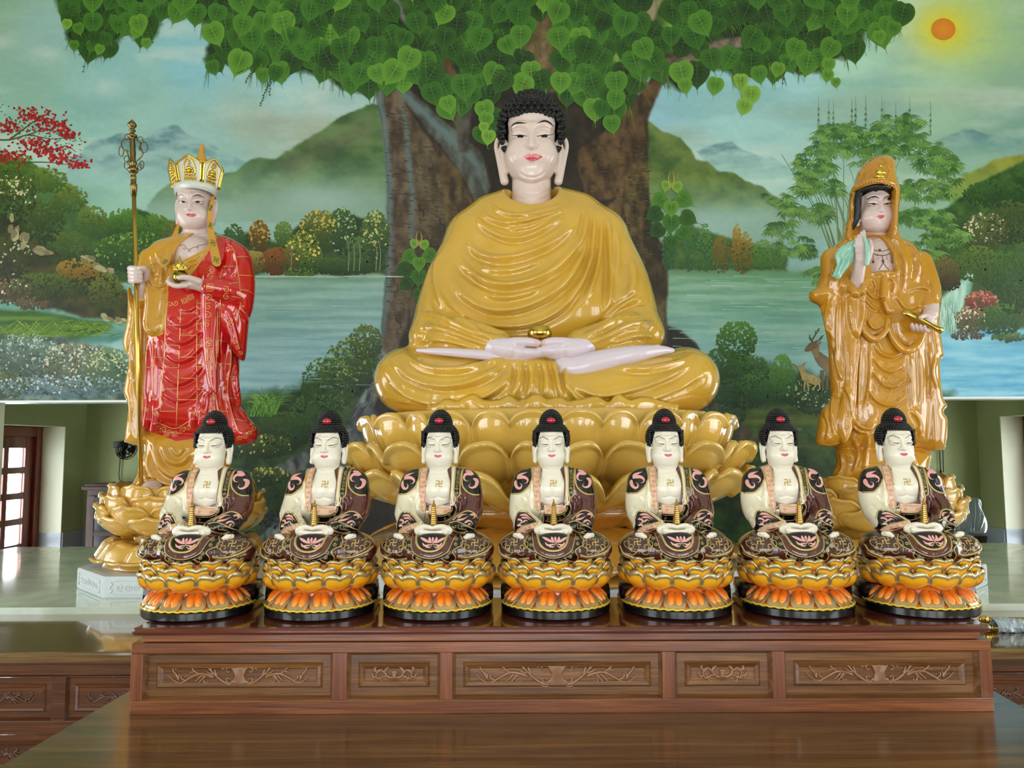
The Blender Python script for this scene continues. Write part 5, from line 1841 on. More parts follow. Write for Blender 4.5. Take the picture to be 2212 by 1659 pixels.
S.tube([(1100, 424, -30, 9), (1150, 412, -62, 12), (1204, 420, -30, 9)], 8, sm=4)
S.tube([(1064, 446, 4, 8), (1088, 462, 56, 10), (1150, 474, 84, 10), (1222, 458, 60, 10), (1272, 434, 6, 8)], 4, sm=5)
S.tube([(1066, 440, 0, 9), (1080, 428, -8, 10), (1098, 418, -16, 9)], 4, sm=3)
robe = S.mesh(2)
robe.begin()
K = 'fold'
for (pts, w, h) in [
 (c1((650, 700), (720, 790), (830, 822), (960, 800), (1100, 755), (1210, 720)), 5, 5),
 (c1((700, 690), (800, 760), (920, 775), (1060, 745), (1180, 705)), 4, 4),
 (c1((620, 760), (720, 860), (850, 910), (970, 890), (1080, 830), (1190, 750)), 5.5, 5.5),
 (c1((760, 800), (860, 850), (960, 840), (1080, 790)), 4, 3.5),
 (c1((590, 890), (650, 980), (740, 1020), (850, 1020), (980, 985), (1110, 920), (1240, 800)), 7, 7),
 (c1((520, 960), (600, 1080), (720, 1160), (850, 1175), (1000, 1140), (1130, 1060), (1240, 930), (1310, 760)), 7.5, 8),
 (c1((500, 1110), (570, 1220), (690, 1300), (810, 1320), (960, 1290), (1120, 1200), (1230, 1060), (1330, 800)), 7.5, 8),
 (c1((480, 1230), (560, 1320), (700, 1390), (850, 1408), (1010, 1380), (1160, 1290), (1260, 1130), (1350, 880)), 7, 8),
 (c1((640, 1060), (740, 1090), (850, 1090), (960, 1060), (1060, 1010)), 6, 4),
 (c1((680, 1220), (800, 1245), (930, 1225), (1040, 1180)), 6, 4),
 (c1((1290, 740), (1270, 860), (1230, 980)), 5, 5),
 (c1((1330, 735), (1320, 900), (1290, 1080), (1220, 1250)), 5, 6),
 (c1((1370, 740), (1365, 920), (1330, 1120), (1260, 1300)), 5, 6),
 (c1((1395, 745), (1415, 960), (1418, 1160), (1400, 1350)), 6, 9),
 (c1((1440, 830), (1460, 1000), (1440, 1180)), 8, 4),
 (c1((1520, 1000), (1550, 1130), (1520, 1260)), 9, 4),
 (c1((455, 960), (420, 1100), (440, 1230), (520, 1320)), 7, 6),
 (c1((400, 1200), (470, 1300), (600, 1380), (720, 1440)), 7, 7),
 (c1((335, 1330), (480, 1370), (640, 1440), (770, 1480)), 6.5, 7),
 (c1((305, 1410), (450, 1425), (620, 1480), (740, 1520)), 6, 6),
 (c1((330, 1490), (480, 1490), (620, 1525)), 5, 4),
 (c1((1650, 1290), (1500, 1340), (1370, 1420), (1250, 1475)), 7, 7),
 (c1((1690, 1390), (1530, 1400), (1390, 1465), (1280, 1510)), 6.5, 7),
 (c1((1690, 1460), (1540, 1465), (1420, 1520)), 6, 5),
 (c1((1600, 1230), (1480, 1300), (1370, 1390)), 6, 6),
 (c1((1630, 1510), (1500, 1520), (1380, 1550)), 5, 4),
 (c2((240, 185), (330, 285), (480, 335), (650, 325), (790, 265), (880, 185)), 7, 8),
 (c2((300, 160), (420, 235), (580, 250), (730, 220), (850, 175)), 6, 6),
 (c2((195, 240), (300, 370), (480, 425), (680, 410), (820, 350), (910, 225)), 7, 7),
 (c2((235, 400), (420, 440), (620, 440)), 6, 3),
 (c2((930, 180), (930, 300), (890, 425)), 6, 7),
 (c2((985, 180), (1000, 300), (975, 425)), 6, 7),
 (c2((1055, 180), (1080, 300), (1070, 420)), 6, 7),
 (c2((1110, 180), (1140, 300), (1170, 430)), 5, 7),
 (c2((1165, 185), (1185, 300), (1200, 400)), 4, 9),
 (c2((1210, 320), (1350, 385), (1550, 355), (1750, 285), (1900, 190)), 7, 8),
 (c2((1210, 370), (1340, 440), (1560, 425), (1800, 345), (1965, 240)), 7, 7),
 (c2((1430, 225), (1600, 245), (1780, 215), (1890, 170)), 6, 5),
 (c2((1205, 330), (1240, 400), (1330, 450)), 5, 5),
]:
 robe.stroke(pts, w, h * 1.25, K)
robe.end(1)
robe.obj('robe', M_gold_robe, big)
mb = MB()
hem = c2((440, 476), (500, 462), (540, 438), (600, 450), (650, 425), (690, 412), (740, 445), (830, 440), (880, 418), (930, 448), (990, 430), (1030, 412), (1080, 440), (1150, 428), (1195, 448), (1270, 440), (1350, 425), (1420, 450), (1470, 412), (1530, 440), (1600, 425), (1680, 440), (1740, 456), (1790, 474))
top = []
for row, dy, dd in ((0, -8, 0), (1, -3, 7), (2, 4, 9), (3, 12, 6), (4, 20, 2)):
 line = []
 for i, p in enumerate(cr(hem, 5)):
  k = p[0] / 9.0
  dep = 262 - ((p[0] - 1180) / 330) ** 2 * 95 + 6 * sin(k * 0.55) + dd
  y = p[1] + dy if row < 3 else 881 + (dy - 12) * 0.7
  line.append(W(p[0], y, YBIG - dep * sB))
 top.append(line)
mb.sheet(top)
hemo = mb.build('robe_hem', M_gold_robe, big)
sol = hemo.modifiers.new('thick', 'SOLIDIFY')
sol.thickness = 0.012
sol.offset = -1
S = Sculpt(YBIG, (1055, 1242, 225, 450, -100, 90), 1.15)
T = head_shape(S, 1148, 293, -6, 56, neck=2.75, nw=.78)
hd = S.mesh(1)
hd.begin()
hd.stroke([(1108, 425), (1150, 433), (1192, 425)], 2.5, -1.6, 'ridge')
hd.stroke([(1108, 412), (1150, 419), (1192, 412)], 2.5, -1.6, 'ridge')
hd.stroke([(1116, 366), (1130, 379), (1149, 384), (1168, 379), (1182, 366)], 3, -1.8, 'ridge')
hd.stroke([(1108, 281), (1122, 277), (1139, 284)], 2, -1.2, 'ridge')
hd.stroke([(1159, 284), (1176, 276), (1192, 281)], 2, -1.2, 'ridge')
hd.end()
body = hd.obj('body', M_skin, big)
def paint(clay, name, m, parent, bands, off=0.5, nu=14, nv=2, sm=6):
 """one painted mark made of one or more touching patches"""
 mb = MB()
 for (A, B) in bands:
  clay.band(mb, A, B, nu, nv, off, 0, sm)
 return mb.build(name, m, parent) if mb.v else None
paint(hd, 'eyebrow', M_line, body, [([(1102, 276), (1110, 267), (1121, 263.5), (1137, 266)], [(1102, 276.5), (1111, 269.5), (1121, 267.4), (1137, 266.6)])], nu=18)
paint(hd, 'eyebrow', M_line, body, [([(1160, 266), (1176, 259.5), (1188, 264), (1197, 274)], [(1160, 266.6), (1176, 263.4), (1187, 266.8), (1197, 274.6)])], nu=18)
paint(hd, 'eye_white', M_eyewhite, body, [([(1110, 293), (1122, 291.5), (1138, 294)], [(1110, 294), (1122, 297), (1138, 296.5)])], 0.4)
paint(hd, 'eye_white', M_eyewhite, body, [([(1162, 294), (1177, 291), (1190, 292.5)], [(1162, 296.5), (1177, 296.5), (1190, 293.5)])], 0.4)
paint(hd, 'eye_line', M_line, body, [([(1105, 291), (1113, 292), (1124, 290.4), (1139, 294)], [(1106, 292), (1113, 293.6), (1124, 292.6), (1139, 295)]),
          ([(1117, 292), (1131, 292)], [(1118, 296.6), (1130, 296.8)])], 0.8, sm=0)
paint(hd, 'eye_line', M_line, body, [([(1160, 294), (1176, 290), (1187, 291), (1195, 289)], [(1160, 295), (1176, 292.2), (1187, 292.8), (1194, 290.4)]),
          ([(1169, 291.5), (1183, 291.5)], [(1170, 296.4), (1182, 296)])], 0.8, sm=0)
paint(hd, 'lips', M_lip, body, [([(1129.5, 338), (1137, 334.5), (1144, 332), (1150, 334), (1156, 332), (1164, 334.5), (1172.5, 338)], [(1129.5, 338.3), (1140, 339.4), (1150, 339.6), (1161, 339.4), (1172.5, 338.3)]),
        ([(1130.5, 338.3), (1140, 339.4), (1150, 339.6), (1161, 339.4), (1171.5, 338.3)], [(1131, 339), (1139, 345), (1150, 347.5), (1162, 345), (1171, 339)])], 0.5, 24, 3, 5)
mb = MB()
q = hd.hit(1148.5, 265)
mb.ball(q, 1.9 * sB, 10, 6)
mb.build('urna', M_silver, body)
mb = MB()
hc = np.array(T(0, .36, -.3))
hcw = S.P(*hc)
R3 = np.array([1.24, 1.16, 1.38]) * 56 * sB
mb.ball(hcw, (1.09 * 56 * sB, 1.0 * 56 * sB, 1.3 * 56 * sB), 32, 20)
lat = np.radians(np.arange(-46, 90, 9.6))
row = 0
for la in lat:
 n = max(1, int(round(2 * pi * cos(la) * 1.24 / .262)))
 for i in range(n):
  lo = 2 * pi * (i + 0.5 * (row % 2)) / n
  nrm = np.array([sin(lo) * cos(la), -cos(lo) * cos(la), sin(la)])
  u, v, w = 1.24 * nrm[0], .34 + 1.36 * nrm[2], -.3 - 1.12 * nrm[1]
  if w > -0.02 and abs(u) < 1.22 and v < 1.04 - 0.12 * abs(u) and not (abs(u) > 1.04 and w < .25 and v > -.55):
   continue
  if v < -.62:
   continue
  curl(mb, S.P(*T(u, v, w)), np.array([nrm[0] / 1.24, nrm[1] / 1.12, nrm[2] / 1.36 - .12]), 8.0 * sB, 9.5 * sB)
 row += 1
cf = hd.centers()
fx_, fy_ = proj(cf)
hd.shell(mb, (fy_ < 244 - ((fx_ - 1148) / 60) ** 2 * -10) & (cf[:, 1] < YBIG + .06), 1.2)
for j in range(11):
 for i in range(-6, 7):
  x, y = 1148 + 13.2 * (i + .5 * (j % 2)), 235 - 9.6 * j
  h_ = hd.bvh().ray_cast(Vector(CAM), Vector(raydir(x, y)))
  if h_[0] is not None:
   curl(mb, np.array(h_[0]), np.array(h_[1]) + np.array([0, 0, -.3]), 8.6 * sB, 12 * sB)
for t in np.linspace(-1, 1, 13):
 u = t * 1.0
 v = .92 - .1 * t * t - .04 * abs(t)
 w = .78 * sqrt(max(0.02, 1 - (u / 1.08) ** 2)) - .02
 p = S.P(*T(u, v, w))
 g = np.array([u * .8, -0.95 * (w + .3), .35])
 curl(mb, p, g, 8.0 * sB, 9.5 * sB)
for s in (-1, 1):
 for v, u, w in ((.62, 1.06, .3), (.34, 1.12, .2), (.06, 1.15, .1), (-.22, 1.13, .05), (-.5, 1.06, .08), (.2, 1.2, -.02), (.48, 1.18, .05), (-.08, 1.22, -.1)):
  p = S.P(*T(s * u, v, w))
  curl(mb, p, np.array([s * .8, -.6, .1]), 7.8 * sB, 9.5 * sB)
mb.build('hair', M_hairblack, big)
S = Sculpt(YBIG, (1050, 1290, 718, 795, 150, 280), 1.3)
for (sx, w0, pl) in ((1, 1060, 0), (-1, 1270, 4)):
 def X(v):
  return w0 + sx * v
 S.tube([(X(-10), 745, 180, 22), (X(14), 750, 200, 22), (X(44), 756, 216, 20)], 6, dep=1.2)
 for f in range(4):
  y0 = 757 + 5.2 * f - pl
  L = [104, 112, 106, 88][f]
  S.tube([(X(38), y0, 222 - 2 * f, 9.5), (X(74), y0 + 4 - 2 * f, 236 - 3 * f, 8.6), (X(L), y0 + 4 - 2.6 * f, 232 - 5 * f, 7)], 2.2, sm=3)
 S.tube([(X(20), 748, 214, 13), (X(50), 740, 228, 10), (X(80), 738.5, 236, 8.6), (X(99 if sx > 0 else 93), 741, 238, 7.4)], 4, sm=4)
hands = S.mesh(1)
ho = hands.obj('hands', M_skin2, big)
for x in (1156, 1173):
 mb = MB()
 G = []
 for j in range(4):
  G.append([hands.hit(x - 4 + 10 * i / 4 * (1 if x < 1165 else 1), 737.2 + 2.6 * j, 0.5 if 0 < j < 3 and 0 < i < 4 else 0.15) for i in range(5)])
 if all(p is not None for r in G for p in r):
  mb.sheet(G)
  mb.build('thumbnail', M_nail, ho)
S = Sculpt(YBIG, (890, 1140, 735, 840, 120, 260), 1.6)
S.tube([(902, 757, 158, 4), (960, 760, 186, 8), (1050, 767, 205, 10), (1120, 776, 212, 11)], 3, sm=4)
S.mesh(1).obj('bare_shin', M_skin2, big)
S = Sculpt(YBIG, (1180, 1470, 735, 850, 120, 260), 1.6)
S.tube([(1214, 786, 214, 18), (1240, 796, 216, 24), (1300, 779, 214, 21), (1370, 765, 196, 17), (1425, 757, 172, 10), (1452, 757, 160, 5)], 6, sm=4)
S.tube([(1222, 800, 214, 16), (1232, 820, 206, 10)], 8)
S.ball(1419, 751, 176, 8, 6, 7, 3)
legs = S.mesh(1)
legs.obj('bare_foot', M_skin2, big)
bwz = W(1166, 735, YBIG - 222 * sB)
bsc = (YBIG - 222 * sB) / F
bowl = empty('alms_bowl', bwz, 'small polished brass bowl resting in the cupped hands of the large yellow statue', 'bowl')
mb = MB()
mb.lathe([(0.1 * bsc, 0), (17 * bsc, 0.3 * bsc), (24 * bsc, 6 * bsc), (27 * bsc, 15 * bsc), (25 * bsc, 23 * bsc), (21.5 * bsc, 28 * bsc), (21 * bsc, 29.2 * bsc), (19.6 * bsc, 28.6 * bsc), (22 * bsc, 22 * bsc), (23 * bsc, 14 * bsc), (16 * bsc, 4 * bsc), (0.1 * bsc, 3 * bsc)], bwz, 36)
mb.build('bowl_body', M_gold, bowl)
lz0 = float(W(1180, 884, YBIG - 300 * sB)[2])
def zz(py, dep=0):
 return float(W(1180, py, YBIG - dep * sB)[2]) - 0.0
lc = (bigc[0], YBIG, 0)
R_ = lambda px: px * sB
throne = MB()
LP = 1.0
top_z = lz0
mid = [(R_(300), zz(1112, 300)), (R_(340), zz(1075, 340)), (R_(366), zz(1000, 366)), (R_(362), zz(930, 362)), (R_(362), top_z - .012), (R_(352), top_z), (R_(0.5), top_z + 0.001)]
throne.lathe([(R_(0.5), zz(1114, 300))] + mid, lc, 72)
thr = throne.build('lotus_throne', M_lotus_glaze, big)
rows_ = [
 (16, 0.5, [(340, 1010), (370, 985), (388, 940), (392, 905), (386, 880)], 0.206, .20),
 (16, 0.0, [(330, 1070), (378, 1050), (412, 1010), (426, 975), (428, 950)], 0.206, .24),
 (16, 0.5, [(290, 1116), (352, 1106), (400, 1080), (424, 1046), (432, 1018)], 0.215, .32),
]
for ri, (n, ph, prof, ha, heart) in enumerate(rows_):
 pr = [(R_(r), zz(y, r * .97)) for r, y in prof]
 for i in range(n):
  a0 = 2 * pi * (i + ph) / n
  if a0 > pi:
   a0 -= 2 * pi
  if abs(a0) > 2.2:
   continue
  mb = MB()
  petal(mb, lc, pr, a0, ha, 40, 26, heart, 0.15, R_(9), 0.02, shape=lambda v: 0.8 + 0.2 * min(1, v * 1.6), belly=R_(0), bend=R_(26), ridge=-R_(3))
  mb.build('lotus_petal', M_lotus_glaze, thr)
mb = MB()
zbot = SLAB + 0.0635
wz = lambda t: zbot + .01 + (zz(1112, 300) - zbot - .01) * t
mb.lathe([(R_(250), wz(0)), (R_(235), wz(.45)), (R_(245), wz(.7)), (R_(290), wz(.9)), (R_(305), wz(1.03))], lc, 64, cap=True)
mb.build('throne_waist', mat('deep_amber_glaze', (196, 132, 44), rough=0.22, coat=1.0, var=0.1, vscale=5), thr)
M_amber2 = mat('amber_glaze', (206, 150, 56), rough=0.22, coat=1.0, var=0.1, vscale=5)
for i in range(12):
 a0 = 2 * pi * (i + 0.5) / 12
 if a0 > pi:
  a0 -= 2 * pi
 if abs(a0) > 2.2:
  continue
 mb = MB()
 petal(mb, lc, [(R_(240), wz(.62)), (R_(300), wz(.56)), (R_(360), wz(.34)), (R_(388), zbot + 0.03), (R_(396), zbot + 0.026)], a0, 0.3, 18, 12, .08, 0.14, -R_(7), 0.02, shape=lambda v: 0.6 + 0.4 * min(1, v * 1.5))
 mb.build('lotus_petal', M_amber2, thr)
mb = MB()
mb.lathe([(R_(230), wz(.5)), (R_(330), wz(.2)), (R_(385), zbot + .006), (R_(385), zbot)], lc, 64)
mb.build('throne_foot', M_amber2, thr)
M_plinth = mat('white_stone_plinth', (214, 222, 226), rough=0.3, coat=0.3, var=0.03, vscale=8)
pl = MB()
bm = bmesh.new()
bmesh.ops.create_cone(bm, cap_ends=True, segments=8, radius1=R_(420), radius2=R_(420), depth=0.061)
bmesh.ops.rotate(bm, verts=bm.verts, cent=(0, 0, 0), matrix=Matrix.Rotation(pi / 8, 3, 'Z'))
bmesh.ops.bevel(bm, geom=bm.edges[:], offset=0.006, segments=2, affect='EDGES')
pl.bm(bm, 0, False, Matrix.Translation((lc[0], lc[1], SLAB + .0308)))
plo = pl.build('stone_plinth', M_plinth, origin=(lc[0], lc[1], SLAB))
tag(plo, 'broad low white plinth under the giant lotus throne of the central statue', 'plinth')
M_maroon = mat('maroon_lacquer', (84, 32, 27), rough=0.18, coat=1.0)
M_brownk = mat('dark_brown_lacquer', (66, 30, 26), rough=0.2, coat=0.9)
M_ivory = mat('ivory_paint', (238, 231, 214), rough=0.28, coat=0.35)
M_creamp = mat('cream_lacquer', (234, 225, 200), rough=0.18, coat=0.9)
M_blackg = mat('black_gloss_paint', (12, 11, 14), rough=0.22, coat=.35)
M_pink = mat('pink_paint', (238, 168, 170), rough=0.3, coat=0.4)
M_peach = mat('peach_paint', (232, 190, 164), rough=0.35, coat=0.3)
M_peachd = mat('salmon_line_paint', (206, 130, 104), rough=0.4)
M_goldp = mat('gold_paint', (206, 180, 116), rough=0.34, metal=0.55, coat=0.3)
M_silvergold = mat('silver_gold_paint', (196, 178, 132), rough=0.28, metal=0.7, coat=0.4)
M_jewel = mat('red_jewel_paint', (176, 16, 44), rough=0.25, coat=0.6)
M_lip2 = mat('rose_lip_paint', (206, 60, 96), rough=0.3)
M_pagoda = mat('pagoda_gold', (206, 168, 92), rough=0.28, metal=0.85)
M_yel = mat('yellow_edge_paint', (232, 200, 60), rough=0.3, coat=0.5)
M_bronze = mat('bronze_paint', (150, 112, 62), rough=0.32, metal=0.5, coat=0.4)
M_orange, nt, b = new_mat('airbrushed_lotus_paint')
at = nt.nodes.new('ShaderNodeVertexColor')
at.layer_name = 'Col'
nt.links.new(at.outputs['Color'], b.inputs['Base Color'])
b.inputs['Roughness'].default_value = 0.18
b.inputs['Coat Weight'].default_value = 0.9
M_orange2 = mat('orange_paint', (240, 130, 36), rough=0.25, coat=0.6)
YL = 1.64
sL = YL / F
YT = 1.70
sT = YT / F
C0 = W(1200, 1300, YL)
small = empty('small_seated_statue', (C0[0], YL, BOXTOP))
def zs(py, r):
 return float(W(1200, py, YL - r * sL)[2])
def p1(*pts):
 return [(1050 + .1627 * p[0], 860 + .1627 * p[1]) for p in pts]
def p2(*pts):
 return [(1050 + .1688 * p[0], 1080 + .1688 * p[1]) for p in pts]
zring = zs(1321, 114)
mb = MB()
r = 114.5 * sL
n = 48
prof = [(.97, BOXTOP), (1.0, BOXTOP + .004), (1.0, zring - .003), (.975, zring), (.4, zring)]
out = []
for i in range(n + 1):
 a = -pi / 2 * 1.0 + pi * i / n
 out.append((sin(a) * r, -cos(a) * r))
out += [(r, .075), (.094, .104), (-.094, .104), (-r, .075)]
m = len(out)
vs = []
for (k, z) in prof[:4]:
 vs += [(C0[0] + o[0] * k, YL + o[1] * k, z) for o in out]
for j in range(3):
 mb.add(vs[j * m:(j + 2) * m], [(i, (i + 1) % m, m + (i + 1) % m, m + i) for i in range(m)], 0, True)
mb.add(vs[:m], [tuple(range(m - 1, -1, -1))], 0, False)
mb.add(vs[3 * m:4 * m], [tuple(range(m))], 0, False)
mb.build('base', M_blackg, small)
mb = MB()
zbk = zs(1262, 0)
bk = [(-.113, -.01), (-.115, .04), (-.108, .082), (-.07, .1), (.07, .1), (.108, .082), (.115, .04), (.113, -.01), (.06, -.012), (-.06, -.012)]
m = len(bk)
vs = []
for (k, z) in ((1, zring - .001), (1.005, (zring + zbk) / 2), (.99, zbk)):
 vs += [(C0[0] + o[0] * k, YL + o[1] * k, z) for o in bk]
fs = [(j * m + i, j * m + (i + 1) % m, (j + 1) * m + (i + 1) % m, (j + 1) * m + i) for j in range(2) for i in range(m)]
fs += [tuple(range(m - 1, -1, -1)), tuple(2 * m + i for i in range(m))]
mb.add(vs, fs, 0, True)
mb.build('rear_block', M_blackg, small)
lcs = (C0[0], YL, 0)
mb = MB()
q = lambda px: px * sL
ztop = zs(1222, 100)
prof = [(q(112), zring - .001), (q(113), zring + .0015), (q(104), zring + .006), (q(88), zs(1296, 88)), (q(80), zs(1280, 80)), (q(86), zs(1273, 86)), (q(100), zs(1262, 100)), (q(108), zs(1240, 108)), (q(100), ztop), (q(1), ztop + .001)]
mb.lathe(prof, lcs, 56)
seat = mb.build('lotus_seat', M_orange2, small)
mb = MB()
rng_pts = [(C0[0] + sin(a) * q(113.5), YL - cos(a) * q(113.5), zring + .0012 + .0009 * sin(a * 42)) for a in np.linspace(-1.75, 1.75, 120)]
mb.tube(rng_pts, .0022, 6)
mb.build('beaded_edge', M_yel, seat)
def petal_cols(mb, nu, nv, fn, yel, org):
 C = []
 for side in (0, 1):
  for j in range(nv + 1):
   for i in range(nu + 1):
    t = fn(-1 + 2 * i / nu, j / nv)
    C.append([org[k] + (yel[k] - org[k]) * t for k in range(3)])
 return C
YEL, ORG = lin((240, 172, 26)), lin((226, 78, 16))
rim = lambda u, v, e: 1 if e < 0.2 else 0
for (n, ph, prof, ha, seed) in [
 (12, 0, [(90, 1236), (99, 1233), (106, 1226), (111, 1218), (112, 1211)], .235, 0),
 (12, .5, [(86, 1262), (98, 1258), (109, 1248), (115, 1236), (117, 1224)], .262, 1),
 (12, 0, [(78, 1277), (98, 1275), (112, 1268), (119, 1256), (121, 1241)], .29, 2),
]:
 pr = [(q(r), zs(y, r)) for r, y in prof]
 for i in range(n):
  a0 = 2 * pi * (i + ph) / n
  if a0 > pi:
   a0 -= 2 * pi
  if abs(a0) > 1.85:
   continue
  mb = MB()
  nu, nv = 26, 18
  petal(mb, lcs, pr, a0, ha, nu, nv, .09, .22, q(2.2), .0022, shape=lambda v: .55 + .45 * min(1, v * 1.8), belly=q(6), bend=q(7), matf=rim)
  mb.col = petal_cols(mb, nu, nv, lambda u, v: min(1, max(0, ((u * 1.5) ** 2 + ((v - .26) / .36) ** 2) ** .5 - .42)), YEL, ORG)
  mb.build('lotus_petal', [M_orange, M_silvergold], seat)
for i in range(14):
 a0 = 2 * pi * (i + .5) / 14
 if a0 > pi:
  a0 -= 2 * pi
 if abs(a0) > 1.85:
  continue
 mb = MB()
 prl = [(q(80), zs(1283, 80)), (q(91), zs(1292, 91)), (q(103), zs(1306, 103)), (q(112), zs(1318.5, 112)), (q(114), zs(1320, 114))]
 petal(mb, lcs, prl, a0, .222, 22, 14, .05, .2, q(1.6), .002, shape=lambda v: .74 + .26 * min(1, v * 1.4), matf=lambda u, v, e: 0 if e < .5 else 1, bend=q(2.4), belly=q(1))
 b0 = mb.build('base_petal', [M_silvergold, M_bronze], seat)
 mb = MB()
 A_ = np.array([q(83), zs(1281, 83) + .001])
 B_ = np.array([q(108), zs(1311, 108) + .001])
 mid_ = (A_ + B_) / 2
 sl_ = atan2(B_[1] - A_[1], B_[0] - A_[0])
 cc = []
 for s in (-1, 1):
  an = a0 + s * .075
  Mx = Matrix.Rotation(an - pi / 2, 3, 'Z') @ Matrix.Rotation(-sl_, 3, 'Y')
  mb.ball((lcs[0] + mid_[0] * sin(an), lcs[1] - mid_[0] * cos(an), mid_[1]), (np.linalg.norm(B_ - A_) * .54, .0082, .0062), 14, 12, 0, Mx)
 o_ = np.array([lcs[0], lcs[1]])
 for p_ in mb.v:
  tt = (np.hypot(p_[0] - o_[0], p_[1] - o_[1]) - q(86)) / q(24)
  f_ = min(1, max(0, 1.2 * abs(tt - .45)))
  cc.append([o1 + (y1 - o1) * f_ for o1, y1 in zip(lin((240, 108, 20)), lin((248, 176, 48)))])
 mb.col = cc
 mb.build('petal_pads', M_orange, b0)
S = Sculpt(YT, (1135, 1248, 905, 1112, -50, 64), .85)
Ts = head_shape(S, 1190.5, 959.5, -2, 31.5, neck=2.7, nw=.70, vs=.46, jaw=.87, ear=[(1.0, .02, -.1, .07), (1.16, .12, -.3, .08), (1.2, -.3, -.34, .09), (1.14, -.75, -.2, .1), (1.1, -1.2, -.06, .14), (1.09, -1.45, 0, .15)], eyes=.43)
S.ball(1193, 1060, -2, 50, 56, 36, 8)
S.tube([(1178, 1024, -10, 17), (1193, 1016, -10, 20), (1209, 1024, -10, 17)], 8)
for s in (-1, 1):
 S.ball(1194 + s * 14, 1056, 24, 17, 19, 12, 7)
sk = S.mesh(1)
sk.begin()
for y in (1009, 1016, 1022):
 sk.stroke([(1171, y - 4), (1192, y), (1213, y - 4)], 1.4, -1.0, 'ridge')
sk.stroke([(1172, 1072), (1182, 1076), (1194, 1073), (1206, 1076), (1217, 1072)], 2.2, -1.2, 'ridge')
sk.stroke([(1194, 1050), (1194, 1074)], 2.4, -.8, 'ridge')
sk.end()
S = Sculpt(YT, (1145, 1245, 1122, 1172, 60, 140), .8)
S.ball(1195, 1147, 100, 38, 13, 15)
S.ball(1195, 1143, 118, 22, 4.2, 16, 3, op='s')
for s in (-1, 1):
 S.tube([(1195 + s * 34, 1143, 100, 7), (1195 + s * 20, 1136.5, 111, 5.2), (1195 + s * 7, 1137.5, 116, 4), (1195 + s * 1.5, 1139.5, 116, 3.2)], 3, sm=3)
for k in range(4):
 S.tube([(1168 + 2 * k, 1147 + 3 * k, 112 - k, 5), (1195, 1150.5 + 2.6 * k, 117 - 1.5 * k, 4.4), (1216 - 3 * k, 1148 + 3 * k, 114 - 2 * k, 3.6)], 1.0, sm=3)
for k in range(3):
 S.tube([(1224 - 2 * k, 1147 + 3 * k, 108, 5), (1206, 1151.5 + 2.6 * k, 112 - 1.5 * k, 4)], 1.0)
hn = S.mesh(1)
toes = []
for s in (-1, 1):
 x = 1196 + s * 75
 S = Sculpt(YT, (x - 22, x + 22, 1142, 1172, 50, 130), .8)
 S.tube([(x + s * 8, 1156, 96, 5), (x, 1157, 102, 6), (x - s * 7, 1161, 102, 4.5)], 2)
 S.ball(x + s * 7, 1154.5, 103, 3.2, 2.6, 3, 1)
 toes.append(S.mesh(1))
sbody = sk.obj('body', M_ivory, small)
hn.obj('hands', M_ivory, small)
for t_ in toes:
 t_.obj('bare_toe', M_ivory, small)
paint(sk, 'eyebrow', M_line, sbody, [([(1165.5, 948), (1173.5, 943.4), (1185, 948.6)], [(1165.5, 948.4), (1173.5, 944.6), (1185, 949.2)])], .35)
paint(sk, 'eyebrow', M_line, sbody, [([(1197, 948.8), (1208, 942.8), (1217, 945.6)], [(1197, 949.4), (1208, 944), (1217, 946)])], .35)
paint(sk, 'eye_line', M_line, sbody, [([(1166, 955.8), (1173, 959), (1183.5, 959.2)], [(1166, 956.1), (1173, 960.2), (1183.5, 960.9)])], .35)
paint(sk, 'eye_line', M_line, sbody, [([(1200, 959.2), (1210, 958.6), (1217.5, 955.2)], [(1200, 960.9), (1210, 960), (1217.5, 955.6)])], .35)
paint(sk, 'lips', M_lip2, sbody, [([(1183.5, 982.8), (1188, 981.6), (1192, 982.6), (1196, 981.6), (1200.5, 982.8)], [(1184, 984.6), (1192, 984.8), (1200, 984.6)]),
         ([(1184.4, 984.8), (1192, 985), (1199.6, 984.8)], [(1185.4, 986), (1192, 987.8), (1198.6, 986)])], .35, 16, 2)
mb = MB()
mb.ball(sk.hit(1191.5, 948.5), .0011, 8, 6)
mb.build('urna', M_silver, sbody)
def manji(clay, mb, cx, cy, h, w, off=.5, mt=0, sk_=0.0, th=0.0):
 """the temple's blessing sign as raised bars"""
 segs = [((0, 1), (0, -1)), ((-1, 0), (1, 0)), ((0, 1), (-1, 1)), ((0, -1), (1, -1)), ((1, 0), (1, 1)), ((-1, 0), (-1, -1))]
 for (a, b_) in segs:
  e = w / h * .5
  d = np.array(b_, float) - np.array(a, float)
  d /= np.linalg.norm(d)
  A = np.array(a) - d * e
  B = np.array(b_) + d * e
  P = [(cx + h * (A[0] + (B[0] - A[0]) * t + sk_ * (A[1] + (B[1] - A[1]) * t)), cy - h * (A[1] + (B[1] - A[1]) * t)) for t in np.linspace(0, 1, 7)]
  if th:
   clay.line(mb, P, th, off, 6)
  else:
   clay.ribbon(mb, P, w / 2, off, mt, 0, 7)
mb = MB()
manji(sk, mb, 1195.5, 1044, 6.0, 2.5, .45)
mb.build('chest_sign', M_goldp, sbody)
mb = MB()
hcc = S.P(0, 0, 0)
S2 = Sculpt(YT, (1100, 1290, 870, 1000, -80, 60), 4)
k_ = 31.5 * sT
mb.ball(S2.P(*Ts(0, .42, -.3)), (1.14 * k_, 1.0 * k_, 1.12 * k_), 24, 16)
mb.ball(S2.P(*Ts(0, 1.5, -.32)), (.7 * k_, .66 * k_, .82 * k_), 20, 14)
def put(u, v, w, r=2.7):
 p = S2.P(*Ts(u, v, w))
 mb.ball(p, r * sT, 7, 5)
row = 0
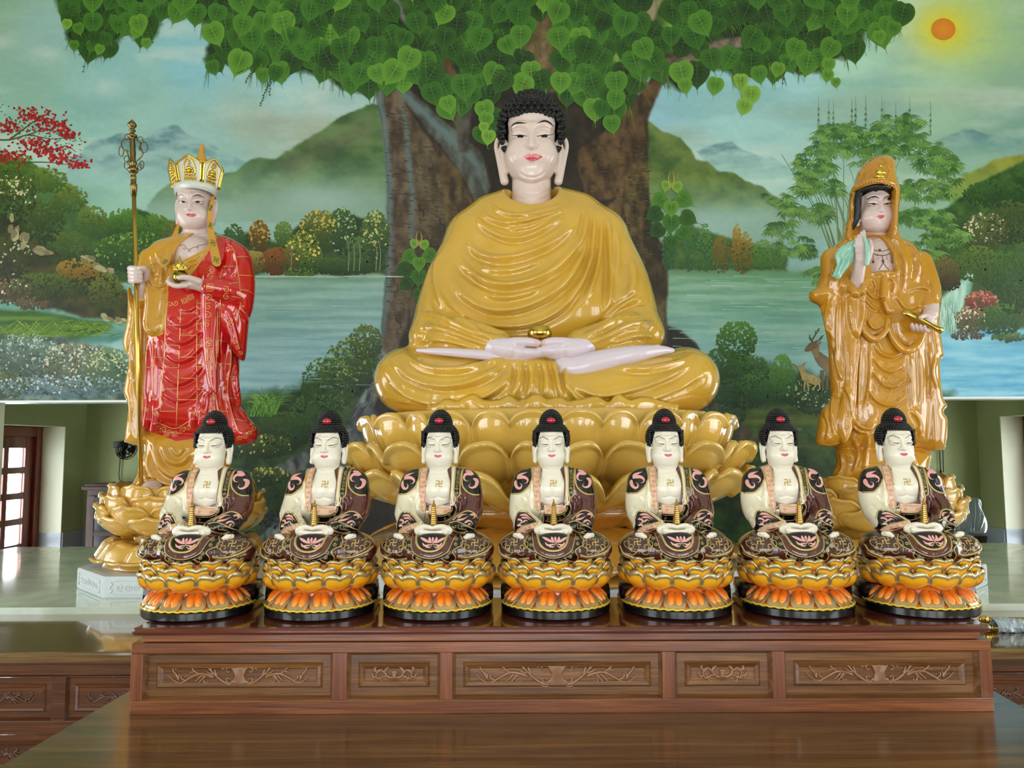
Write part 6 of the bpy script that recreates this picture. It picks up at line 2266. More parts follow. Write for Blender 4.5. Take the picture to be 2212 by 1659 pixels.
for la in np.radians(np.arange(-40, 82, 7.6)):
 n = max(3, int(round(2 * pi * cos(la) * 1.2 / .165)))
 for i in range(n):
  lo = 2 * pi * (i + .5 * (row % 2)) / n
  nx, ny, nz = sin(lo) * cos(la), cos(lo) * cos(la), sin(la)
  u, v, w = 1.25 * nx, .42 + 1.18 * nz, -.3 + 1.1 * ny
  if ny < -.55:
   continue
  if w > .12 and v < .93 and abs(u) < 1.03:
   continue
  if w > -.0 and v < -.12:
   continue
  if v < -.3:
   continue
  put(u, v, w)
 row += 1
row = 0
for la in np.radians(np.arange(-34, 90, 10.5)):
 n = max(3, int(round(2 * pi * cos(la) * .84 / .165)))
 for i in range(n):
  lo = 2 * pi * (i + .5 * (row % 2)) / n
  ny = cos(lo) * cos(la)
  if ny < -.5:
   continue
  put((.76 - .06 * sin(la)) * sin(lo) * cos(la), 1.5 + .84 * sin(la), -.32 + .74 * ny)
 row += 1
cf = sk.centers()
fx_, fy_ = proj(cf)
sk.shell(mb, (fy_ < 930.5) & (cf[:, 1] < YT + .03), .8)
for j in range(14):
 for i in range(-8, 9):
  x, y = 1190.5 + 4.6 * (i + .5 * (j % 2)), 931 - 4.2 * j
  h_ = sk.hit(x, y)
  if h_ is not None:
   mb.ball(h_, 2.6 * sT, 7, 5)
for t in np.linspace(-1, 1, 13):
 put(t * .98, .9 - .05 * t ** 4, .8 * sqrt(max(.03, 1 - (t * .98 / 1.07) ** 2)) - .02, 2.4)
for s in (-1, 1):
 for v in (.8, .64, .48, .32, .16, 0., -.14):
  put(s * 1.07, v, .22, 2.6)
  put(s * 1.2, v + .07, .06, 2.7)
hair = mb.build('hair', M_hairblack, small)
mb = MB()
mb.ball(S2.P(*Ts(-.01, 1.63, .40)), (9.4 * sT, 5 * sT, 7.0 * sT), 20, 14)
mb.build('hair_jewel', M_jewel, small)
S = Sculpt(YT, (1066, 1328, 1000, 1240, -62, 150), 1.0)
S.ball(1194, 1078, -2, 70, 72, 44)
S.tube([(1140, 1038, -8, 25), (1193, 1024, -10, 23), (1248, 1038, -8, 25)], 12)
S.tube([(1133, 1043, -2, 25), (1124, 1085, 12, 23), (1127, 1116, 44, 22), (1160, 1138, 88, 15)], 9, sm=4)
S.tube([(1255, 1043, -2, 25), (1265, 1085, 12, 23), (1262, 1116, 44, 22), (1229, 1138, 88, 15)], 9, sm=4)
S.ball(1126, 1134, 60, 17, 16, 26, 8)
S.ball(1264, 1132, 60, 17, 16, 26, 8)
S.tube([(1121, 1184, 66, 34), (1160, 1190, 104, 30), (1197, 1192, 116, 27), (1235, 1190, 104, 30), (1276, 1184, 66, 34)], 8, sm=3)
S.ball(1118, 1184, 70, 41, 31, 48, 6)
S.ball(1279, 1184, 70, 41, 31, 48, 6)
S.ball(1197, 1196, 40, 108, 34, 88, 10)
S.ball(1197, 1180, 112, 42, 30, 26, 8)
S.cut((0, 0, -1), S.P(1197, 1226, 140))
S.prism([(1160, 980), (1174, 1016), (1168, 1040), (1166, 1088), (1194, 1098), (1221, 1088), (1222, 1040), (1214, 1016), (1228, 980)], 6, 150, 1.5, 2, op='s')
S.ball(1194, 1105, 22, 34, 14, 24, 5)
rb = S.mesh(1)
rb.begin()
for (pts, w, h) in [
 (p1((600, 960), (600, 1250), (560, 1450), (600, 1640)), 3, 3),
 (p1((480, 1280), (560, 1380), (520, 1500)), 3, 2), (p1((380, 1420), (450, 1500), (560, 1560)), 2.5, 2),
 (p1((720, 900), (715, 1100), (725, 1300), (725, 1490)), 2.2, 2.5), (p1((1060, 900), (1070, 1100), (1065, 1300), (1070, 1400)), 2.2, 2.5),
 (p1((1180, 1280), (1210, 1420), (1170, 1560)), 3, 3), (p1((1260, 1290), (1290, 1420), (1250, 1530)), 3, 2.5),
 (p1((1110, 1400), (1140, 1500), (1080, 1600), (950, 1650)), 2.5, 2.5),
 (p2((640, 440), (680, 560), (760, 640), (860, 665), (960, 640), (1040, 560), (1065, 440)), 2.2, 2.5),
 (p2((595, 450), (640, 640), (740, 720), (860, 745), (980, 720), (1090, 640), (1140, 450)), 2.4, 2.5),
 (p2((160, 600), (200, 690), (330, 750), (460, 765), (560, 745)), 2.6, 3.2),
 (p2((1200, 700), (1290, 730), (1420, 710), (1550, 650), (1598, 580)), 2.6, 3.2),
 (p2((250, 820), (420, 850), (600, 850)), 3, 2.5), (p2((1100, 850), (1300, 850), (1480, 800)), 3, 2.5),
]:
 rb.stroke(pts, w, h, 'fold', dlim=(-60, 160))
rb.end(1)
cen = rb.centers()
fx, fy = proj(cen)
dep = (YT - cen[:, 1]) / sT
used = np.zeros(len(fx), bool)
def reg(poly, extra=None):
 global used
 mk = in_poly(fx, fy, poly) & ~used
 if extra is not None:
  mk &= extra
 used |= mk
 return mk
def gold(mb, pts, r=.85, sm=6, off=.1, mt=0, closed=False):
 rb.line(mb, pts, r * 1.25, off, 6, sm, mt, closed)
GM = [M_goldp]
frontish = dep > -20
polyL = p1((330, 1262), (460, 1258), (560, 1175), (608, 1060), (600, 900), (480, 860), (300, 1000))
polyR = p1((1430, 1285), (1330, 1275), (1240, 1220), (1190, 1150), (1178, 1020), (1180, 890), (1300, 880), (1480, 1050))
tear = lambda a, b_=.5: (lambda t: a * max(.08, sin(pi * t ** b_)))
for (poly, inner, sw) in (
 (polyL, p1((604, 925), (612, 1060), (565, 1175), (465, 1262), (345, 1270)),
  [(p1((420, 1080), (440, 1030), (500, 1000), (550, 985)), 2.6), (p1((415, 1060), (500, 1050), (550, 1080), (545, 1120), (505, 1135)), 3.0), (p1((398, 1090), (395, 1150), (425, 1195), (462, 1190), (474, 1150), (445, 1130)), 3.0)]),
 (polyR, p1((1180, 910), (1185, 1060), (1200, 1160), (1260, 1235), (1340, 1275), (1420, 1278)),
  [(p1((1215, 960), (1290, 975), (1340, 1010)), 2.2), (p1((1330, 1010), (1240, 1000), (1210, 1050), (1235, 1090), (1275, 1095)), 3.0), (p1((1330, 1060), (1375, 1090), (1370, 1160), (1320, 1185), (1280, 1160), (1300, 1130)), 3.0)])):
 mb = MB()
 gold(mb, inner, 1.5)
 for (pts, w) in sw:
  rb.ribbon(mb, pts, tear(w + .55), .35, 0, 5)
  rb.ribbon(mb, pts, tear(w), .6, 1, 5)
 rb.region('shoulder_patch', reg(poly), [M_blackg, M_goldp, M_pink], small, mb)
cufL = p2((355, 400), (375, 240), (410, 160), (520, 150), (600, 210), (665, 290), (620, 350), (440, 420))
cufR = p2((1040, 300), (1130, 220), (1200, 140), (1300, 130), (1385, 200), (1400, 420), (1250, 420), (1110, 390))
mb = MB()
gold(mb, p2((372, 250), (405, 165), (470, 145), (560, 190), (655, 275)), 1.3)
gold(mb, p2((400, 380), (500, 330), (655, 285)), 1.0)
gold(mb, p2((420, 400), (520, 410), (600, 370), (655, 300)), .9)
for (pts, w) in ((p2((430, 200), (500, 190), (560, 230), (600, 260)), 2.0), (p2((450, 230), (520, 230), (570, 265)), 1.8), (p2((400, 260), (430, 250), (460, 280), (430, 305), (410, 290)), 1.9), (p2((470, 290), (510, 260), (540, 280)), 1.5), (p2((400, 330), (440, 320), (450, 350)), 1.5)):
 rb.ribbon(mb, pts, tear(w + .5), .35, 0, 4)
 rb.ribbon(mb, pts, tear(w), .6, 1, 4)
for c_ in ((500, 372), (560, 340), (610, 315)):
 gold(mb, [(1050 + .1688 * x, 1080 + .1688 * y) for x, y in spiral(c_[0], c_[1], 4, 20, 0, 1.4, 12)], .4, 0, .1, 2)
mk = reg(cufL, dep > 25)
trimL = in_poly(fx, fy, p2((360, 440), (400, 385), (500, 335), (660, 285), (690, 330), (600, 400), (480, 430))) & mk
rb.region('cuff', mk & ~trimL, [M_blackg, M_goldp, M_pink, M_peachd], small, mb)
rb.region('cuff_lining', trimL, [M_peach], small)
mb = MB()
gold(mb, p2((1100, 250), (1180, 165), (1260, 135), (1340, 165), (1380, 230)), 1.3)
gold(mb, p2((1060, 290), (1150, 270), (1300, 340), (1380, 385)), 1.0)
gold(mb, p2((1055, 310), (1110, 380), (1200, 415), (1280, 390)), 1.0)
for (pts, w) in ((p2((1150, 230), (1200, 185), (1260, 180)), 2.0), (p2((1140, 255), (1220, 240), (1280, 200)), 2.0), (p2((1290, 190), (1330, 180), (1350, 215), (1320, 240)), 1.9), (p2((1240, 290), (1290, 260), (1330, 280), (1340, 310)), 1.8), (p2((1290, 310), (1320, 290)), 1.4)):
 rb.ribbon(mb, pts, tear(w + .5), .35, 0, 4)
 rb.ribbon(mb, pts, tear(w), .6, 1, 4)
gold(mb, p2((1170, 310), (1170, 360), (1260, 375), (1260, 330), (1200, 325), (1200, 350), (1230, 352)), .55, 0)
gold(mb, p2((1100, 330), (1120, 355), (1145, 340), (1135, 320)), .5, 3)
rb.region('cuff', reg(cufR, dep > 25), [M_blackg, M_goldp, M_pink], small, mb)
lapL = p1((640, 860), (735, 860), (722, 1000), (716, 1200), (728, 1500), (690, 1500), (650, 1440), (625, 1200), (625, 1000))
lapL2 = p1((745, 1430), (800, 1430), (780, 1700), (700, 1700))
mb = MB()
gold(mb, p1((645, 880), (628, 1050), (636, 1250), (660, 1450), (700, 1500)), .9)
gold(mb, p1((718, 880), (712, 1100), (716, 1300), (726, 1495)), 1.1)
for i, y in enumerate(range(910, 1440, 66)):
 gold(mb, [(1050 + .1627 * x, 860 + .1627 * yy) for x, yy in spiral(672 + (8 if i % 2 else -4), y, 4, 26, 90 if i % 2 else 270, 1.3 if i % 2 else -1.3, 14)], .5, 0, .1, 1)
rb.region('lapel', reg(lapL, frontish), [M_peach, M_goldp, M_peachd], small, mb)
lapR0 = p1((1025, 860), (1085, 860), (1092, 1100), (1090, 1300), (1100, 1420), (1050, 1420), (1055, 1200), (1050, 1000))
mb = MB()
gold(mb, p1((1030, 880), (1052, 1050), (1058, 1250), (1060, 1400)), .9)
gold(mb, p1((1085, 880), (1096, 1050), (1094, 1250), (1112, 1330), (1100, 1410)), 1.0)
rb.region('lapel', reg(lapR0, frontish), [M_creamp, M_goldp], small, mb)
lapR = p1((1085, 860), (1180, 900), (1172, 1050), (1172, 1290), (1120, 1320), (1092, 1300), (1096, 1100))
mb = MB()
gold(mb, p1((1172, 910), (1166, 1100), (1168, 1250), (1150, 1300), (1112, 1320)), 1.2)
for i, y in enumerate((915, 965, 1200, 1250)):
 gold(mb, [(1050 + .1627 * x, 860 + .1627 * yy) for x, yy in spiral(1130, y, 3, 22, 90 if i % 2 else 270, 1.3 if i % 2 else -1.3, 12)], .5, 0)
for y in (1020, 1075, 1130):
 gold(mb, p1((1112, y), (1150, y - 10), (1150, y + 30), (1120, y + 36), (1120, y + 18), (1138, y + 14)), .45, 0)
gold(mb, p1((1115, 985), (1130, 1005), (1148, 990)), .5, 3)
rb.region('lapel', reg(lapR, frontish), [M_blackg, M_goldp], small, mb)
sash = p1((770, 1420), (1060, 1420), (1060, 1500), (960, 1545), (780, 1545))
mb = MB()
gold(mb, p1((800, 1440), (900, 1450), (1010, 1450), (1050, 1480)), .7)
gold(mb, p1((790, 1535), (900, 1545), (1000, 1530), (1060, 1480)), .7)
for c_ in ((830, 1490), (985, 1490), (1020, 1490)):
 gold(mb, [(1050 + .1627 * x, 860 + .1627 * y) for x, y in spiral(c_[0], c_[1], 4, 24, 0, 1.4, 12)], .45, 0, .1, 1)
rb.region('sash', reg(sash, dep > 8), [M_peach, M_goldp, M_peachd], small, mb)
bandp = p1((780, 1545), (960, 1545), (1060, 1490), (1090, 1420), (1130, 1400), (1140, 1500), (1070, 1600), (950, 1650), (790, 1640))
mb = MB()
gold(mb, p1((1105, 1395), (1130, 1470), (1090, 1560), (1000, 1620), (900, 1640), (790, 1630)), 1.1)
gold(mb, p1((1080, 1440), (1060, 1510), (960, 1560), (790, 1560)), .6)
for c_ in ((820, 1595), (980, 1590), (1040, 1545)):
 gold(mb, [(1050 + .1627 * x, 860 + .1627 * y) for x, y in spiral(c_[0], c_[1], 3, 20, 0, 1.4, 12)], .45, 0)
rb.region('waist_band', reg(bandp, dep > 8), [M_blackg, M_goldp], small, mb)
mb = MB()
gold(mb, p1((775, 1435), (765, 1540), (740, 1650)), .8)
gold(mb, p1((725, 1500), (705, 1600), (690, 1680)), .7)
for y in (1530, 1590, 1640):
 gold(mb, [(1050 + .1627 * x, 860 + .1627 * yy) for x, yy in spiral(738, y, 3, 18, 90, 1.2, 10)], .4, 0, .1, 1)
cream = [(1060, 1000)] + p1((640, 880), (640, 1100), (720, 1490), (760, 1490), (775, 1430)) + [(1174, 1140), (1150, 1140), (1100, 1160), (1060, 1160)]
rb.region('cream_sleeve', reg(cream, (fy < 1150) & ~((dep > 66) & (fy > 1142))), [M_creamp, M_goldp, M_peachd], small, mb)
ap1 = p2((640, 430), (690, 570), (760, 640), (860, 665), (960, 640), (1030, 570), (1065, 430))
mb = MB()
gold(mb, p2((648, 430), (690, 565), (765, 635), (860, 655), (955, 635), (1025, 565), (1058, 430)), 2.0)
for (pts, w) in ((p2((720, 475), (770, 500), (840, 535), (895, 545)), 2.6), (p2((1040, 475), (1000, 500), (940, 535), (885, 545)), 2.6), (p2((840, 470), (850, 510), (880, 540)), 2.4), (p2((930, 470), (930, 510), (890, 540)), 2.4), (p2((885, 470), (890, 540)), 2.2),
     (p2((755, 540), (790, 580), (850, 570), (900, 560)), 1.7), (p2((1005, 540), (980, 580), (940, 570), (900, 560)), 1.7), (p2((800, 590), (840, 600), (870, 590)), 1.4), (p2((980, 590), (940, 605), (910, 590)), 1.4)):
 rb.ribbon(mb, pts, tear(w + .5, .7), .4, 0, 4)
 rb.ribbon(mb, pts, tear(w, .7), .7, 1, 4)
gold(mb, p2((895, 545), (870, 590), (850, 615)), .5)
gold(mb, p2((895, 545), (915, 590), (940, 600)), .5)
rb.region('apron', reg(ap1, dep > 50), [M_blackg, M_goldp, M_pink], small, mb)
ap2 = p2((590, 430), (625, 640), (740, 725), (860, 748), (980, 725), (1090, 650), (1150, 430))
mb = MB()
gold(mb, p2((592, 430), (600, 520), (635, 650), (740, 722), (860, 745), (980, 722), (1085, 655), (1130, 530), (1148, 430)), .9)
rb.region('apron_border', reg(ap2, dep > 50), [M_maroon, M_goldp], small, mb)
ap3 = p2((560, 430), (500, 500), (500, 560), (545, 620), (640, 660), (630, 740), (680, 780), (740, 800), (860, 815), (960, 800), (1020, 770), (1150, 790), (1180, 720), (1140, 640), (1200, 600), (1250, 560), (1240, 500), (1190, 430))
mb = MB()
gold(mb, p2((545, 450), (500, 520), (510, 590), (580, 650), (645, 665), (630, 735), (690, 785), (790, 810), (950, 805), (965, 765)), 1.0)
gold(mb, p2((1000, 740), (1050, 775), (1140, 790), (1178, 730), (1140, 655), (1190, 605), (1245, 575), (1245, 510), (1195, 440)), 1.0)
for c_ in ((555, 500), (575, 580), (690, 740), (730, 765), (1170, 490), (1175, 560), (1080, 720), (1100, 660)):
 gold(mb, [(1050 + .1688 * x, 1080 + .1688 * y) for x, y in spiral(c_[0], c_[1], 4, 26, c_[0], 1.5, 14)], .55, 0)
gold(mb, p2((790, 760), (790, 795), (830, 800), (830, 765), (812, 765), (812, 782)), .5, 0)
gold(mb, p2((850, 800), (850, 765), (890, 765), (890, 800), (870, 800), (870, 782)), .5, 0)
gold(mb, p2((910, 765), (950, 762), (950, 795), (912, 798), (912, 780), (932, 780)), .5, 0)
rb.region('apron_hem', reg(ap3, dep > 50), [M_blackg, M_goldp], small, mb)
for (poly, rimp, cx, cy, mcx, mcy, sgn) in (
 (p2((150, 600), (190, 480), (350, 420), (500, 430), (520, 560), (560, 640), (560, 750), (450, 770), (320, 750), (200, 700)), p2((160, 590), (185, 680), (280, 735), (400, 760), (555, 745)), 370, 600, 358, 541, 1),
 (p2((1600, 600), (1560, 490), (1400, 420), (1260, 430), (1250, 560), (1190, 640), (1200, 720), (1300, 735), (1430, 715), (1560, 660)), p2((1205, 705), (1290, 728), (1420, 708), (1540, 655), (1595, 580)), 1400, 590, 1400, 541, -1)):
 mb = MB()
 gold(mb, rimp, 1.6)
 gold(mb, [(x, y + 3.4) for x, y in rimp], .7)
 P2 = lambda pts: [(1050 + .1688 * x, 1080 + .1688 * y) for x, y in pts]
 gold(mb, P2([(cx, cy - 10), (cx, cy + 60), (cx, cy + 95)]), .6, 0)
 for s in (-1, 1):
  gold(mb, P2([(cx, cy + 60), (cx + s * 50, cy + 70), (cx + s * 110, cy + 40), (cx + s * 118, cy - 10), (cx + s * 80, cy - 20), (cx + s * 66, cy + 10), (cx + s * 84, cy + 26)]), .75, 4)
  gold(mb, P2([(cx + s * 110, cy + 30), (cx + s * 160, cy + 0), (cx + s * 165, cy - 55), (cx + s * 125, cy - 70), (cx + s * 110, cy - 40), (cx + s * 130, cy - 28)]), .7, 4)
  gold(mb, P2([(cx + s * 20, cy + 66), (cx + s * 60, cy + 100), (cx + s * 100, cy + 105), (cx + s * 118, cy + 84)]), .6, 4)
  gold(mb, P2([(cx + s * 60, cy - 80), (cx + s * 100, cy - 110), (cx + s * 120, cy - 85), (cx + s * 100, cy - 75)]), .55, 4)
 c_ = P2([(mcx, mcy)])[0]
 manji(rb, mb, c_[0], c_[1], 6.2, 2.2, .5, 1, sk_=.1 * sgn)
 rb.region('knee_cloth', reg(poly, dep > 20), [M_brownk, M_goldp, M_goldp], small, mb)
mb = MB()
for x in range(330, 1280, 120):
 gold(mb, p2((x, 845), (x + 40, 870), (x + 75, 850), (x + 100, 835)), .6, 4)
rb.region('robe', ~used, [M_maroon, M_goldp], small, mb)
pg = MB()
pc = S2.P(1196.5, 1131, 106)
sP = (YT - 106 * sT) / F
zt_ = [(1136, 9.2), (1131.5, 9.2)]
z = lambda py: float(W(1196, py, YT - 106 * sT)[2])
prof = [(5, z(1138)), (5, z(1133)), (8.6, z(1132)), (8.8, z(1130.2))]
ys = np.linspace(1130, 1093, 10)
for i in range(9):
 w0 = 9.2 - 4.2 * i / 9
 prof += [(w0 * .74, z(ys[i] - .4)), (w0 * .72, z(ys[i] - 2.6)), (w0, z(ys[i] - 3.0)), (w0 * 1.02, z(ys[i] - 3.7))]
prof += [(3.2, z(1092)), (4.4, z(1089.5)), (3.4, z(1087)), (1.6, z(1086)), (2.2, z(1084)), (1.2, z(1082)), (1.5, z(1080.6)), (.15, z(1077))]
pg.lathe([(r_ * sP, z_) for r_, z_ in prof], (pc[0], YT - 106 * sT, 0), 8, 0, False)
pg.build('pagoda', M_pagoda, small)
XC = [431.5, 693, 946, 1200, 1460, 1720, 1985.5]
LBL = ['small maroon-robed seated statue, leftmost in the row on the wooden box',
  'small maroon-robed seated statue, second from the left on the wooden box',
  'small maroon-robed seated statue, third from the left, left of the middle one',
  'small maroon-robed seated statue, middle of the row of seven',
  'small maroon-robed seated statue, third from the right, right of the middle one',
  'small maroon-robed seated statue, second from the right on the wooden box',
  'small maroon-robed seated statue, rightmost in the row on the wooden box']
YAW = [0.05, 0.02, 0.0, 0, 0.0, -0.01, -0.03]
root4 = small
for i, x in enumerate(XC):
 o = root4 if i == 3 else copy_tree(root4)
 o.location = (float(W(x, 1310, YL)[0]), YL, BOXTOP)
 o.rotation_euler = (0, 0, YAW[i])
 tag(o, LBL[i], 'small statue', 'seven small seated statues on the wooden box')
M_must = mat('mustard_glaze', (200, 146, 38), rough=0.2, coat=1.0, var=0.08, vscale=6)
M_red = mat('red_glaze', (196, 18, 20), rough=0.14, coat=1.0, var=0.05, vscale=6)
M_goldline = mat('gilt_line', (222, 184, 112), rough=0.3, metal=0.5)
M_darkgold = mat('dark_gilt_line', (196, 158, 78), rough=0.3, metal=0.6)
M_skin3 = mat('rosy_white_glaze', (216, 194, 190), rough=0.35, coat=0.35)
M_ribbongreen = mat('green_ribbon_paint', (96, 120, 40), rough=0.4)
M_crownwhite = mat('pale_grey_glaze', (208, 212, 202), rough=0.3, coat=0.4)
M_crowngold = mat('bright_gilt', (226, 194, 92), rough=0.22, metal=1.0)
M_oldbrass = mat('old_brass', (128, 112, 70), rough=0.3, metal=1.0)
M_orb = mat('olive_brass', (150, 134, 62), rough=0.2, metal=1.0)
YMK = 3.2
sM = YMK / F
def cA(*p):
 return [(330 + .1145 * q[0], 330 + .1145 * q[1]) for q in p]
def cB(*p):
 return [(260 + .1266 * q[0], 490 + .1266 * q[1]) for q in p]
def cC(*p):
 return [(200 + .2652 * q[0], 560 + .2652 * q[1]) for q in p]
def cD(*p):
 return [(430 + .3011 * q[0], 480 + .3011 * q[1]) for q in p]
def cE(*p):
 return [(240 + .2472 * q[0], 900 + .2472 * q[1]) for q in p]
mc = W(400, 1200, YMK)
PLH = 0.078
monk = empty('standing_statue', (mc[0], YMK, SLAB + PLH), 'standing statue in red and mustard robe with golden five-sided crown and staff, left', 'statue')
def strip(name, L, R, depth, m, parent, deco=None, thick=0.6, Yc=YMK):
 """hanging flat band between two pixel edges at given depths; deco(mb, pos) adds marks"""
 s = Yc / F
 n = 24
 L, R, Dp = resample(cr(L, 6), n), resample(cr(R, 6), n), resample(cr([(i, d) for i, d in enumerate(depth)], 6), n)[:, 1]
 mb = MB()
 def pos(t, u, off=0.0):
  i = min(int(t * (n - 1)), n - 2)
  f = t * (n - 1) - i
  a = L[i] + (L[i + 1] - L[i]) * f
  b_ = R[i] + (R[i + 1] - R[i]) * f
  p = a + (b_ - a) * (u + 1) / 2
  return W(p[0], p[1], Yc - (Dp[i] + (Dp[i + 1] - Dp[i]) * f + off) * s)
 G = [[pos(i / (n - 1), u, thick) for u in (-1, -.5, 0, .5, 1)] for i in range(n)]
 B = [[pos(i / (n - 1), u, -thick) for u in (-1, -.5, 0, .5, 1)] for i in range(n)]
 mb.sheet(G)
 mb.sheet([r[::-1] for r in B])
 for side in (0, 4):
  mb.sheet([[G[i][side], B[i][side]] for i in range(n)])
 if deco:
  deco(mb, pos)
 return mb.build(name, m, parent)
def lotus_stand(parent, cxp, Yc, rows, z_of, glaze, neck, foot, zb, amin=-2.0, amax=2.0):
 s = Yc / F
 c = (float(W(cxp, 1100, Yc)[0]), Yc, 0)
 mb = MB()
 (r0, y0), (r1, y1) = rows[0][2][0], rows[-1][2][0]
 prof = [(neck[0] * s, zb + .02), (neck[0] * s, z_of(neck[1], neck[0])), (neck[0] * 1.05 * s, z_of(neck[2], neck[0]))]
 prof += [(rows[-1][2][0][0] * s, z_of(rows[-1][2][0][1], rows[-1][2][0][0]))]
 tip = rows[0][2][-1]
 prof += [(tip[0] * .93 * s, z_of(tip[1] + 26, tip[0])), (tip[0] * .93 * s, z_of(tip[1] + 8, tip[0])), (tip[0] * .6 * s, z_of(tip[1] + 6, tip[0] * .8)), (.5 * s, z_of(tip[1] + 5, tip[0] * .8))]
 mb.lathe(prof, c, 48)
 st = mb.build('lotus_stand', glaze, parent)
 for (n, ph, pts, ha, heart) in rows:
  pr = [(r * s, z_of(y, r * .95)) for r, y in pts]
  for i in range(n):
   a0 = 2 * pi * (i + ph) / n
   if a0 > pi:
    a0 -= 2 * pi
   if not amin < a0 < amax:
    continue
   mb = MB()
   petal(mb, c, pr, a0, ha, 24, 18, heart, .14, 4.2 * s, .012, shape=lambda v: .62 + .38 * min(1, v * 1.7), bend=9 * s, belly=4 * s)
   mb.build('lotus_petal', glaze, st)
 for i in range(10):
  a0 = 2 * pi * (i + .5) / 10
  if a0 > pi:
   a0 -= 2 * pi
  if not amin < a0 < amax:
   continue
  mb = MB()
  pr = [(neck[0] * s, z_of(neck[1], neck[0])), (neck[0] * 1.25 * s, z_of(neck[1] + 6, neck[0] * 1.25)), (foot * .82 * s, zb + .085), (foot * .97 * s, zb + .022), (foot * 1.03 * s, zb + .03)]
  petal(mb, c, pr, a0, .36, 24, 18, -.06, .1, 2.5 * s, .012, shape=lambda v: .5 + .5 * sin(pi * min(.5, v * .62)), bend=8 * s, ridge=3 * s)
  mb.build('lotus_petal', glaze, st)
 mb = MB()
 mb.lathe([(neck[0] * s, z_of(neck[1], neck[0])), (foot * .75 * s, zb + .06), (foot * .9 * s, zb + .004), (foot * .9 * s, zb)], c, 48)
 mb.build('stand_foot', glaze, st)
 return st
def zfun(cxp, Yc):
 return lambda py, r: float(W(cxp, py, Yc - r * Yc / F)[2])
def plinth(cxp, Yc, hw, hd_, cut, h, label):
 """chamfered square stone plinth with carved cloud panels on its faces"""
 s = Yc / F
 c = W(cxp, 1250, Yc)
 a, d, k = hw * s, hd_ * s, cut * s
 out = [(-a + k, -d), (a - k, -d), (a, -d + k), (a, d - k), (a - k, d), (-a + k, d), (-a, d - k), (-a, -d + k)]
 bm = bmesh.new()
 lo = [bm.verts.new((c[0] + p[0], Yc + p[1], SLAB)) for p in out]
 hi = [bm.verts.new((c[0] + p[0], Yc + p[1], SLAB + h - .001)) for p in out]
 bm.faces.new(lo[::-1])
 bm.faces.new(hi)
 for i in range(8):
  bm.faces.new((lo[i], lo[(i + 1) % 8], hi[(i + 1) % 8], hi[i]))
 bmesh.ops.bevel(bm, geom=bm.edges[:], offset=.004, segments=2, affect='EDGES')
 root = empty('stone_plinth', (c[0], Yc, SLAB), label, 'plinth')
 mb = MB()
 mb.bm(bm, 0, False)
 blk = mb.build('block', M_plinth, root)
 for i in (0, 1, 7):
  A = np.array([*out[i], 0]) + np.array([c[0], Yc, SLAB])
  B = np.array([*out[(i + 1) % 8], 0]) + np.array([c[0], Yc, SLAB])
  e = B - A
  L = np.linalg.norm(e)
  e /= L
  nrm = np.array([e[1], -e[0], 0])
  mb = MB()
  def fp(u, v):
   return A + e * (L / 2 + u) + np.array([0, 0, h / 2 + v]) + nrm * .0015
  w_, h_ = L * .38, h * .3
  loop = [(-w_ + h_ * .4, h_), (w_ - h_ * .4, h_), (w_ - h_ * .1, h_ * .45), (w_ + h_ * .3, 0), (w_ - h_ * .1, -h_ * .45), (w_ - h_ * .4, -h_), (-w_ + h_ * .4, -h_), (-w_ + h_ * .1, -h_ * .45), (-w_ - h_ * .3, 0), (-w_ + h_ * .1, h_ * .45)]
  mb.tube([fp(u, v) for u, v in cr(loop, 4, True)], .0022, 6, closed=True)
  for q in np.linspace(-.7, .7, 6):
   mb.tube([fp(q * w_ + x, y) for x, y in spiral(0, 0, .002, h_ * .62, q * 300, 1.4, 16)], .0018, 5)
  mb.build('carving', M_plinth, blk)
 return root
plinth(398, YMK, 181, 197, 112, PLH, 'white carved plinth under the statue with the staff, left side of the altar')
M_side_lotus = mat('honey_glaze', (214, 166, 70), rough=0.22, coat=1.0, var=0.09, vscale=5.0)
lotus_stand(monk, 398, YMK, [
 (10, .5, [(128, 1112), (140, 1098), (145, 1075), (144, 1050)], .31, -.08),
 (10, 0, [(124, 1134), (146, 1120), (158, 1097), (161, 1074)], .33, -.08),
 (10, .5, [(118, 1152), (144, 1142), (164, 1118), (169, 1096)], .34, -.08),
 (10, 0, [(96, 1162), (136, 1156), (160, 1140), (167, 1122)], .35, -.08)],
 zfun(398, YMK), M_side_lotus, (92, 1188, 1162), 168, SLAB + PLH)
mtop = zfun(400, YMK)(1058, 130)
S = Sculpt(YMK, (350, 492, 372, 590, -70, 75), 1.05)
Tm = head_shape(S, 421, 436, 0, 37, yaw=-17, neck=2.4, nw=.70, vs=.38, jaw=.86, pitch=0,
    ear=[(.98, .0, -.15, .08), (1.16, .06, -.3, .08), (1.24, -.35, -.32, .08), (1.14, -.8, -.22, .09), (1.06, -1.3, -.1, .13), (1.03, -1.75, -.05, .15)])
S.ball(415, 552, 6, 52, 44, 40, 10)
S.tube([(396, 522, -8, 18), (422, 512, -10, 25), (450, 524, -8, 18)], 8)
mh = S.mesh(1)
mh.begin()
for y in (497, 504, 511):
 mh.stroke([(400, y - 3), (424, y), (448, y - 4)], 1.6, -1.2, 'ridge')
mh.end()
S = Sculpt(YMK, (270, 330, 565, 655, 30, 110), 1.0)
S.tube([(305, 650, 40, 13), (303, 618, 58, 13), (298, 602, 64, 14)], 5)
S.ball(297, 594, 62, 16, 20, 11, 4)
for k in range(4):
 y = 580 + 8.6 * k
 S.tube([(283, y + 1, 62, 6), (282 + .6 * k, y, 78, 6.4), (293, y, 88, 5.6), (304, y + 1, 86, 4.8)], 1.2, sm=3)
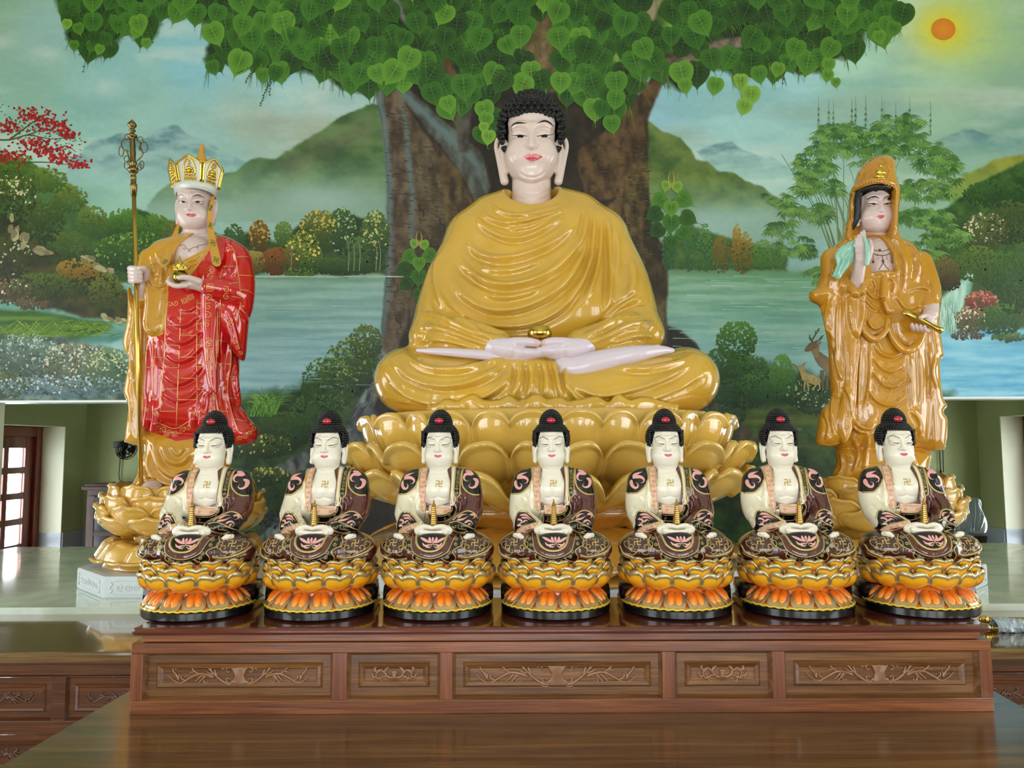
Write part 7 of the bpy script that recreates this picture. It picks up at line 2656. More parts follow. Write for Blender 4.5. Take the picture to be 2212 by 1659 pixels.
S.tube([(314, 600, 62, 9), (316, 588, 72, 7.4), (311, 580, 84, 6), (303, 579, 90, 4.8)], 2, sm=3)
S.tube([(289.5, 560, 73, 4.6), (304, 660, 73, 4.6)], 0, op='s')
h1 = S.mesh(1)
S = Sculpt(YMK, (352, 462, 585, 640, 50, 130), 1.0)
S.tube([(452, 620, 70, 15), (436, 616, 84, 14), (418, 613, 94, 11)], 5, sm=3)
S.ball(408, 615, 96, 20, 8, 15, 5)
for k in range(4):
 dd = 112 - 9 * k
 S.tube([(402, 616, dd - 4, 5.6), (382, 618 - .8 * k, dd, 5.2), (370, 614 - 1.5 * k, dd, 4.6), (362 + 1.5 * k, 607 - 2.5 * k, dd, 3.4)], 1.5, sm=3)
S.tube([(428, 608, 100, 8), (410, 601, 113, 6.4), (396, 599, 118, 5.6), (386, 600, 118, 4.4)], 3, sm=3)
h2 = S.mesh(1)
feet = []
for xf in (328, 440):
 S = Sculpt(YMK, (xf - 40, xf + 40, 1020, 1070, 0, 110), 1.4)
 S.ball(xf, 1054, 62, 18, 16, 28, 4)
 for k in range(4):
  S.ball(xf - 12 + 8 * k, 1058, 86, 5, 6, 7, 2)
 S.cut((0, 0, -1), S.P(330, 1063, 60))
 feet.append(S.mesh(1))
mbody = mh.obj('body', M_skin3, monk)
h1.obj('hand', M_skin3, monk)
h2.obj('hand', M_skin3, monk)
for f_ in feet:
 f_.obj('bare_foot', M_skin3, monk)
paint(mh, 'eyebrow', M_line, mbody, [(cA((470, 825), (500, 795), (545, 785), (610, 818)), cA((472, 830), (505, 803), (545, 798), (612, 822)))], .4)
paint(mh, 'eyebrow', M_line, mbody, [(cA((745, 822), (800, 792), (880, 788), (978, 850)), cA((747, 827), (805, 802), (878, 803), (980, 856)))], .4)
paint(mh, 'eye_white', M_eyewhite, mbody, [(cA((510, 918), (580, 912), (645, 925)), cA((510, 925), (580, 943), (645, 938)))], .35)
paint(mh, 'eye_white', M_eyewhite, mbody, [(cA((765, 925), (840, 912), (940, 922)), cA((765, 938), (840, 943), (940, 930)))], .35)
paint(mh, 'eye_line', M_line, mbody, [(cA((495, 905), (520, 910), (580, 905), (655, 932)), cA((495, 914), (520, 920), (580, 915), (655, 938))), (cA((545, 912), (615, 915)), cA((548, 940), (612, 942)))], .6, sm=0)
paint(mh, 'eye_line', M_line, mbody, [(cA((760, 932), (840, 904), (920, 912), (962, 922)), cA((760, 938), (840, 914), (920, 922), (962, 930))), (cA((805, 912), (885, 912)), cA((808, 942), (882, 942)))], .6, sm=0)
paint(mh, 'lips', M_lip, mbody, [(cA((618, 1165), (670, 1150), (705, 1148), (725, 1158), (755, 1148), (790, 1156), (832, 1172)), cA((620, 1168), (680, 1172), (725, 1175), (770, 1174), (830, 1175))), (cA((625, 1168), (680, 1174), (725, 1177), (770, 1176), (822, 1176)), cA((640, 1175), (680, 1206), (725, 1212), (775, 1204), (815, 1180)))], .4, 18, 2, 5)
mb = MB()
mb.ball(mh.hit(407.5, 422.7), 1.3 * sM, 8, 6)
mb.build('urna', M_silver, mbody)
mb = MB()
for y0 in (1,):
 mh.line(mb, cB((975, 285), (1040, 325), (1075, 300), (1120, 355), (1175, 390), (1200, 375), (1240, 355), (1290, 340), (1340, 315), (1400, 310), (1470, 295)), .55, .2, 5, 5)
 mh.line(mb, cB((1085, 355), (1075, 375), (1100, 385), (1110, 360)), .45, .2, 5, 4)
 mh.line(mb, cB((1175, 390), (1160, 415), (1190, 420), (1195, 395)), .5, .2, 5, 4)
 mh.line(mb, cB((1300, 345), (1320, 370), (1335, 350), (1315, 335)), .45, .2, 5, 4)
mb.build('necklace', M_oldbrass, mbody)
S = Sculpt(YMK, (262, 560, 495, 1068, -75, 110), 1.45)
torso = [(400, 505), (369, 514), (341, 523), (322, 545), (314, 575), (312, 640), (316, 720), (312, 800), (308, 880), (310, 925), (345, 940), (420, 952), (500, 956), (520, 948), (519, 885), (515, 800), (520, 720), (532, 650), (540, 575), (528, 540), (505, 518), (478, 509), (450, 505)]
S.inflate(torso, 0, 56, 74, 0, sm=4, back=46)
S.inflate([(330, 930), (316, 975), (302, 1018), (293, 1064), (400, 1066), (508, 1064), (500, 1015), (486, 970), (480, 930)], 4, 48, 60, 6, sm=4)
S.ball(420, 700, 30, 74, 90, 34, 20)
S.inflate([(492, 516), (520, 527), (538, 545), (547, 580), (550, 622), (546, 662), (537, 692), (533, 730), (527, 777), (512, 770), (492, 735), (470, 700), (448, 690), (440, 640), (446, 600), (480, 575), (488, 545)], 26, 38, 40, 8, sm=4)
S.tube([(516, 640, 40, 24), (490, 628, 62, 24), (452, 620, 80, 19)], 10, sm=3)
S.inflate([(440, 585), (470, 580), (474, 640), (472, 720), (470, 800), (470, 850), (452, 838), (444, 800), (438, 740), (436, 650)], 60, 12, 14, 4, sm=4)
S.inflate([(480, 850), (518, 880), (534, 900), (553, 922), (555, 945), (536, 961), (500, 958), (476, 945)], 8, 34, 30, 10, sm=4)
S.inflate([(316, 560), (336, 540), (345, 600), (330, 640), (322, 700), (318, 760), (318, 860), (316, 956), (276, 957), (272, 945), (280, 880), (269, 845), (281, 782), (267, 744), (277, 690), (279, 620), (286, 640), (302, 655), (312, 620)], 20, 22, 22, 6, sm=3)
S.tube([(326, 560, 20, 24), (314, 610, 28, 20), (306, 648, 40, 16)], 8, sm=3)
S.inflate([(322, 575), (345, 572), (362, 600), (362, 640), (356, 680), (356, 706), (346, 722), (330, 726), (315, 718), (309, 698), (313, 660), (312, 620)], 50, 13, 12, 5, sm=4)
S.inflate([(404, 480), (400, 505), (382, 532), (366, 574), (394, 566), (442, 540), (450, 522), (452, 480)], 50, 60, 14, 2, op='s')
for (x, y) in ((317, 905), (333, 915), (416, 905), (436, 900)):
 S.tube([(x + 4, y - 40, 44, 5), (x + 1, y, 54, 8), (x - 2, y + 14, 52, 7)], 4)
S.cut((0, 0, -1), S.P(400, 1064, 40))
rm = S.mesh(1)
rm.begin()
for (pts, w, h) in [
 (cC((620, 480), (700, 540), (790, 520), (870, 440)), 5, 5), (cC((600, 620), (700, 680), (800, 650), (890, 560)), 5, 5),
 (cC((590, 760), (690, 830), (800, 800), (890, 690)), 5, 5), (cC((570, 920), (680, 1010), (800, 970), (900, 850)), 5, 5),
 (cC((560, 1070), (680, 1150), (800, 1120), (900, 1010)), 5, 5), (cC((700, 400), (780, 420), (860, 370)), 4, 3),
 (cC((540, 640), (560, 800), (590, 900)), 4, 4), (cC((480, 640), (490, 900), (470, 1200)), 4, 5), (cC((530, 640), (510, 900), (500, 1180)), 4, 4), (cC((450, 640), (440, 900), (430, 1200)), 4, 4),
 (cC((1040, 330), (1060, 500), (1040, 700), (1060, 900)), 5, 5), (cC((1100, 400), (1150, 560), (1180, 700), (1210, 800)), 4, 5),
 (cC((1200, 380), (1240, 450), (1260, 520)), 4, 4), (cC((1140, 600), (1120, 800), (1100, 1000)), 5, 4), (cC((1190, 800), (1170, 1000), (1230, 1230), (1320, 1330)), 5, 5),
 (cC((1080, 1000), (1110, 1200), (1180, 1400)), 5, 4), (cC((1000, 1060), (1020, 1240), (1060, 1400)), 4, 4), (cC((940, 1080), (930, 1200), (900, 1320)), 4, 5),
 (cD((180, 130), (215, 150), (200, 190), (150, 180)), 3, 4), (cD((170, 300), (220, 330), (210, 380), (165, 420)), 3.5, 5), (cD((250, 180), (265, 300), (220, 420)), 4, 4),
 (cB((540, 480), (560, 700), (600, 900)), 4, 4), (cB((640, 420), (640, 650), (620, 900)), 4, 4), (cB((700, 450), (690, 800), (660, 1000)), 4, 4),
 (cB((480, 850), (540, 960), (620, 1020), (760, 1000)), 3.5, 4), (cB((820, 680), (800, 850), (780, 1000)), 3, 3),
 (cB((1080, 620), (1250, 560), (1420, 440)), 2.5, 2.5), (cB((1060, 700), (1260, 640), (1450, 520)), 2.5, 2.5),
 (cC((380, 300), (390, 600), (370, 900), (380, 1150)), 4, 4), (cC((330, 640), (310, 800), (330, 1000)), 4, 4), (cC((290, 1100), (310, 1300), (310, 1450)), 4, 3),
 (cE((440, 230), (500, 380), (620, 400), (700, 300)), 6, 6), (cE((360, 200), (420, 420), (560, 520), (720, 440)), 6, 6), (cE((310, 300), (340, 480), (480, 590), (700, 600)), 5, 5),
 (cE((520, 250), (580, 330), (650, 250)), 5, 4), (cE((280, 420), (300, 520), (420, 520)), 4, 4),
]:
 rm.stroke(pts, w, h, 'fold')
for (pts, w, h) in [(cC((330, 0), (300, 100), (330, 620)), 3, 0)]:
 pass
rm.end(1)
cen = rm.centers()
fx, fy = proj(cen)
dep = (YMK - cen[:, 1]) / sM
redp = cB((1660, 160), (1480, 440), (1180, 830), (830, 1010), (790, 1060)) + [(356, 660), (357, 700), (352, 722), (330, 728), (318, 730), (314, 800), (309, 880), (303, 915), (316, 932), (338, 936), (380, 953), (410, 949), (440, 945), (470, 960), (540, 968), (570, 950), (560, 700), (560, 500), (480, 490)]
inred = in_poly(fx, fy, redp)
inred &= ~((fx < 320) & (fy < 890) & (dep < 30) & (fx < 316))
tong = in_poly(fx, fy, [(300, 560), (360, 560), (364, 640), (358, 706), (347, 724), (330, 728), (312, 720), (305, 690)]) & (dep > 30)
inred &= ~tong
mb = MB()
def gl(pts, r=.8, sm=0, mt=0):
 rm.line(mb, pts, r, .1, 5, sm, mt)
V = [cC((598, 330), (596, 450), (592, 600), (585, 760), (575, 900), (560, 1050), (552, 1250)), cC((718, 385), (714, 560), (706, 760), (698, 960), (690, 1160), (682, 1365)), cC((852, 330), (850, 560), (848, 800), (850, 1000), (852, 1165)),
  cC((1018, 420), (1014, 640), (1008, 800), (1005, 900)), cC((1042, 330), (1030, 560), (1020, 800)), cC((1000, 1060), (1010, 1160), (1030, 1260)), cC((1130, 690), (1125, 850), (1100, 1000), (1105, 1120), (1130, 1240), (1160, 1330), (1190, 1400)), cC((492, 640), (490, 850), (487, 1140))]
for l in V:
 gl(l, .85, 4)
H = [((718, 440), (852, 438)), ((598, 538), (714, 536)), ((714, 618), (850, 620)), ((592, 700), (708, 700)), ((706, 800), (848, 795)), ((580, 882), (698, 884)), ((696, 970), (850, 970)), ((566, 1058), (692, 1056)), ((690, 1145), (852, 1143)), ((555, 1238), (684, 1238)),
  ((852, 360), (890, 358)), ((850, 525), (895, 522)), ((848, 700), (900, 695)), ((850, 878), (905, 874)), ((850, 1062), (915, 1060)), ((500, 796), (578, 800)), ((492, 975), (566, 970)), ((488, 1140), (556, 1150)), ((452, 695), (495, 695)), ((440, 880), (480, 882)), ((435, 1055), (470, 1055)),
  ((1020, 368), (1060, 370)), ((1015, 465), (1070, 470)), ((1012, 660), (1090, 672)), ((1008, 760), (1030, 765)), ((1050, 850), (1130, 855)), ((1010, 845), (1050, 846)), ((1100, 950), (1170, 960)), ((1030, 1038), (1100, 1040)), ((1108, 1132), (1180, 1135)), ((1020, 1235), (1110, 1240)), ((1140, 1300), (1260, 1320))]
for a_, b_ in H:
 gl(cC(*[(a_[0] + (b_[0] - a_[0]) * t, a_[1] + (b_[1] - a_[1]) * t) for t in np.linspace(0, 1, 8)]), .85)
for l in [cD((200, 155), (240, 185), (262, 250), (275, 340), (290, 430), (297, 545)), cD((180, 212), (240, 195)), cD((262, 250), (320, 245), (356, 250)), cD((172, 320), (265, 315)), cD((280, 378), (340, 382), (384, 384)), cD((212, 440), (290, 432)), cD((296, 485), (345, 490), (390, 515)), cD((150, 420), (168, 330)),
   cD((235, 530), (297, 545)), cD((300, 575), (265, 720)), cD((290, 620), (345, 660)), cD((265, 680), (300, 690))]:
 gl(l, .8, 4)
def scrolls(P, r, step, rad, w=.8, mt=0):
 P = resample(cr(P, 6), 60)
 L = np.r_[0, np.cumsum(np.linalg.norm(np.diff(P, axis=0), axis=1))]
 n = max(2, int(L[-1] / step))
 for i in range(n):
  t = (i + .5) / n * L[-1]
  x, y = np.interp(t, L, P[:, 0]), np.interp(t, L, P[:, 1])
  k = np.searchsorted(L, t)
  a = atan2(*(P[min(k, 59)] - P[max(k - 1, 0)])[::-1])
  sg = 1 if i % 2 else -1
  rm.line(mb, spiral(x, y, .8, rad, math.degrees(a) + (90 if sg > 0 else -90), 1.35 * sg, 16), w, .1, 5, 0, mt)
def meander(cx, cy, w, h, ang=0, mt=0, lw=.75):
 k = [(-1, -1), (-1, 1), (1, 1), (1, -.7), (-.5, -.7), (-.5, .5), (.5, .5), (.5, -.2), (-.1, -.2)]
 ca, sa = cos(radians(ang)), sin(radians(ang))
 pts = []
 for i in range(len(k) - 1):
  for t in np.linspace(0, 1, 4, endpoint=False):
   u = (k[i][0] + (k[i + 1][0] - k[i][0]) * t) * w
   v = (k[i][1] + (k[i + 1][1] - k[i][1]) * t) * h
   pts.append((cx + u * ca - v * sa, cy + u * sa + v * ca))
 rm.line(mb, pts, lw, .1, 5, 0, mt)
scrolls(cC((970, 60), (960, 170)), 0, 14, 8)
meander(*cC((955, 225))[0], 6.5, 9)
scrolls(cC((950, 280), (940, 420), (930, 560)), 0, 17, 8.5)
scrolls(cC((945, 660), (948, 700)), 0, 14, 8)
for y in (750, 815):
 meander(*cC((950, y))[0], 7, 8.5)
scrolls(cC((950, 860), (960, 980)), 0, 16, 8)
scrolls(cC((970, 1100), (975, 1250)), 0, 17, 8)
scrolls(cC((610, 375), (700, 350)), 0, 14, 7)
for x, y in ((750, 335), (800, 305)):
 meander(*cC((x, y))[0], 6, 6, -22)
scrolls(cC((560, 1385), (640, 1410)), 0, 11, 8)
meander(*cC((605, 1420))[0], 5.5, 5.5, 8)
meander(*cC((668, 1420))[0], 5.5, 5.5, -4)
scrolls(cC((720, 1405), (800, 1350)), 0, 13, 7.5)
gl(cC((530, 1330), (620, 1368), (690, 1375), (800, 1310)), .9, 5)
scrolls(cD((190, 460), (200, 560)), 0, 18, 8)
scrolls(cD((215, 700), (240, 740)), 0, 18, 8)
scrolls(cD((250, 840), (310, 960)), 0, 12, 5)
scrolls(cC((1180, 1470), (1300, 1400), (1300, 1310)), 0, 12, 6)
for c_ in ((440, 1220), (515, 1260), (830, 1250), (900, 1230)):
 scrolls(cC((c_[0] - 15, c_[1]), (c_[0] + 15, c_[1] + 8)), 0, 8, 4.5, .6)
rm.region('red_robe', inred, [M_red, M_goldline], monk, mb)
mb = MB()
scrolls(cB((440, 900), (430, 1100), (420, 1330)), 0, 15, 4.5, .6)
scrolls(cB((760, 1020), (740, 1200), (660, 1330)), 0, 15, 5, .7)
scrolls(cC((440, 520), (480, 590), (550, 520)), 0, 14, 7, .8)
rm.line(mb, cC((420, 500), (430, 580), (490, 615), (560, 590), (580, 500), (590, 420)), 1.0, .1, 5, 5)
rm.line(mb, cB((545, 1260), (560, 1450), (600, 1580), (700, 1500), (690, 1400)), .7, .1, 5, 5)
scrolls(cB((730, 760), (720, 960)), 0, 12, 4.5, .6)
scrolls(cC((300, 300), (305, 450), (295, 600)), 0, 15, 4.5, .6)
scrolls(cB((1490, 400), (1460, 480)), 0, 7, 3, .5)
rm.line(mb, cB((1660, 165), (1480, 440), (1330, 640), (1180, 830), (1000, 930), (830, 1010)), 1.9, -.3, 7, 6, 1)
rm.region('mustard_robe', ~inred, [M_must, M_darkgold, M_must], monk, mb)
cr_ = empty('crown', (0, 0, 0))
cr_.parent = monk
cr_.name = 'crown'
def ring(ph, v, r):
 """point on the crown: ph degrees from the face direction, v height, r radius (units of the head)"""
 a = radians(ph)
 vv = v - .5 * (1 - cos(a))
 u, w = r * sin(a) + .03, r * cos(a) * .93 - .08
 p = Tm(u, vv, w)
 return W(p[0], p[1], YMK - p[2] * sM)
mb = MB()
n = 72
G = []
for (v, r) in ((.80, 1.16), (.84, 1.24), (1.05, 1.28), (1.24, 1.34), (1.27, 1.28)):
 G.append([ring(360 * i / n, v, r + (.014 if i % 2 else 0)) for i in range(n + 1)])
mb.sheet(G)
band = mb.build('crown_band', M_crownwhite, cr_)
for k in range(6):
 ph0 = 60 * k
 if k == 3:
  continue
 mb = MB()
 def pp(a, b_, off=0.0):
  """a -1..1 across, b 0..1 up the panel"""
  ang = ph0 + 27.5 * a
  r = 1.34 + .36 * b_
  r = r * cos(radians(27.5)) / cos(radians(27.5 * a)) * 1.03
  return ring(ang, 1.24 + 1.55 * b_, r + off)
 top = lambda a: .72 + .28 * (1 - abs(a))
 G = [[pp(a, b_ * top(a)) for a in np.linspace(-1, 1, 13)] for b_ in np.linspace(0, 1, 9)]
 mb.sheet(G)
 G2 = [[pp(a, b_ * top(a), -.05) for a in np.linspace(1, -1, 13)] for b_ in np.linspace(0, 1, 9)]
 mb.sheet(G2)
 mb.sheet([[pp(a, top(a)) for a in np.linspace(-1, 1, 13)], [pp(a, top(a), -.05) for a in np.linspace(-1, 1, 13)]])
 pnl = mb.build('crown_panel', M_crownwhite, cr_)
 mb = MB()
 edge = [pp(-.96, t * .7, .02) for t in np.linspace(0, 1, 8)] + [pp(a, top(a) - .02, .02) for a in np.linspace(-.96, .96, 15)] + [pp(.96, t * .7, .02) for t in np.linspace(1, 0, 8)]
 mb.tube(edge, 2.3 * sM, 6)
 mb.build('gilt_frame', M_crowngold, pnl)
 mb = MB()
 B = lambda a, b_, r, o=.04: mb.ball(pp(a, b_, o), r * sM, 9, 7)
 B(0, .66, 3.6)
 B(0, .76, 2)
 B(0, .48, 5.4)
 B(0, .38, 5.2)
 for s in (-1, 1):
  B(s * .24, .46, 2.6)
  B(s * .3, .37, 2.8)
  B(s * .24, .27, 3.8)
  B(s * .42, .25, 3)
 B(0, .25, 4)
 for q_ in np.linspace(-.5, .5, 7):
  B(q_, .13, 2.3)
  B(q_ * 1.1, .05, 2.0)
 mb.tube([pp(.52 * cos(t), .36 + .47 * sin(t), .02) for t in np.linspace(-.3, pi + .3, 22)], 1.5 * sM, 5)
 for t in np.linspace(0, pi, 13):
  B(.6 * cos(t), .36 + .53 * sin(t), 1.25, .01)
 mb.build('gilt_figure', M_crowngold, pnl)
mb = MB()
gc = W(435, 356, YMK + .02)
mb.lathe([(.1 * sM, -6 * sM), (9 * sM, -5 * sM), (13 * sM, 4 * sM), (13.2 * sM, 10 * sM), (9.5 * sM, 18 * sM), (6.6 * sM, 25 * sM), (5.2 * sM, 36 * sM), (5.4 * sM, 43 * sM), (4 * sM, 46 * sM), (.1 * sM, 46.5 * sM)], (gc[0], gc[1], gc[2]), 24)
mb.build('gourd_topknot', M_must, cr_)
mb = MB()
q0 = np.array(W(*Tm(0, 1.1, -.15)[:2], YMK - Tm(0, 1.1, -.15)[2] * sM))
mb.ball(q0, (1.16 * 37 * sM, 1.0 * 37 * sM, .95 * 37 * sM), 24, 14)
mb.build('cap', M_must, cr_)
cr_.location = (0, 0, 0)
def rib_signs(ts):
 def f(mb, pos):
  for t in ts:
   for (a, b_) in (((0, 1), (0, -1)), ((-1, 0), (1, 0)), ((0, 1), (-1, 1)), ((0, -1), (1, -1)), ((1, 0), (1, 1)), ((-1, 0), (-1, -1))):
    A, B = np.array(a, float), np.array(b_, float)
    P = [pos(t - (A[1] + (B[1] - A[1]) * q) * .034, (A[0] + (B[0] - A[0]) * q) * .5, 1.0) for q in np.linspace(-.08, 1.08, 4)]
    k = len(mb.f)
    mb.tube(P, .9 * sM, 4, 1)
 return f
strip('crown_ribbon', [(457, 424), (450, 455), (448, 490), (451, 525), (458, 567), (464, 575)], [(464, 424), (459, 455), (460, 485), (467, 519), (478, 568), (468, 576)], [14, 24, 38, 52, 62, 63], [M_must, M_ribbongreen], monk, rib_signs([.16, .40, .64, .88]))
strip('crown_ribbon', [(389, 462), (381, 488), (370, 512), (357, 545), (345, 574), (348, 579)], [(392, 462), (387, 490), (383, 512), (373, 545), (362, 571), (352, 579)], [-6, 18, 52, 72, 80, 80], [M_must, M_ribbongreen], monk, rib_signs([.5, .86]))
st = W(305, 1062, YMK - 73 * sM)
sp = W(289.2, 420, YMK - 73 * sM)
staff = empty('ringed_staff', (st[0], st[1], mtop), 'tall golden staff with ringed brass head held by the statue in red', 'staff')
mb = MB()
st[2] = mtop + .002
mb.tube([st, st + (sp - st) * .5, sp], 4.3 * sM, 12)
mb.build('shaft', M_gold, staff)
ax = (sp - st) / np.linalg.norm(sp - st)
qd = Vector([float(v) for v in ax]).to_track_quat('Z', 'Y').to_matrix()
mb = MB()
zz0 = lambda py: (420 - py) * sM * 1.0
mb.lathe([(r * sM, zz0(y)) for r, y in ((5, 424), (7.5, 401), (7.5, 398.5), (5.5, 397), (5.5, 385), (6.6, 383), (5.2, 381), (5.2, 374), (8, 373), (11, 368), (10.5, 363.5), (6, 361), (6.2, 357), (8, 353), (7.6, 349), (5.6, 346), (5.6, 336), (6.2, 330), (5.4, 322), (6, 314), (5, 306), (5.6, 300), (5, 297), (9.4, 295.5), (9.6, 291), (6, 288.5), (4, 287), (4, 283.5), (6.8, 282), (6.8, 279.5), (4, 277.5), (4.6, 275), (9, 271), (9.2, 267.5), (6, 262), (.2, 256))], tuple(sp), 20, mtx=qd)
hdst = mb.build('staff_head', M_oldbrass, staff)
def sp_pt(px, py, dd=0):
 return W(px, py, YMK - (73 + dd) * sM)
def bigloop(pts, nm, r=1.5, dd=(0,)):
 mb = MB()
 P = cr(pts, 7)
 mb.tube([sp_pt(p[0], p[1], dd[0] * sin(pi * i / (len(P) - 1))) for i, p in enumerate(P)], r * sM, 7)
 mb.build(nm, M_oldbrass, hdst)
k2 = lambda *p: [(250 + .1085 * q[0], 240 + .1085 * q[1]) for q in p]
bigloop(k2((300, 520), (290, 560), (210, 560), (130, 590), (115, 680), (160, 770), (230, 820), (260, 920), (300, 980)), 'scroll_arm')
bigloop(k2((420, 520), (440, 590), (490, 640), (500, 720), (540, 830), (520, 900), (460, 960), (420, 990)), 'scroll_arm')
bigloop(k2((215, 760), (250, 800), (215, 830)), 'scroll_arm', 1.2)
bigloop(k2((230, 570), (270, 550), (300, 600), (260, 625)), 'scroll_arm', 1.2)
bigloop(k2((470, 700), (480, 780), (500, 760)), 'scroll_arm', 1.2)
for (cx, cy, rx, ry, dd) in ((225, 520, 45, 60, 2), (110, 800, 48, 105, -2), (490, 570, 55, 60, 2), (565, 720, 70, 105, -2), (215, 950, 50, 60, 3), (225, 1080, 55, 80, -3), (300, 1020, 65, 70, 9), (520, 1070, 40, 80, -3), (480, 1110, 40, 65, 4)):
 mb = MB()
 c0 = k2((cx, cy))[0]
 mb.tube([sp_pt(c0[0] + rx * .1085 * cos(t), c0[1] + ry * .1085 * sin(t), dd + 2 * sin(t)) for t in np.linspace(0, 2 * pi, 24, endpoint=False)], .95 * sM, 6, closed=True)
 mb.build('ring', M_oldbrass, hdst)
oc = W(390, 598.5, YMK - 100 * sM)
orb = empty('flaming_orb', (oc[0], oc[1], oc[2] - 17 * sM), 'round brass orb with flame top on the palm of the statue in red', 'orb')
sO = (YMK - 100 * sM) / F
mb = MB()
mb.ball(oc, 16.5 * sO, 28, 18)
mb.build('orb', M_orb, orb)
mb = MB()
def ob(px, py, dd=100):
 return W(px, py, YMK - dd * sM)
for (pts, rr, dd) in [(cB((1025, 720), (1020, 640), (1010, 570), (1027, 490)), (5.5, 6, 3.5, .4), 104), (cB((960, 725), (955, 680), (985, 640), (970, 585)), (4, 3.6, 3, .4), 106), (cB((1090, 725), (1110, 680), (1080, 640), (1075, 590)), (4, 4, 3, .4), 106),
      (cB((930, 720), (925, 670), (940, 630)), (3, 3, .4), 100), (cB((1140, 720), (1160, 680), (1125, 630)), (3.4, 3, .4), 100), (cB((1020, 720), (1045, 690), (1050, 660), (1020, 660)), (4, 3.4, 2.4, 1.5), 112)]:
 P = cr(pts, 5)
 mb.tube([ob(p[0], p[1], dd) for p in P], np.interp(np.linspace(0, 1, len(P)), np.linspace(0, 1, len(rr)), rr) * sM, 7)
mb.tube([ob(390 + 17.5 * sin(t), 581 + 1.5 * cos(t * 2), 100 + 13 * cos(t)) for t in np.linspace(0, 2 * pi, 30, endpoint=False)], 2.6 * sM, 7, closed=True)
mb.build('flame', M_crowngold, orb)
M_amber = mat('amber_glaze_robe', (198, 140, 32), rough=0.2, coat=1.0, var=0.09, vscale=6)
M_jade = mat('pale_jade_glaze', (150, 206, 186), rough=0.2, coat=1.0, var=0.08, vscale=10)
YG = 3.2
sG = YG / F
def g1(*p):
 return [(1680 + .2109 * q[0], 300 + .2109 * q[1]) for q in p]
def g2(*p):
 return [(1680 + .2893 * q[0], 600 + .2893 * q[1]) for q in p]
gc_ = W(1905, 1200, YG)
lady = empty('standing_statue', (gc_[0], YG, SLAB + PLH), 'standing hooded statue in amber robe holding a brass vase and a jade green sprig, right', 'statue')
plinth(1897, YG, 181, 197, 112, PLH, 'white carved plinth under the hooded statue with the vase, right side of the altar')
lotus_stand(lady, 1897, YG, [
 (10, .5, [(130, 1094), (139, 1080), (144, 1056), (143, 1032)], .31, -.08),
 (10, 0, [(124, 1120), (145, 1106), (156, 1082), (160, 1060)], .33, -.08),
 (10, .5, [(118, 1142), (144, 1130), (163, 1106), (168, 1084)], .34, -.08),
 (10, 0, [(96, 1154), (136, 1148), (160, 1132), (167, 1112)], .35, -.08)],
 zfun(1897, YG), M_side_lotus, (92, 1182, 1154), 168, SLAB + PLH)
S = Sculpt(YG, (1836, 1950, 380, 606, -62, 75), 1.05)
Tg = head_shape(S, 1888, 439.5, 0, 37, yaw=24, neck=2.2, nw=.66, vs=.54, jaw=.9,
    ear=[(1.0, -.6, -.15, .1), (1.06, -.9, -.15, .1), (1.06, -1.2, -.12, .12), (1.04, -1.5, -.08, .15)], ears=True)
S.ball(1900, 572, 4, 44, 62, 38, 10)
S.tube([(1868, 528, -8, 16), (1890, 516, -10, 22), (1915, 524, -8, 16)], 8)
gh = S.mesh(1)
gh.begin()
for y in (511, 518):
 gh.stroke([(1866, y - 2), (1888, y + 2), (1910, y - 3)], 1.6, -1.2, 'ridge')
gh.end()
gbody = gh.obj('body', M_skin3, lady)
paint(gh, 'eyebrow', M_line, gbody, [(g1((915, 622), (950, 592), (1000, 585), (1042, 606)), g1((917, 628), (955, 601), (1000, 596), (1042, 611)))], .4)
paint(gh, 'eyebrow', M_line, gbody, [(g1((1092, 606), (1110, 590), (1140, 583), (1163, 594)), g1((1094, 611), (1112, 598), (1140, 593), (1163, 602)))], .4)
paint(gh, 'eye_white', M_eyewhite, gbody, [(g1((950, 660), (985, 658), (1020, 664)), g1((950, 663), (985, 674), (1020, 674)))], .35)
paint(gh, 'eye_line', M_line, gbody, [(g1((925, 658), (955, 658), (990, 655), (1028, 668)), g1((928, 662), (955, 666), (990, 663), (1028, 673))), (g1((968, 661), (1004, 661)), g1((970, 673), (1004, 674)))], .6, sm=0)
paint(gh, 'eye_line', M_line, gbody, [(g1((1084, 668), (1110, 655), (1135, 656), (1160, 652)), g1((1084, 673), (1110, 663), (1135, 665), (1158, 660))), (g1((1100, 661), (1134, 660)), g1((1102, 673), (1132, 670)))], .6, sm=0)
paint(gh, 'lips', M_lip, gbody, [(g1((1002, 795), (1030, 786), (1048, 780), (1060, 785), (1072, 779), (1096, 788)), g1((1004, 797), (1030, 797), (1050, 798), (1070, 797), (1094, 791))), (g1((1006, 797), (1030, 799), (1050, 800), (1070, 799), (1092, 792)), g1((1012, 800), (1032, 813), (1052, 816), (1075, 812), (1090, 796)))], .4, 16, 2, 5)
mb = MB()
mb.ball(gh.hit(1904, 425.5), 1.2 * sG, 8, 6)
mb.build('urna', M_silver, gbody)
S = Sculpt(YG, (1832, 1944, 385, 505, -60, 60), 1.1)
p_ = Tg(0, .45, -.2)
S.ball(p_[0], p_[1], p_[2], 1.12 * 37, 1.16 * 37, 1.08 * 37)
S.prism([(1859.5, 520), (1859, 455), (1864, 430), (1872, 417), (1884, 411), (1893, 408), (1897, 411), (1904, 408), (1915, 409), (1923, 415), (1926.5, 440), (1926, 520)], -8, 90, 1, 3, op='s')
S.tube([(1860, 405, 20, 7), (1854, 425, 24, 7.5), (1853, 450, 22, 7), (1850, 475, 18, 6), (1843, 494, 12, 2.5)], 3, sm=3)
S.tube([(1924, 405, 8, 6), (1929, 425, 4, 5), (1928, 455, 2, 4), (1926, 485, 0, 2.5)], 4, sm=3)
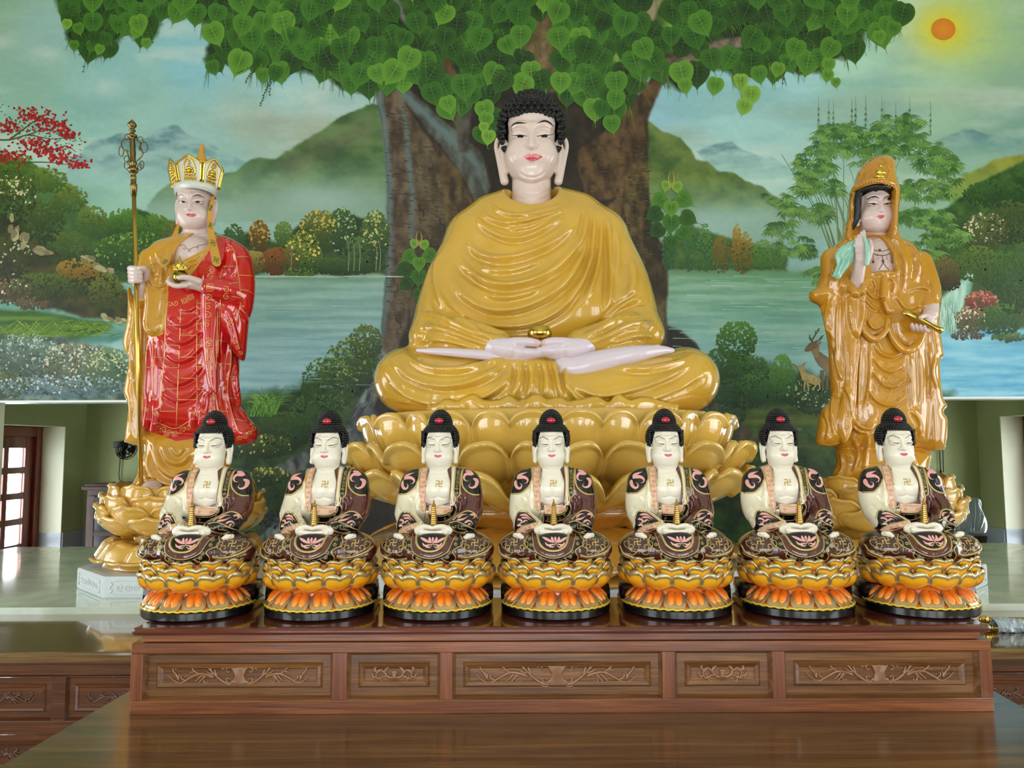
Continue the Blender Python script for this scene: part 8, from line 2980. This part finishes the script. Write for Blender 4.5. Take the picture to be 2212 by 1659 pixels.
S.tube([(1858, 412, 30, 5), (1875, 406, 38, 5.5), (1893, 402.5, 43, 6), (1900, 404, 43, 5), (1912, 402, 42, 5.5), (1924, 408, 34, 5)], 4, sm=3)
hair_c = S.mesh(1)
hair_c.obj('hair', M_hairblack, lady)
S = Sculpt(YG, (1815, 1950, 335, 530, -75, 80), 1.3)
S.inflate([(1884, 342), (1868, 352), (1855, 372), (1849, 394), (1841, 410), (1839, 440), (1836, 470), (1830, 492), (1826, 514), (1850, 524), (1905, 526), (1935, 514), (1932, 500), (1934, 460), (1937, 425), (1934, 408), (1928, 390), (1926, 362), (1915, 344), (1900, 340)], -8, 58, 46, 0, sm=4, back=50)
S.prism([(1852, 530), (1842, 497), (1849, 470), (1849, 425), (1856, 405), (1890, 398), (1926, 401), (1931, 415), (1930, 470), (1928, 497), (1920, 530)], -22, 90, 2, 3, op='s')
S.tube([(1846, 408, 22, 6), (1870, 396, 46, 6.5), (1895, 391, 52, 6), (1920, 394, 46, 6), (1933, 406, 26, 5)], 5, sm=4)
S.tube([(1846, 410, 8, 5), (1844, 440, 4, 4.4), (1842, 470, 2, 4.4), (1836, 496, 10, 5), (1836, 515, 26, 6), (1850, 522, 34, 5)], 4, sm=4)
S.tube([(1934, 408, 10, 4.4), (1933, 440, 4, 4), (1931, 475, 4, 4), (1928, 500, 16, 5), (1934, 520, 30, 6)], 4, sm=4)
gd = S.mesh(1)
gd.begin()
gd.stroke(g1((960, 220), (880, 300), (830, 420), (780, 520)), 3, 3, 'fold')
gd.stroke(g1((780, 560), (740, 760), (720, 940)), 2.5, 3, 'fold')
gd.end()
mb = MB()
def rl(cl, pts, r=1.1, sm=5, off=.1):
 cl.line(mb, pts, r, off, 6, sm, 0)
rl(gd, g1((985, 400), (970, 330), (990, 260), (1060, 200), (1120, 260), (1145, 330), (1125, 400)), 1.6)
rl(gd, g1((1005, 395), (995, 330), (1015, 270), (1058, 235), (1105, 275), (1120, 330), (1105, 395)), 1.0)
for (x, y, r, a, t) in ((930, 330, 32, 0, 1.4), (945, 390, 26, 90, -1.4), (890, 390, 30, 180, 1.4), (900, 280, 26, 60, 1.3), (1150, 350, 22, 120, 1.3), (1150, 290, 20, 60, -1.3), (860, 440, 26, 200, 1.3), (960, 440, 22, 0, 1.3), (1040, 425, 20, 0, 1.3), (1100, 430, 20, 180, 1.3), (1150, 420, 18, 0, 1.3), (830, 350, 24, 30, 1.2)):
 q_ = g1((x, y))[0]
 rl(gd, spiral(q_[0], q_[1], .8, r * .2109, a, t, 14), 1.0, 0)
for t in np.linspace(0, 1, 15):
 q_ = (1849 + 82 * t, 404 - 12 * sin(pi * t))
 h_ = gd.hit(q_[0], q_[1])
 if h_ is not None:
  mb.ball(h_, 3.0 * sG, 8, 6)
gd.region('hood', np.ones(len(gd.F), bool), [M_amber, M_amber], lady, mb)
mb = MB()
for (x, y, rx, rz) in ((1902.5, 359, 4, 4.4), (1902.5, 371, 8.5, 8), (1902.5, 381, 12.5, 5), (1902.5, 386, 10, 2.6), (1896, 372, 4, 6), (1909, 372, 4, 6), (1902.5, 353.5, 2.2, 2.2)):
 h_ = gd.hit(x, y)
 if h_ is not None:
  mb.ball(h_, (rx * sG, 4 * sG, rz * sG), 12, 8)
mb.build('gilt_figure', M_crowngold, lady)
mb = MB()
def beads(P, r=1.0, step=2.4):
 P = np.array(cr(P, 6))
 n = int(np.linalg.norm(np.diff(P, axis=0), axis=1).sum() / step)
 for q_ in resample(P, max(2, n)):
  h_ = gh.hit(q_[0], q_[1], .4)
  if h_ is not None:
   mb.ball(h_, r * sG, 6, 5)
beads(g1((960, 1130), (1020, 1148), (1070, 1150), (1120, 1138), (1160, 1115)), 1.1)
beads(g1((960, 1165), (1010, 1185), (1080, 1195), (1140, 1178), (1180, 1140)), 1.2)
for (x, y0, y1) in ((975, 1180, 1240), (1020, 1195, 1225), (1112, 1190, 1230), (1155, 1170, 1250)):
 beads(g1((x, y0), (x + 4, (y0 + y1) / 2), (x + 6, y1)), 1.1)
beads(g1((1070, 1200), (1080, 1260), (1060, 1300), (1040, 1335)), 1.2)
beads(g1((1080, 1260), (1100, 1300), (1135, 1335)), 1.2)
for (x, y) in ((980, 1258), (1172, 1262), (1078, 1250), (1045, 1140)):
 h_ = gh.hit(*g1((x, y))[0], .5)
 if h_ is not None:
  mb.ball(h_, 2.8 * sG, 8, 6)
mb.build('necklace', M_oldbrass, gbody)
S = Sculpt(YG, (1742, 2048, 500, 1050, -70, 112), 1.45)
S.inflate([(1862, 506), (1828, 513), (1798, 534), (1784, 565), (1778, 600), (1778, 660), (1784, 700), (1793, 752), (1796, 820), (1799, 862), (1802, 950), (1816, 972), (1900, 978), (1988, 974), (2000, 962), (2010, 900), (2012, 800), (2010, 700), (2004, 620), (1993, 580), (1983, 549), (1963, 525), (1933, 514), (1905, 508)], 0, 54, 74, 0, sm=4, back=44)
S.inflate([(1822, 965), (1809, 1000), (1797, 1034), (1801, 1044), (1900, 1046), (2000, 1044), (2002, 1012), (1990, 968)], 4, 46, 60, 6, sm=4)
S.inflate([(1800, 540), (1776, 592), (1763, 620), (1749, 632), (1752, 650), (1772, 662), (1781, 695), (1791, 750), (1794, 820), (1796, 862), (1775, 888), (1764, 955), (1777, 964), (1812, 959), (1830, 900), (1838, 800), (1838, 700), (1846, 630), (1846, 580), (1825, 545)], 26, 30, 30, 7, sm=3)
S.inflate([(1965, 530), (1988, 560), (2008, 596), (2028, 641), (2024, 701), (2034, 768), (2026, 785), (2031, 855), (2042, 876), (2033, 890), (2042, 908), (2037, 966), (2026, 974), (1990, 969), (1984, 900), (1976, 800), (1970, 740), (1960, 640), (1955, 570)], 16, 34, 34, 8, sm=3)
S.tube([(1800, 560, 20, 26), (1806, 610, 36, 26), (1840, 626, 50, 17), (1852, 606, 52, 15)], 8, sm=3)
S.tube([(1985, 570, 10, 28), (2004, 625, 26, 26), (2006, 662, 48, 20)], 8, sm=3)
S.tube([(1834, 612, 62, 8), (1848, 632, 78, 9), (1862, 626, 76, 8), (1872, 606, 64, 7)], 6, sm=3)
S.inflate([(1834, 616), (1850, 632), (1870, 618), (1866, 670), (1856, 730), (1836, 720), (1828, 660)], 58, 16, 14, 6, sm=4)
S.inflate([(1842, 606), (1858, 640), (1859, 720), (1852, 800), (1848, 880), (1840, 930), (1824, 959), (1812, 945), (1806, 905), (1822, 840), (1824, 760), (1828, 660)], 52, 12, 14, 4, sm=4)
S.tube([(1858, 650, 50, 6), (1866, 710, 60, 7), (1890, 733, 66, 7), (1912, 716, 66, 6), (1918, 690, 62, 5)], 4, sm=4)
S.tube([(1918, 700, 60, 6), (1932, 735, 64, 7), (1955, 757, 66, 8), (1982, 745, 60, 8), (1996, 712, 50, 7)], 4, sm=4)
S.inflate([(1925, 690), (1950, 680), (1985, 700), (1990, 735), (1960, 752), (1935, 735)], 48, 12, 14, 5, sm=4)
S.inflate([(1870, 690), (1890, 670), (1912, 690), (1908, 720), (1885, 728), (1870, 712)], 48, 12, 14, 5, sm=4)
S.tube([(1888, 588, 48, 9), (1908, 584, 54, 7), (1936, 588, 44, 9)], 5, sm=3)
S.tube([(1909, 590, 50, 7), (1911, 625, 60, 9), (1914, 650, 64, 8), (1922, 672, 66, 8)], 4, sm=3)
S.ball(1912, 632, 60, 9, 10, 8, 4)
S.tube([(1840, 880, 45, 7), (1845, 915, 50, 8), (1868, 930, 50, 8), (1885, 905, 48, 6)], 4, sm=3)
S.inflate([(1840, 510), (1860, 520), (1870, 560), (1884, 596), (1880, 640), (1866, 640), (1856, 600), (1846, 560)], 34, 12, 12, 4, sm=4)
S.inflate([(1922, 512), (1945, 512), (1965, 545), (1975, 600), (1972, 650), (1958, 655), (1945, 620), (1936, 580), (1928, 540)], 38, 13, 14, 4, sm=4)
S.inflate([(1864, 500), (1868, 540), (1882, 590), (1936, 590), (1930, 550), (1914, 500)], 50, 60, 12, 2, op='s')
S.ball(1910, 592, 44, 26, 8, 14, 4)
S.cut((0, 0, -1), S.P(1905, 1042, 40))
rg = S.mesh(1)
rg.begin()
for (pts, w, h) in [
 (g1((620, 1150), (560, 1350), (520, 1560)), 4, 4), (g1((540, 1330), (640, 1400), (640, 1560)), 3, 3), (g1((1250, 1100), (1300, 1300), (1280, 1600)), 3.5, 3.5), (g1((1380, 1100), (1440, 1300), (1400, 1480)), 4, 4),
 (g1((1320, 1560), (1450, 1520), (1600, 1560)), 4, 4), (g1((1560, 1420), (1600, 1540), (1640, 1640)), 4, 3),
 (g1((860, 1400), (880, 1560), (900, 1650)), 3, 3), (g1((960, 1420), (1000, 1500), (980, 1620)), 3, 3), (g1((1150, 1400), (1190, 1480), (1170, 1600)), 3, 4),
 (g2((620, 20), (640, 200), (620, 400)), 3.5, 4), (g2((640, 60), (720, 150), (830, 130)), 3.5, 4), (g2((640, 140), (720, 230), (800, 220)), 3, 3), (g2((880, 120), (960, 230), (1080, 200)), 4, 4), (g2((660, 300), (720, 380), (800, 340)), 4, 4),
 (g2((620, 440), (610, 700), (600, 1000)), 3.5, 4), (g2((680, 480), (690, 700), (650, 1000)), 4, 4), (g2((730, 470), (760, 560), (860, 590), (940, 540)), 4, 5), (g2((710, 560), (760, 660), (850, 700), (950, 640)), 4, 4), (g2((700, 660), (780, 790), (880, 810), (990, 720)), 4, 4), (g2((660, 800), (740, 920), (860, 950), (980, 860)), 4, 4),
 (g2((990, 560), (1000, 800), (1010, 1000)), 3.5, 4), (g2((1050, 500), (1070, 750), (1070, 1000)), 4, 4), (g2((1120, 480), (1150, 700), (1140, 950)), 4, 4), (g2((1180, 560), (1160, 700), (1190, 850)), 4, 4),
 (g2((400, 100), (360, 300), (420, 480)), 4, 4), (g2((450, 120), (440, 400), (450, 640)), 3.5, 4), (g2((420, 500), (440, 640), (480, 780)), 4, 4), (g2((330, 200), (340, 330), (400, 420)), 4, 4),
 (g2((510, 60), (500, 300), (510, 600)), 3, 3.5), (g2((490, 800), (540, 900), (550, 1050)), 4, 4), (g2((420, 820), (400, 1000), (420, 1200)), 4, 4), (g2((340, 1000), (380, 1100), (360, 1230)), 4, 4),
 (g2((580, 1020), (600, 1100), (680, 1130), (740, 1080)), 4, 5), (g2((1000, 980), (1060, 1080), (1060, 1200)), 4, 4),
 (g2((560, 1180), (600, 1320), (560, 1480)), 5, 5), (g2((680, 1150), (660, 1300), (640, 1480)), 5, 5), (g2((470, 1300), (480, 1420), (420, 1500)), 4, 4), (g2((980, 1250), (1000, 1350), (1040, 1430)), 5, 5),
]:
 rg.stroke(pts, w, h, 'fold')
rg.end(1)
mb = MB()
def rs(p, r, a=0, t=1.4, w=.9):
 rl(rg, spiral(p[0], p[1], .8, r, a, t, 14), w, 0)
for i, (x, y) in enumerate(((700, 1480), (690, 1560), (740, 1530), (1250, 1200), (1260, 1300), (1300, 1380), (1320, 1450), (1240, 1130), (1330, 1100), (1400, 1180), (1450, 1280), (1400, 1350), (1480, 1400), (620, 1180), (560, 1260), (540, 1400), (480, 1500), (1000, 1560), (900, 1500))):
 rs(g1((x, y))[0], 5.2 + (i % 3), i * 77, 1.4 if i % 2 else -1.4)
for i, (x, y) in enumerate(((560, 60), (545, 180), (550, 270), (545, 360), (560, 470), (540, 560), (550, 640), (540, 720), (380, 240), (360, 320), (440, 900), (500, 960), (470, 1060), (450, 1150), (520, 1120), (390, 1060), (690, 400), (740, 420), (920, 440), (980, 480), (1020, 450), (1190, 400), (1200, 500), (700, 740), (760, 830), (940, 760), (960, 850), (900, 900), (680, 900), (640, 1060), (700, 1030), (590, 1200), (370, 960), (820, 640))):
 rs(g2((x, y))[0], 5.0 + (i % 3) * .9, i * 67, 1.35 if i % 2 else -1.35)
for pts in (((850, 800), (820, 760), (850, 720), (880, 760), (850, 800)), ((840, 800), (780, 780), (790, 740), (830, 760)), ((860, 800), (920, 780), (910, 740), (875, 760)), ((830, 805), (760, 810), (740, 780), (790, 775)), ((870, 805), (940, 810), (960, 780), (915, 775)), ((850, 805), (840, 860), (800, 920)), ((720, 780), (760, 700), (850, 670), (950, 700), (1000, 780))):
 rl(rg, g2(*pts), .9, 5)
for pts in ((g2((500, 40), (490, 300), (505, 600), (480, 760))), (g2((610, 60), (605, 300), (590, 560), (560, 760))), g1((1190, 1100), (1200, 1300), (1240, 1500), (1250, 1640)), g1((1180, 1010), (1300, 1060), (1400, 1120), (1460, 1240)), g2((400, 870), (480, 900), (540, 870)), g2((300, 1230), (380, 1250), (450, 1230))):
 rl(rg, pts, 1.0, 5)
rg.region('robe', np.ones(len(rg.F), bool), [M_amber, M_amber], lady, mb)
S = Sculpt(YG, (1834, 1894, 488, 632, 40, 125), .9)
S.tube([(1849, 618, 62, 13), (1854, 590, 78, 13), (1859, 562, 90, 12)], 4, sm=3)
S.ball(1861, 548, 94, 12.5, 18, 8, 5)
for (x0, x1, y1, dd) in ((1869, 1866, 499, 4), (1863.5, 1860.5, 503, 3), (1857.5, 1854, 509, 1), (1852, 1849, 516, -1)):
 S.tube([(x0, 545, 97 + dd, 4.6), ((x0 + x1) / 2 + .5, 524, 102 + dd, 4.2), (x1, y1, 101 + dd, 2.8)], 1.2, sm=3)
S.tube([(1870, 566, 96, 7), (1879, 548, 104, 5.6), (1882, 533, 107, 4.6), (1880, 520, 107, 3)], 3, sm=3)
gha = S.mesh(1)
gha.obj('hand', M_skin3, lady)
S = Sculpt(YG, (1955, 2030, 655, 730, 40, 125), .9)
S.tube([(2012, 662, 52, 15), (2010, 680, 66, 15)], 4)
S.ball(2004, 692, 76, 14, 14, 9, 5)
for k in range(4):
 x = 2000 - 9 * k
 S.tube([(2008 - 3 * k, 702, 76, 5), (x + 4, 714 - k, 88, 4.6), (x - 2, 711 - 1.5 * k, 100, 4), (x - 3, 705 - 1.5 * k, 105, 3)], 1.2, sm=3)
S.tube([(2004, 682, 82, 6), (1996, 682, 98, 5), (1988, 686, 105, 4)], 2, sm=3)
ghb = S.mesh(1)
ghb.obj('hand', M_skin3, lady)
S = Sculpt(YG, (1790, 1885, 500, 615, 40, 135), 1.0)
S.inflate([(1846, 519), (1828, 526), (1814, 535), (1803, 552), (1807, 572), (1797, 596), (1803, 600), (1811, 605), (1818, 597), (1824, 589), (1834, 577), (1844, 562), (1847, 540)], 84, 9, 12, 0, sm=3)
S.tube([(1866, 511, 110, 3), (1872, 526, 114, 4.4), (1874, 545, 116, 4.6), (1873, 570, 116, 4.2)], 1, sm=3, dep=.5)
gs = S.mesh(1)
gs.begin()
for pts in (((1842, 524), (1824, 540), (1812, 560)), ((1844, 536), (1826, 556), (1808, 590)), ((1844, 548), (1830, 566), (1814, 596)), ((1830, 528), (1812, 546)), ((1822, 548), (1820, 570), (1806, 596)), ((1836, 560), (1824, 584))):
 gs.stroke(pts, 2.2, 3, 'fold')
gs.end()
gs.obj('willow_sprig', M_jade, lady)
va = W(1951, 674, YG - 88 * sG)
vb = W(2034, 715, YG - 92 * sG)
vl = np.linalg.norm(vb - va)
va_ = (vb - va) / vl
vase = empty('brass_vase', va, 'slim brass vase held tilted in the hand of the hooded amber statue', 'vase')
mb = MB()
mb.lathe([(.1 * sG, -2 * sG), (5 * sG, -1 * sG), (8.6 * sG, .07 * vl), (9.4 * sG, .2 * vl), (8.8 * sG, .36 * vl), (6.6 * sG, .58 * vl), (5.2 * sG, .76 * vl), (5.2 * sG, .88 * vl), (7.2 * sG, vl), (6.4 * sG, vl), (4.2 * sG, .88 * vl), (3 * sG, .6 * vl)], tuple(va), 28, mtx=Vector([float(v) for v in va_]).to_track_quat('Z', 'Y').to_matrix(), cap=False)
mb.build('vase_body', M_gold, vase)
M_cab = wood_mat('cabinet_hardwood', (40, 22, 14), (64, 34, 22), (84, 48, 30), rough=.5, coat=.05, axis='Z')
M_darkglass = mat('dark_cabinet_glass', (40, 46, 50), rough=.15, coat=.1)
YC = 6.8
x0, x1 = float(W(182, 1150, YC)[0]), float(W(262, 1150, YC)[0])
zt_ = float(W(220, 1046, YC)[2])
cab = empty('glazed_cabinet', ((x0 + x1) / 2, YC, 0), 'dark brown wooden cabinet with glazed door in the room behind, left', 'cabinet')
mb = MB()
mb.box((x0, YC + .02, 0), (x1, 7.3, zt_ - .05), 0, .004)
mb.build('carcass', M_cab, cab)
mb = MB()
mb.box((x0 - .03, YC - .02, zt_ - .05), (x1 + .03, 7.31, zt_ - .02), 0, .006)
mb.box((x0 - .015, YC, zt_ - .02), (x1 + .015, 7.305, zt_), 0, .004)
mb.build('cornice', M_cab, cab)
mb = MB()
dz0, dz1 = .12, zt_ - .1
fw = .05
mb.box((x0 + .03, YC - .004, dz0), (x0 + .03 + fw, YC + .02, dz1), 0, .003)
mb.box((x1 - .03 - fw, YC - .004, dz0), (x1 - .03, YC + .02, dz1), 0, .003)
zs_ = np.linspace(dz0, dz1 - fw, 5)
for z_ in zs_:
 mb.box((x0 + .03 + fw, YC - .003, z_), (x1 - .03 - fw, YC + .019, z_ + fw * .8), 0, .003)
dr = mb.build('door', M_cab, cab)
for i in range(4):
 mb = MB()
 mb.box((x0 + .03 + fw, YC + .004, zs_[i] + fw * .8), (x1 - .03 - fw, YC + .008, zs_[i + 1]))
 mb.build('pane', M_darkglass, dr)
YW = YB
fp = W(262, 961, YW)
fan_ = empty('wall_fan', fp, 'black wall fan with hanging cord high on the dark wall of the room behind, left', 'fan')
mb = MB()
mb.box((fp[0] - .05, YW - .05, fp[2] - .03), (fp[0] + .05, YW - .001, fp[2] + .03), 0, .006)
mb.tube([(fp[0] + .02, YW - .04, fp[2]), (fp[0] + .08, YW - .12, fp[2] + .005), (fp[0] + .1, YW - .14, fp[2] - .01)], .02, 10)
mb.build('bracket', M_black, fan_)
hc_ = np.array([fp[0] + .11, YW - .16, fp[2] - .03])
axf = Vector((.75, -.55, -.35)).normalized()
qf = axf.to_track_quat('Z', 'Y').to_matrix()
mb = MB()
mb.lathe([(.02, -.06), (.03, -.04), (.03, 0), (.014, .02)], tuple(hc_), 16, mtx=qf)
mb.build('motor', M_black, fan_)
ux, uy = np.array(qf @ Vector((1, 0, 0))), np.array(qf @ Vector((0, 1, 0)))
uz = np.array(axf)
mb = MB()
for (r_, z_) in ((.09, .03), (.09, .06), (.06, .07), (.06, .015), (.03, .078)):
 mb.tube([hc_ + uz * z_ + (ux * cos(t) + uy * sin(t)) * r_ for t in np.linspace(0, 2 * pi, 28, endpoint=False)], .004, 5, closed=True)
for k in range(14):
 t = 2 * pi * k / 14
 e = ux * cos(t) + uy * sin(t)
 mb.tube([hc_ + uz * .092 + e * .015 - uz * .014, hc_ + uz * .07 + e * .06, hc_ + uz * .045 + e * .092, hc_ + uz * .012 + e * .06], .0025, 4)
mb.build('cage', M_black, fan_)
for k in range(3):
 mb = MB()
 G = []
 for i in range(6):
  r_ = .015 + .065 * i / 5
  row = []
  for j in range(5):
   t = 2 * pi * k / 3 + (j / 4 - .5) * 1.5 * (1 - .25 * i / 5)
   row.append(hc_ + (ux * cos(t) + uy * sin(t)) * r_ + uz * (.04 + .014 * (j / 4 - .5)))
  G.append(row)
 mb.sheet(G)
 mb.build('blade', M_black, fan_)
mb = MB()
cx = lambda *p: [W(a, b_, YW - .02) for a, b_ in p]
mb.tube(cr(cx((260, 968), (259, 1000), (257, 1030), (262, 1042)), 6), .004, 5)
mb.build('cord', M_cord, fan_)
mb = MB()
mb.tube(cr(cx((2029, 940), (2030, 985), (2032, 1018)), 6), .004, 5)
mb.tube(cx((2032, 1016), (2033, 1024)), .01, 6)
mb.tube(cr(cx((2036, 900), (2037, 980), (2039, 1060), (2040, 1130)), 6), .004, 5)
co = mb.build('hanging_cord', M_cord, origin=W(2032, 1016, YW - .02))
tag(co, 'thin black cords hanging down the dark wall of the room behind, right', 'cord')
YP = 5.6
px0, px1 = float(W(2050, 1150, YP)[0]), float(W(2134, 1150, YP)[0])
zc_ = float(W(2100, 1158, YP)[2])
mb = MB()
mb.box((px0, YP, 0), (px1, YP + .4, zc_), 0, .01)
cb_ = mb.build('dark_cupboard', mat('dark_cupboard', (46, 42, 40), rough=.4), origin=((px0 + px1) / 2, YP, 0))
tag(cb_, 'low dark cupboard under a plastic wrapped bundle in the room behind, right', 'cupboard')
M_film = mat('pale_plastic_film', (168, 184, 192), rough=.25, coat=.4, bump=.4, bscale=30)
S = Sculpt(YP + .2, (2050, 2140, 1060, 1175, -30, 30), 1.6)
S.ball(2096, 1118, 0, 26, 38, 18)
S.ball(2078, 1138, 0, 18, 22, 16, 8)
S.ball(2114, 1134, 0, 16, 24, 16, 8)
S.ball(2104, 1086, 0, 14, 12, 12, 6)
S.cut((0, 0, -1), np.array([0, 0, zc_ + .001]))
bg_ = S.mesh(1)
bg_.begin()
for k in range(9):
 x_ = 2070 + 6 * k
 bg_.stroke([(x_, 1080), (x_ + 5 * sin(k), 1115), (x_ - 4, 1150)], 2.5, 3, 'fold')
bg_.end()
ob_ = bg_.obj('wrapped_bundle', M_film)
tag(ob_, 'pale bundle wrapped in plastic film on the dark cupboard, right', 'bundle')
for i, (y_, xa, lab) in enumerate(((1341, 2128, 'long thin brass rod lying on the altar counter at right, the farther one'), (1359, 2136, 'long thin brass rod with plastic wrapped end on the altar counter at right, nearer one'))):
 d_ = raydir(2180, y_)
 Yr = float(d_[1] * ((za + .008 - CAM[2]) / d_[2]))
 xa_, xb_ = float(W(xa, y_, Yr)[0]), float(W(xa, y_, Yr)[0]) + .75
 ro = empty('brass_rod', (xa_, Yr, za), lab, 'rod', 'brass rods on the altar counter')
 mb = MB()
 mb.tube([(xa_, Yr, za + .008), (xb_, Yr, za + .008)], .0072, 10)
 mb.build('shaft', M_gold, ro)
 mb = MB()
 mb.ball((xa_ - .004, Yr, za + .013), (.016, .012, .0125), 14, 8)
 mb.build('knob', M_gold, ro)
 if i:
  rr = random.Random(4)
  mb = MB()
  G = []
  for j in range(15):
   t = j / 14
   row = []
   for k in range(15):
    a = 2 * pi * k / 14
    r_ = (.018 + .008 * rr.random()) * (1.15 - .4 * abs(t - .4)) if 0 < k < 14 else .02
    row.append((xa_ + .015 + .085 * t, Yr + r_ * cos(a), max(za + .001, za + .017 + r_ * sin(a))))
   row[-1] = row[0]
   G.append(row)
  mb.sheet(G, 0, False)
  mb.build('plastic_wrap', M_film, ro)
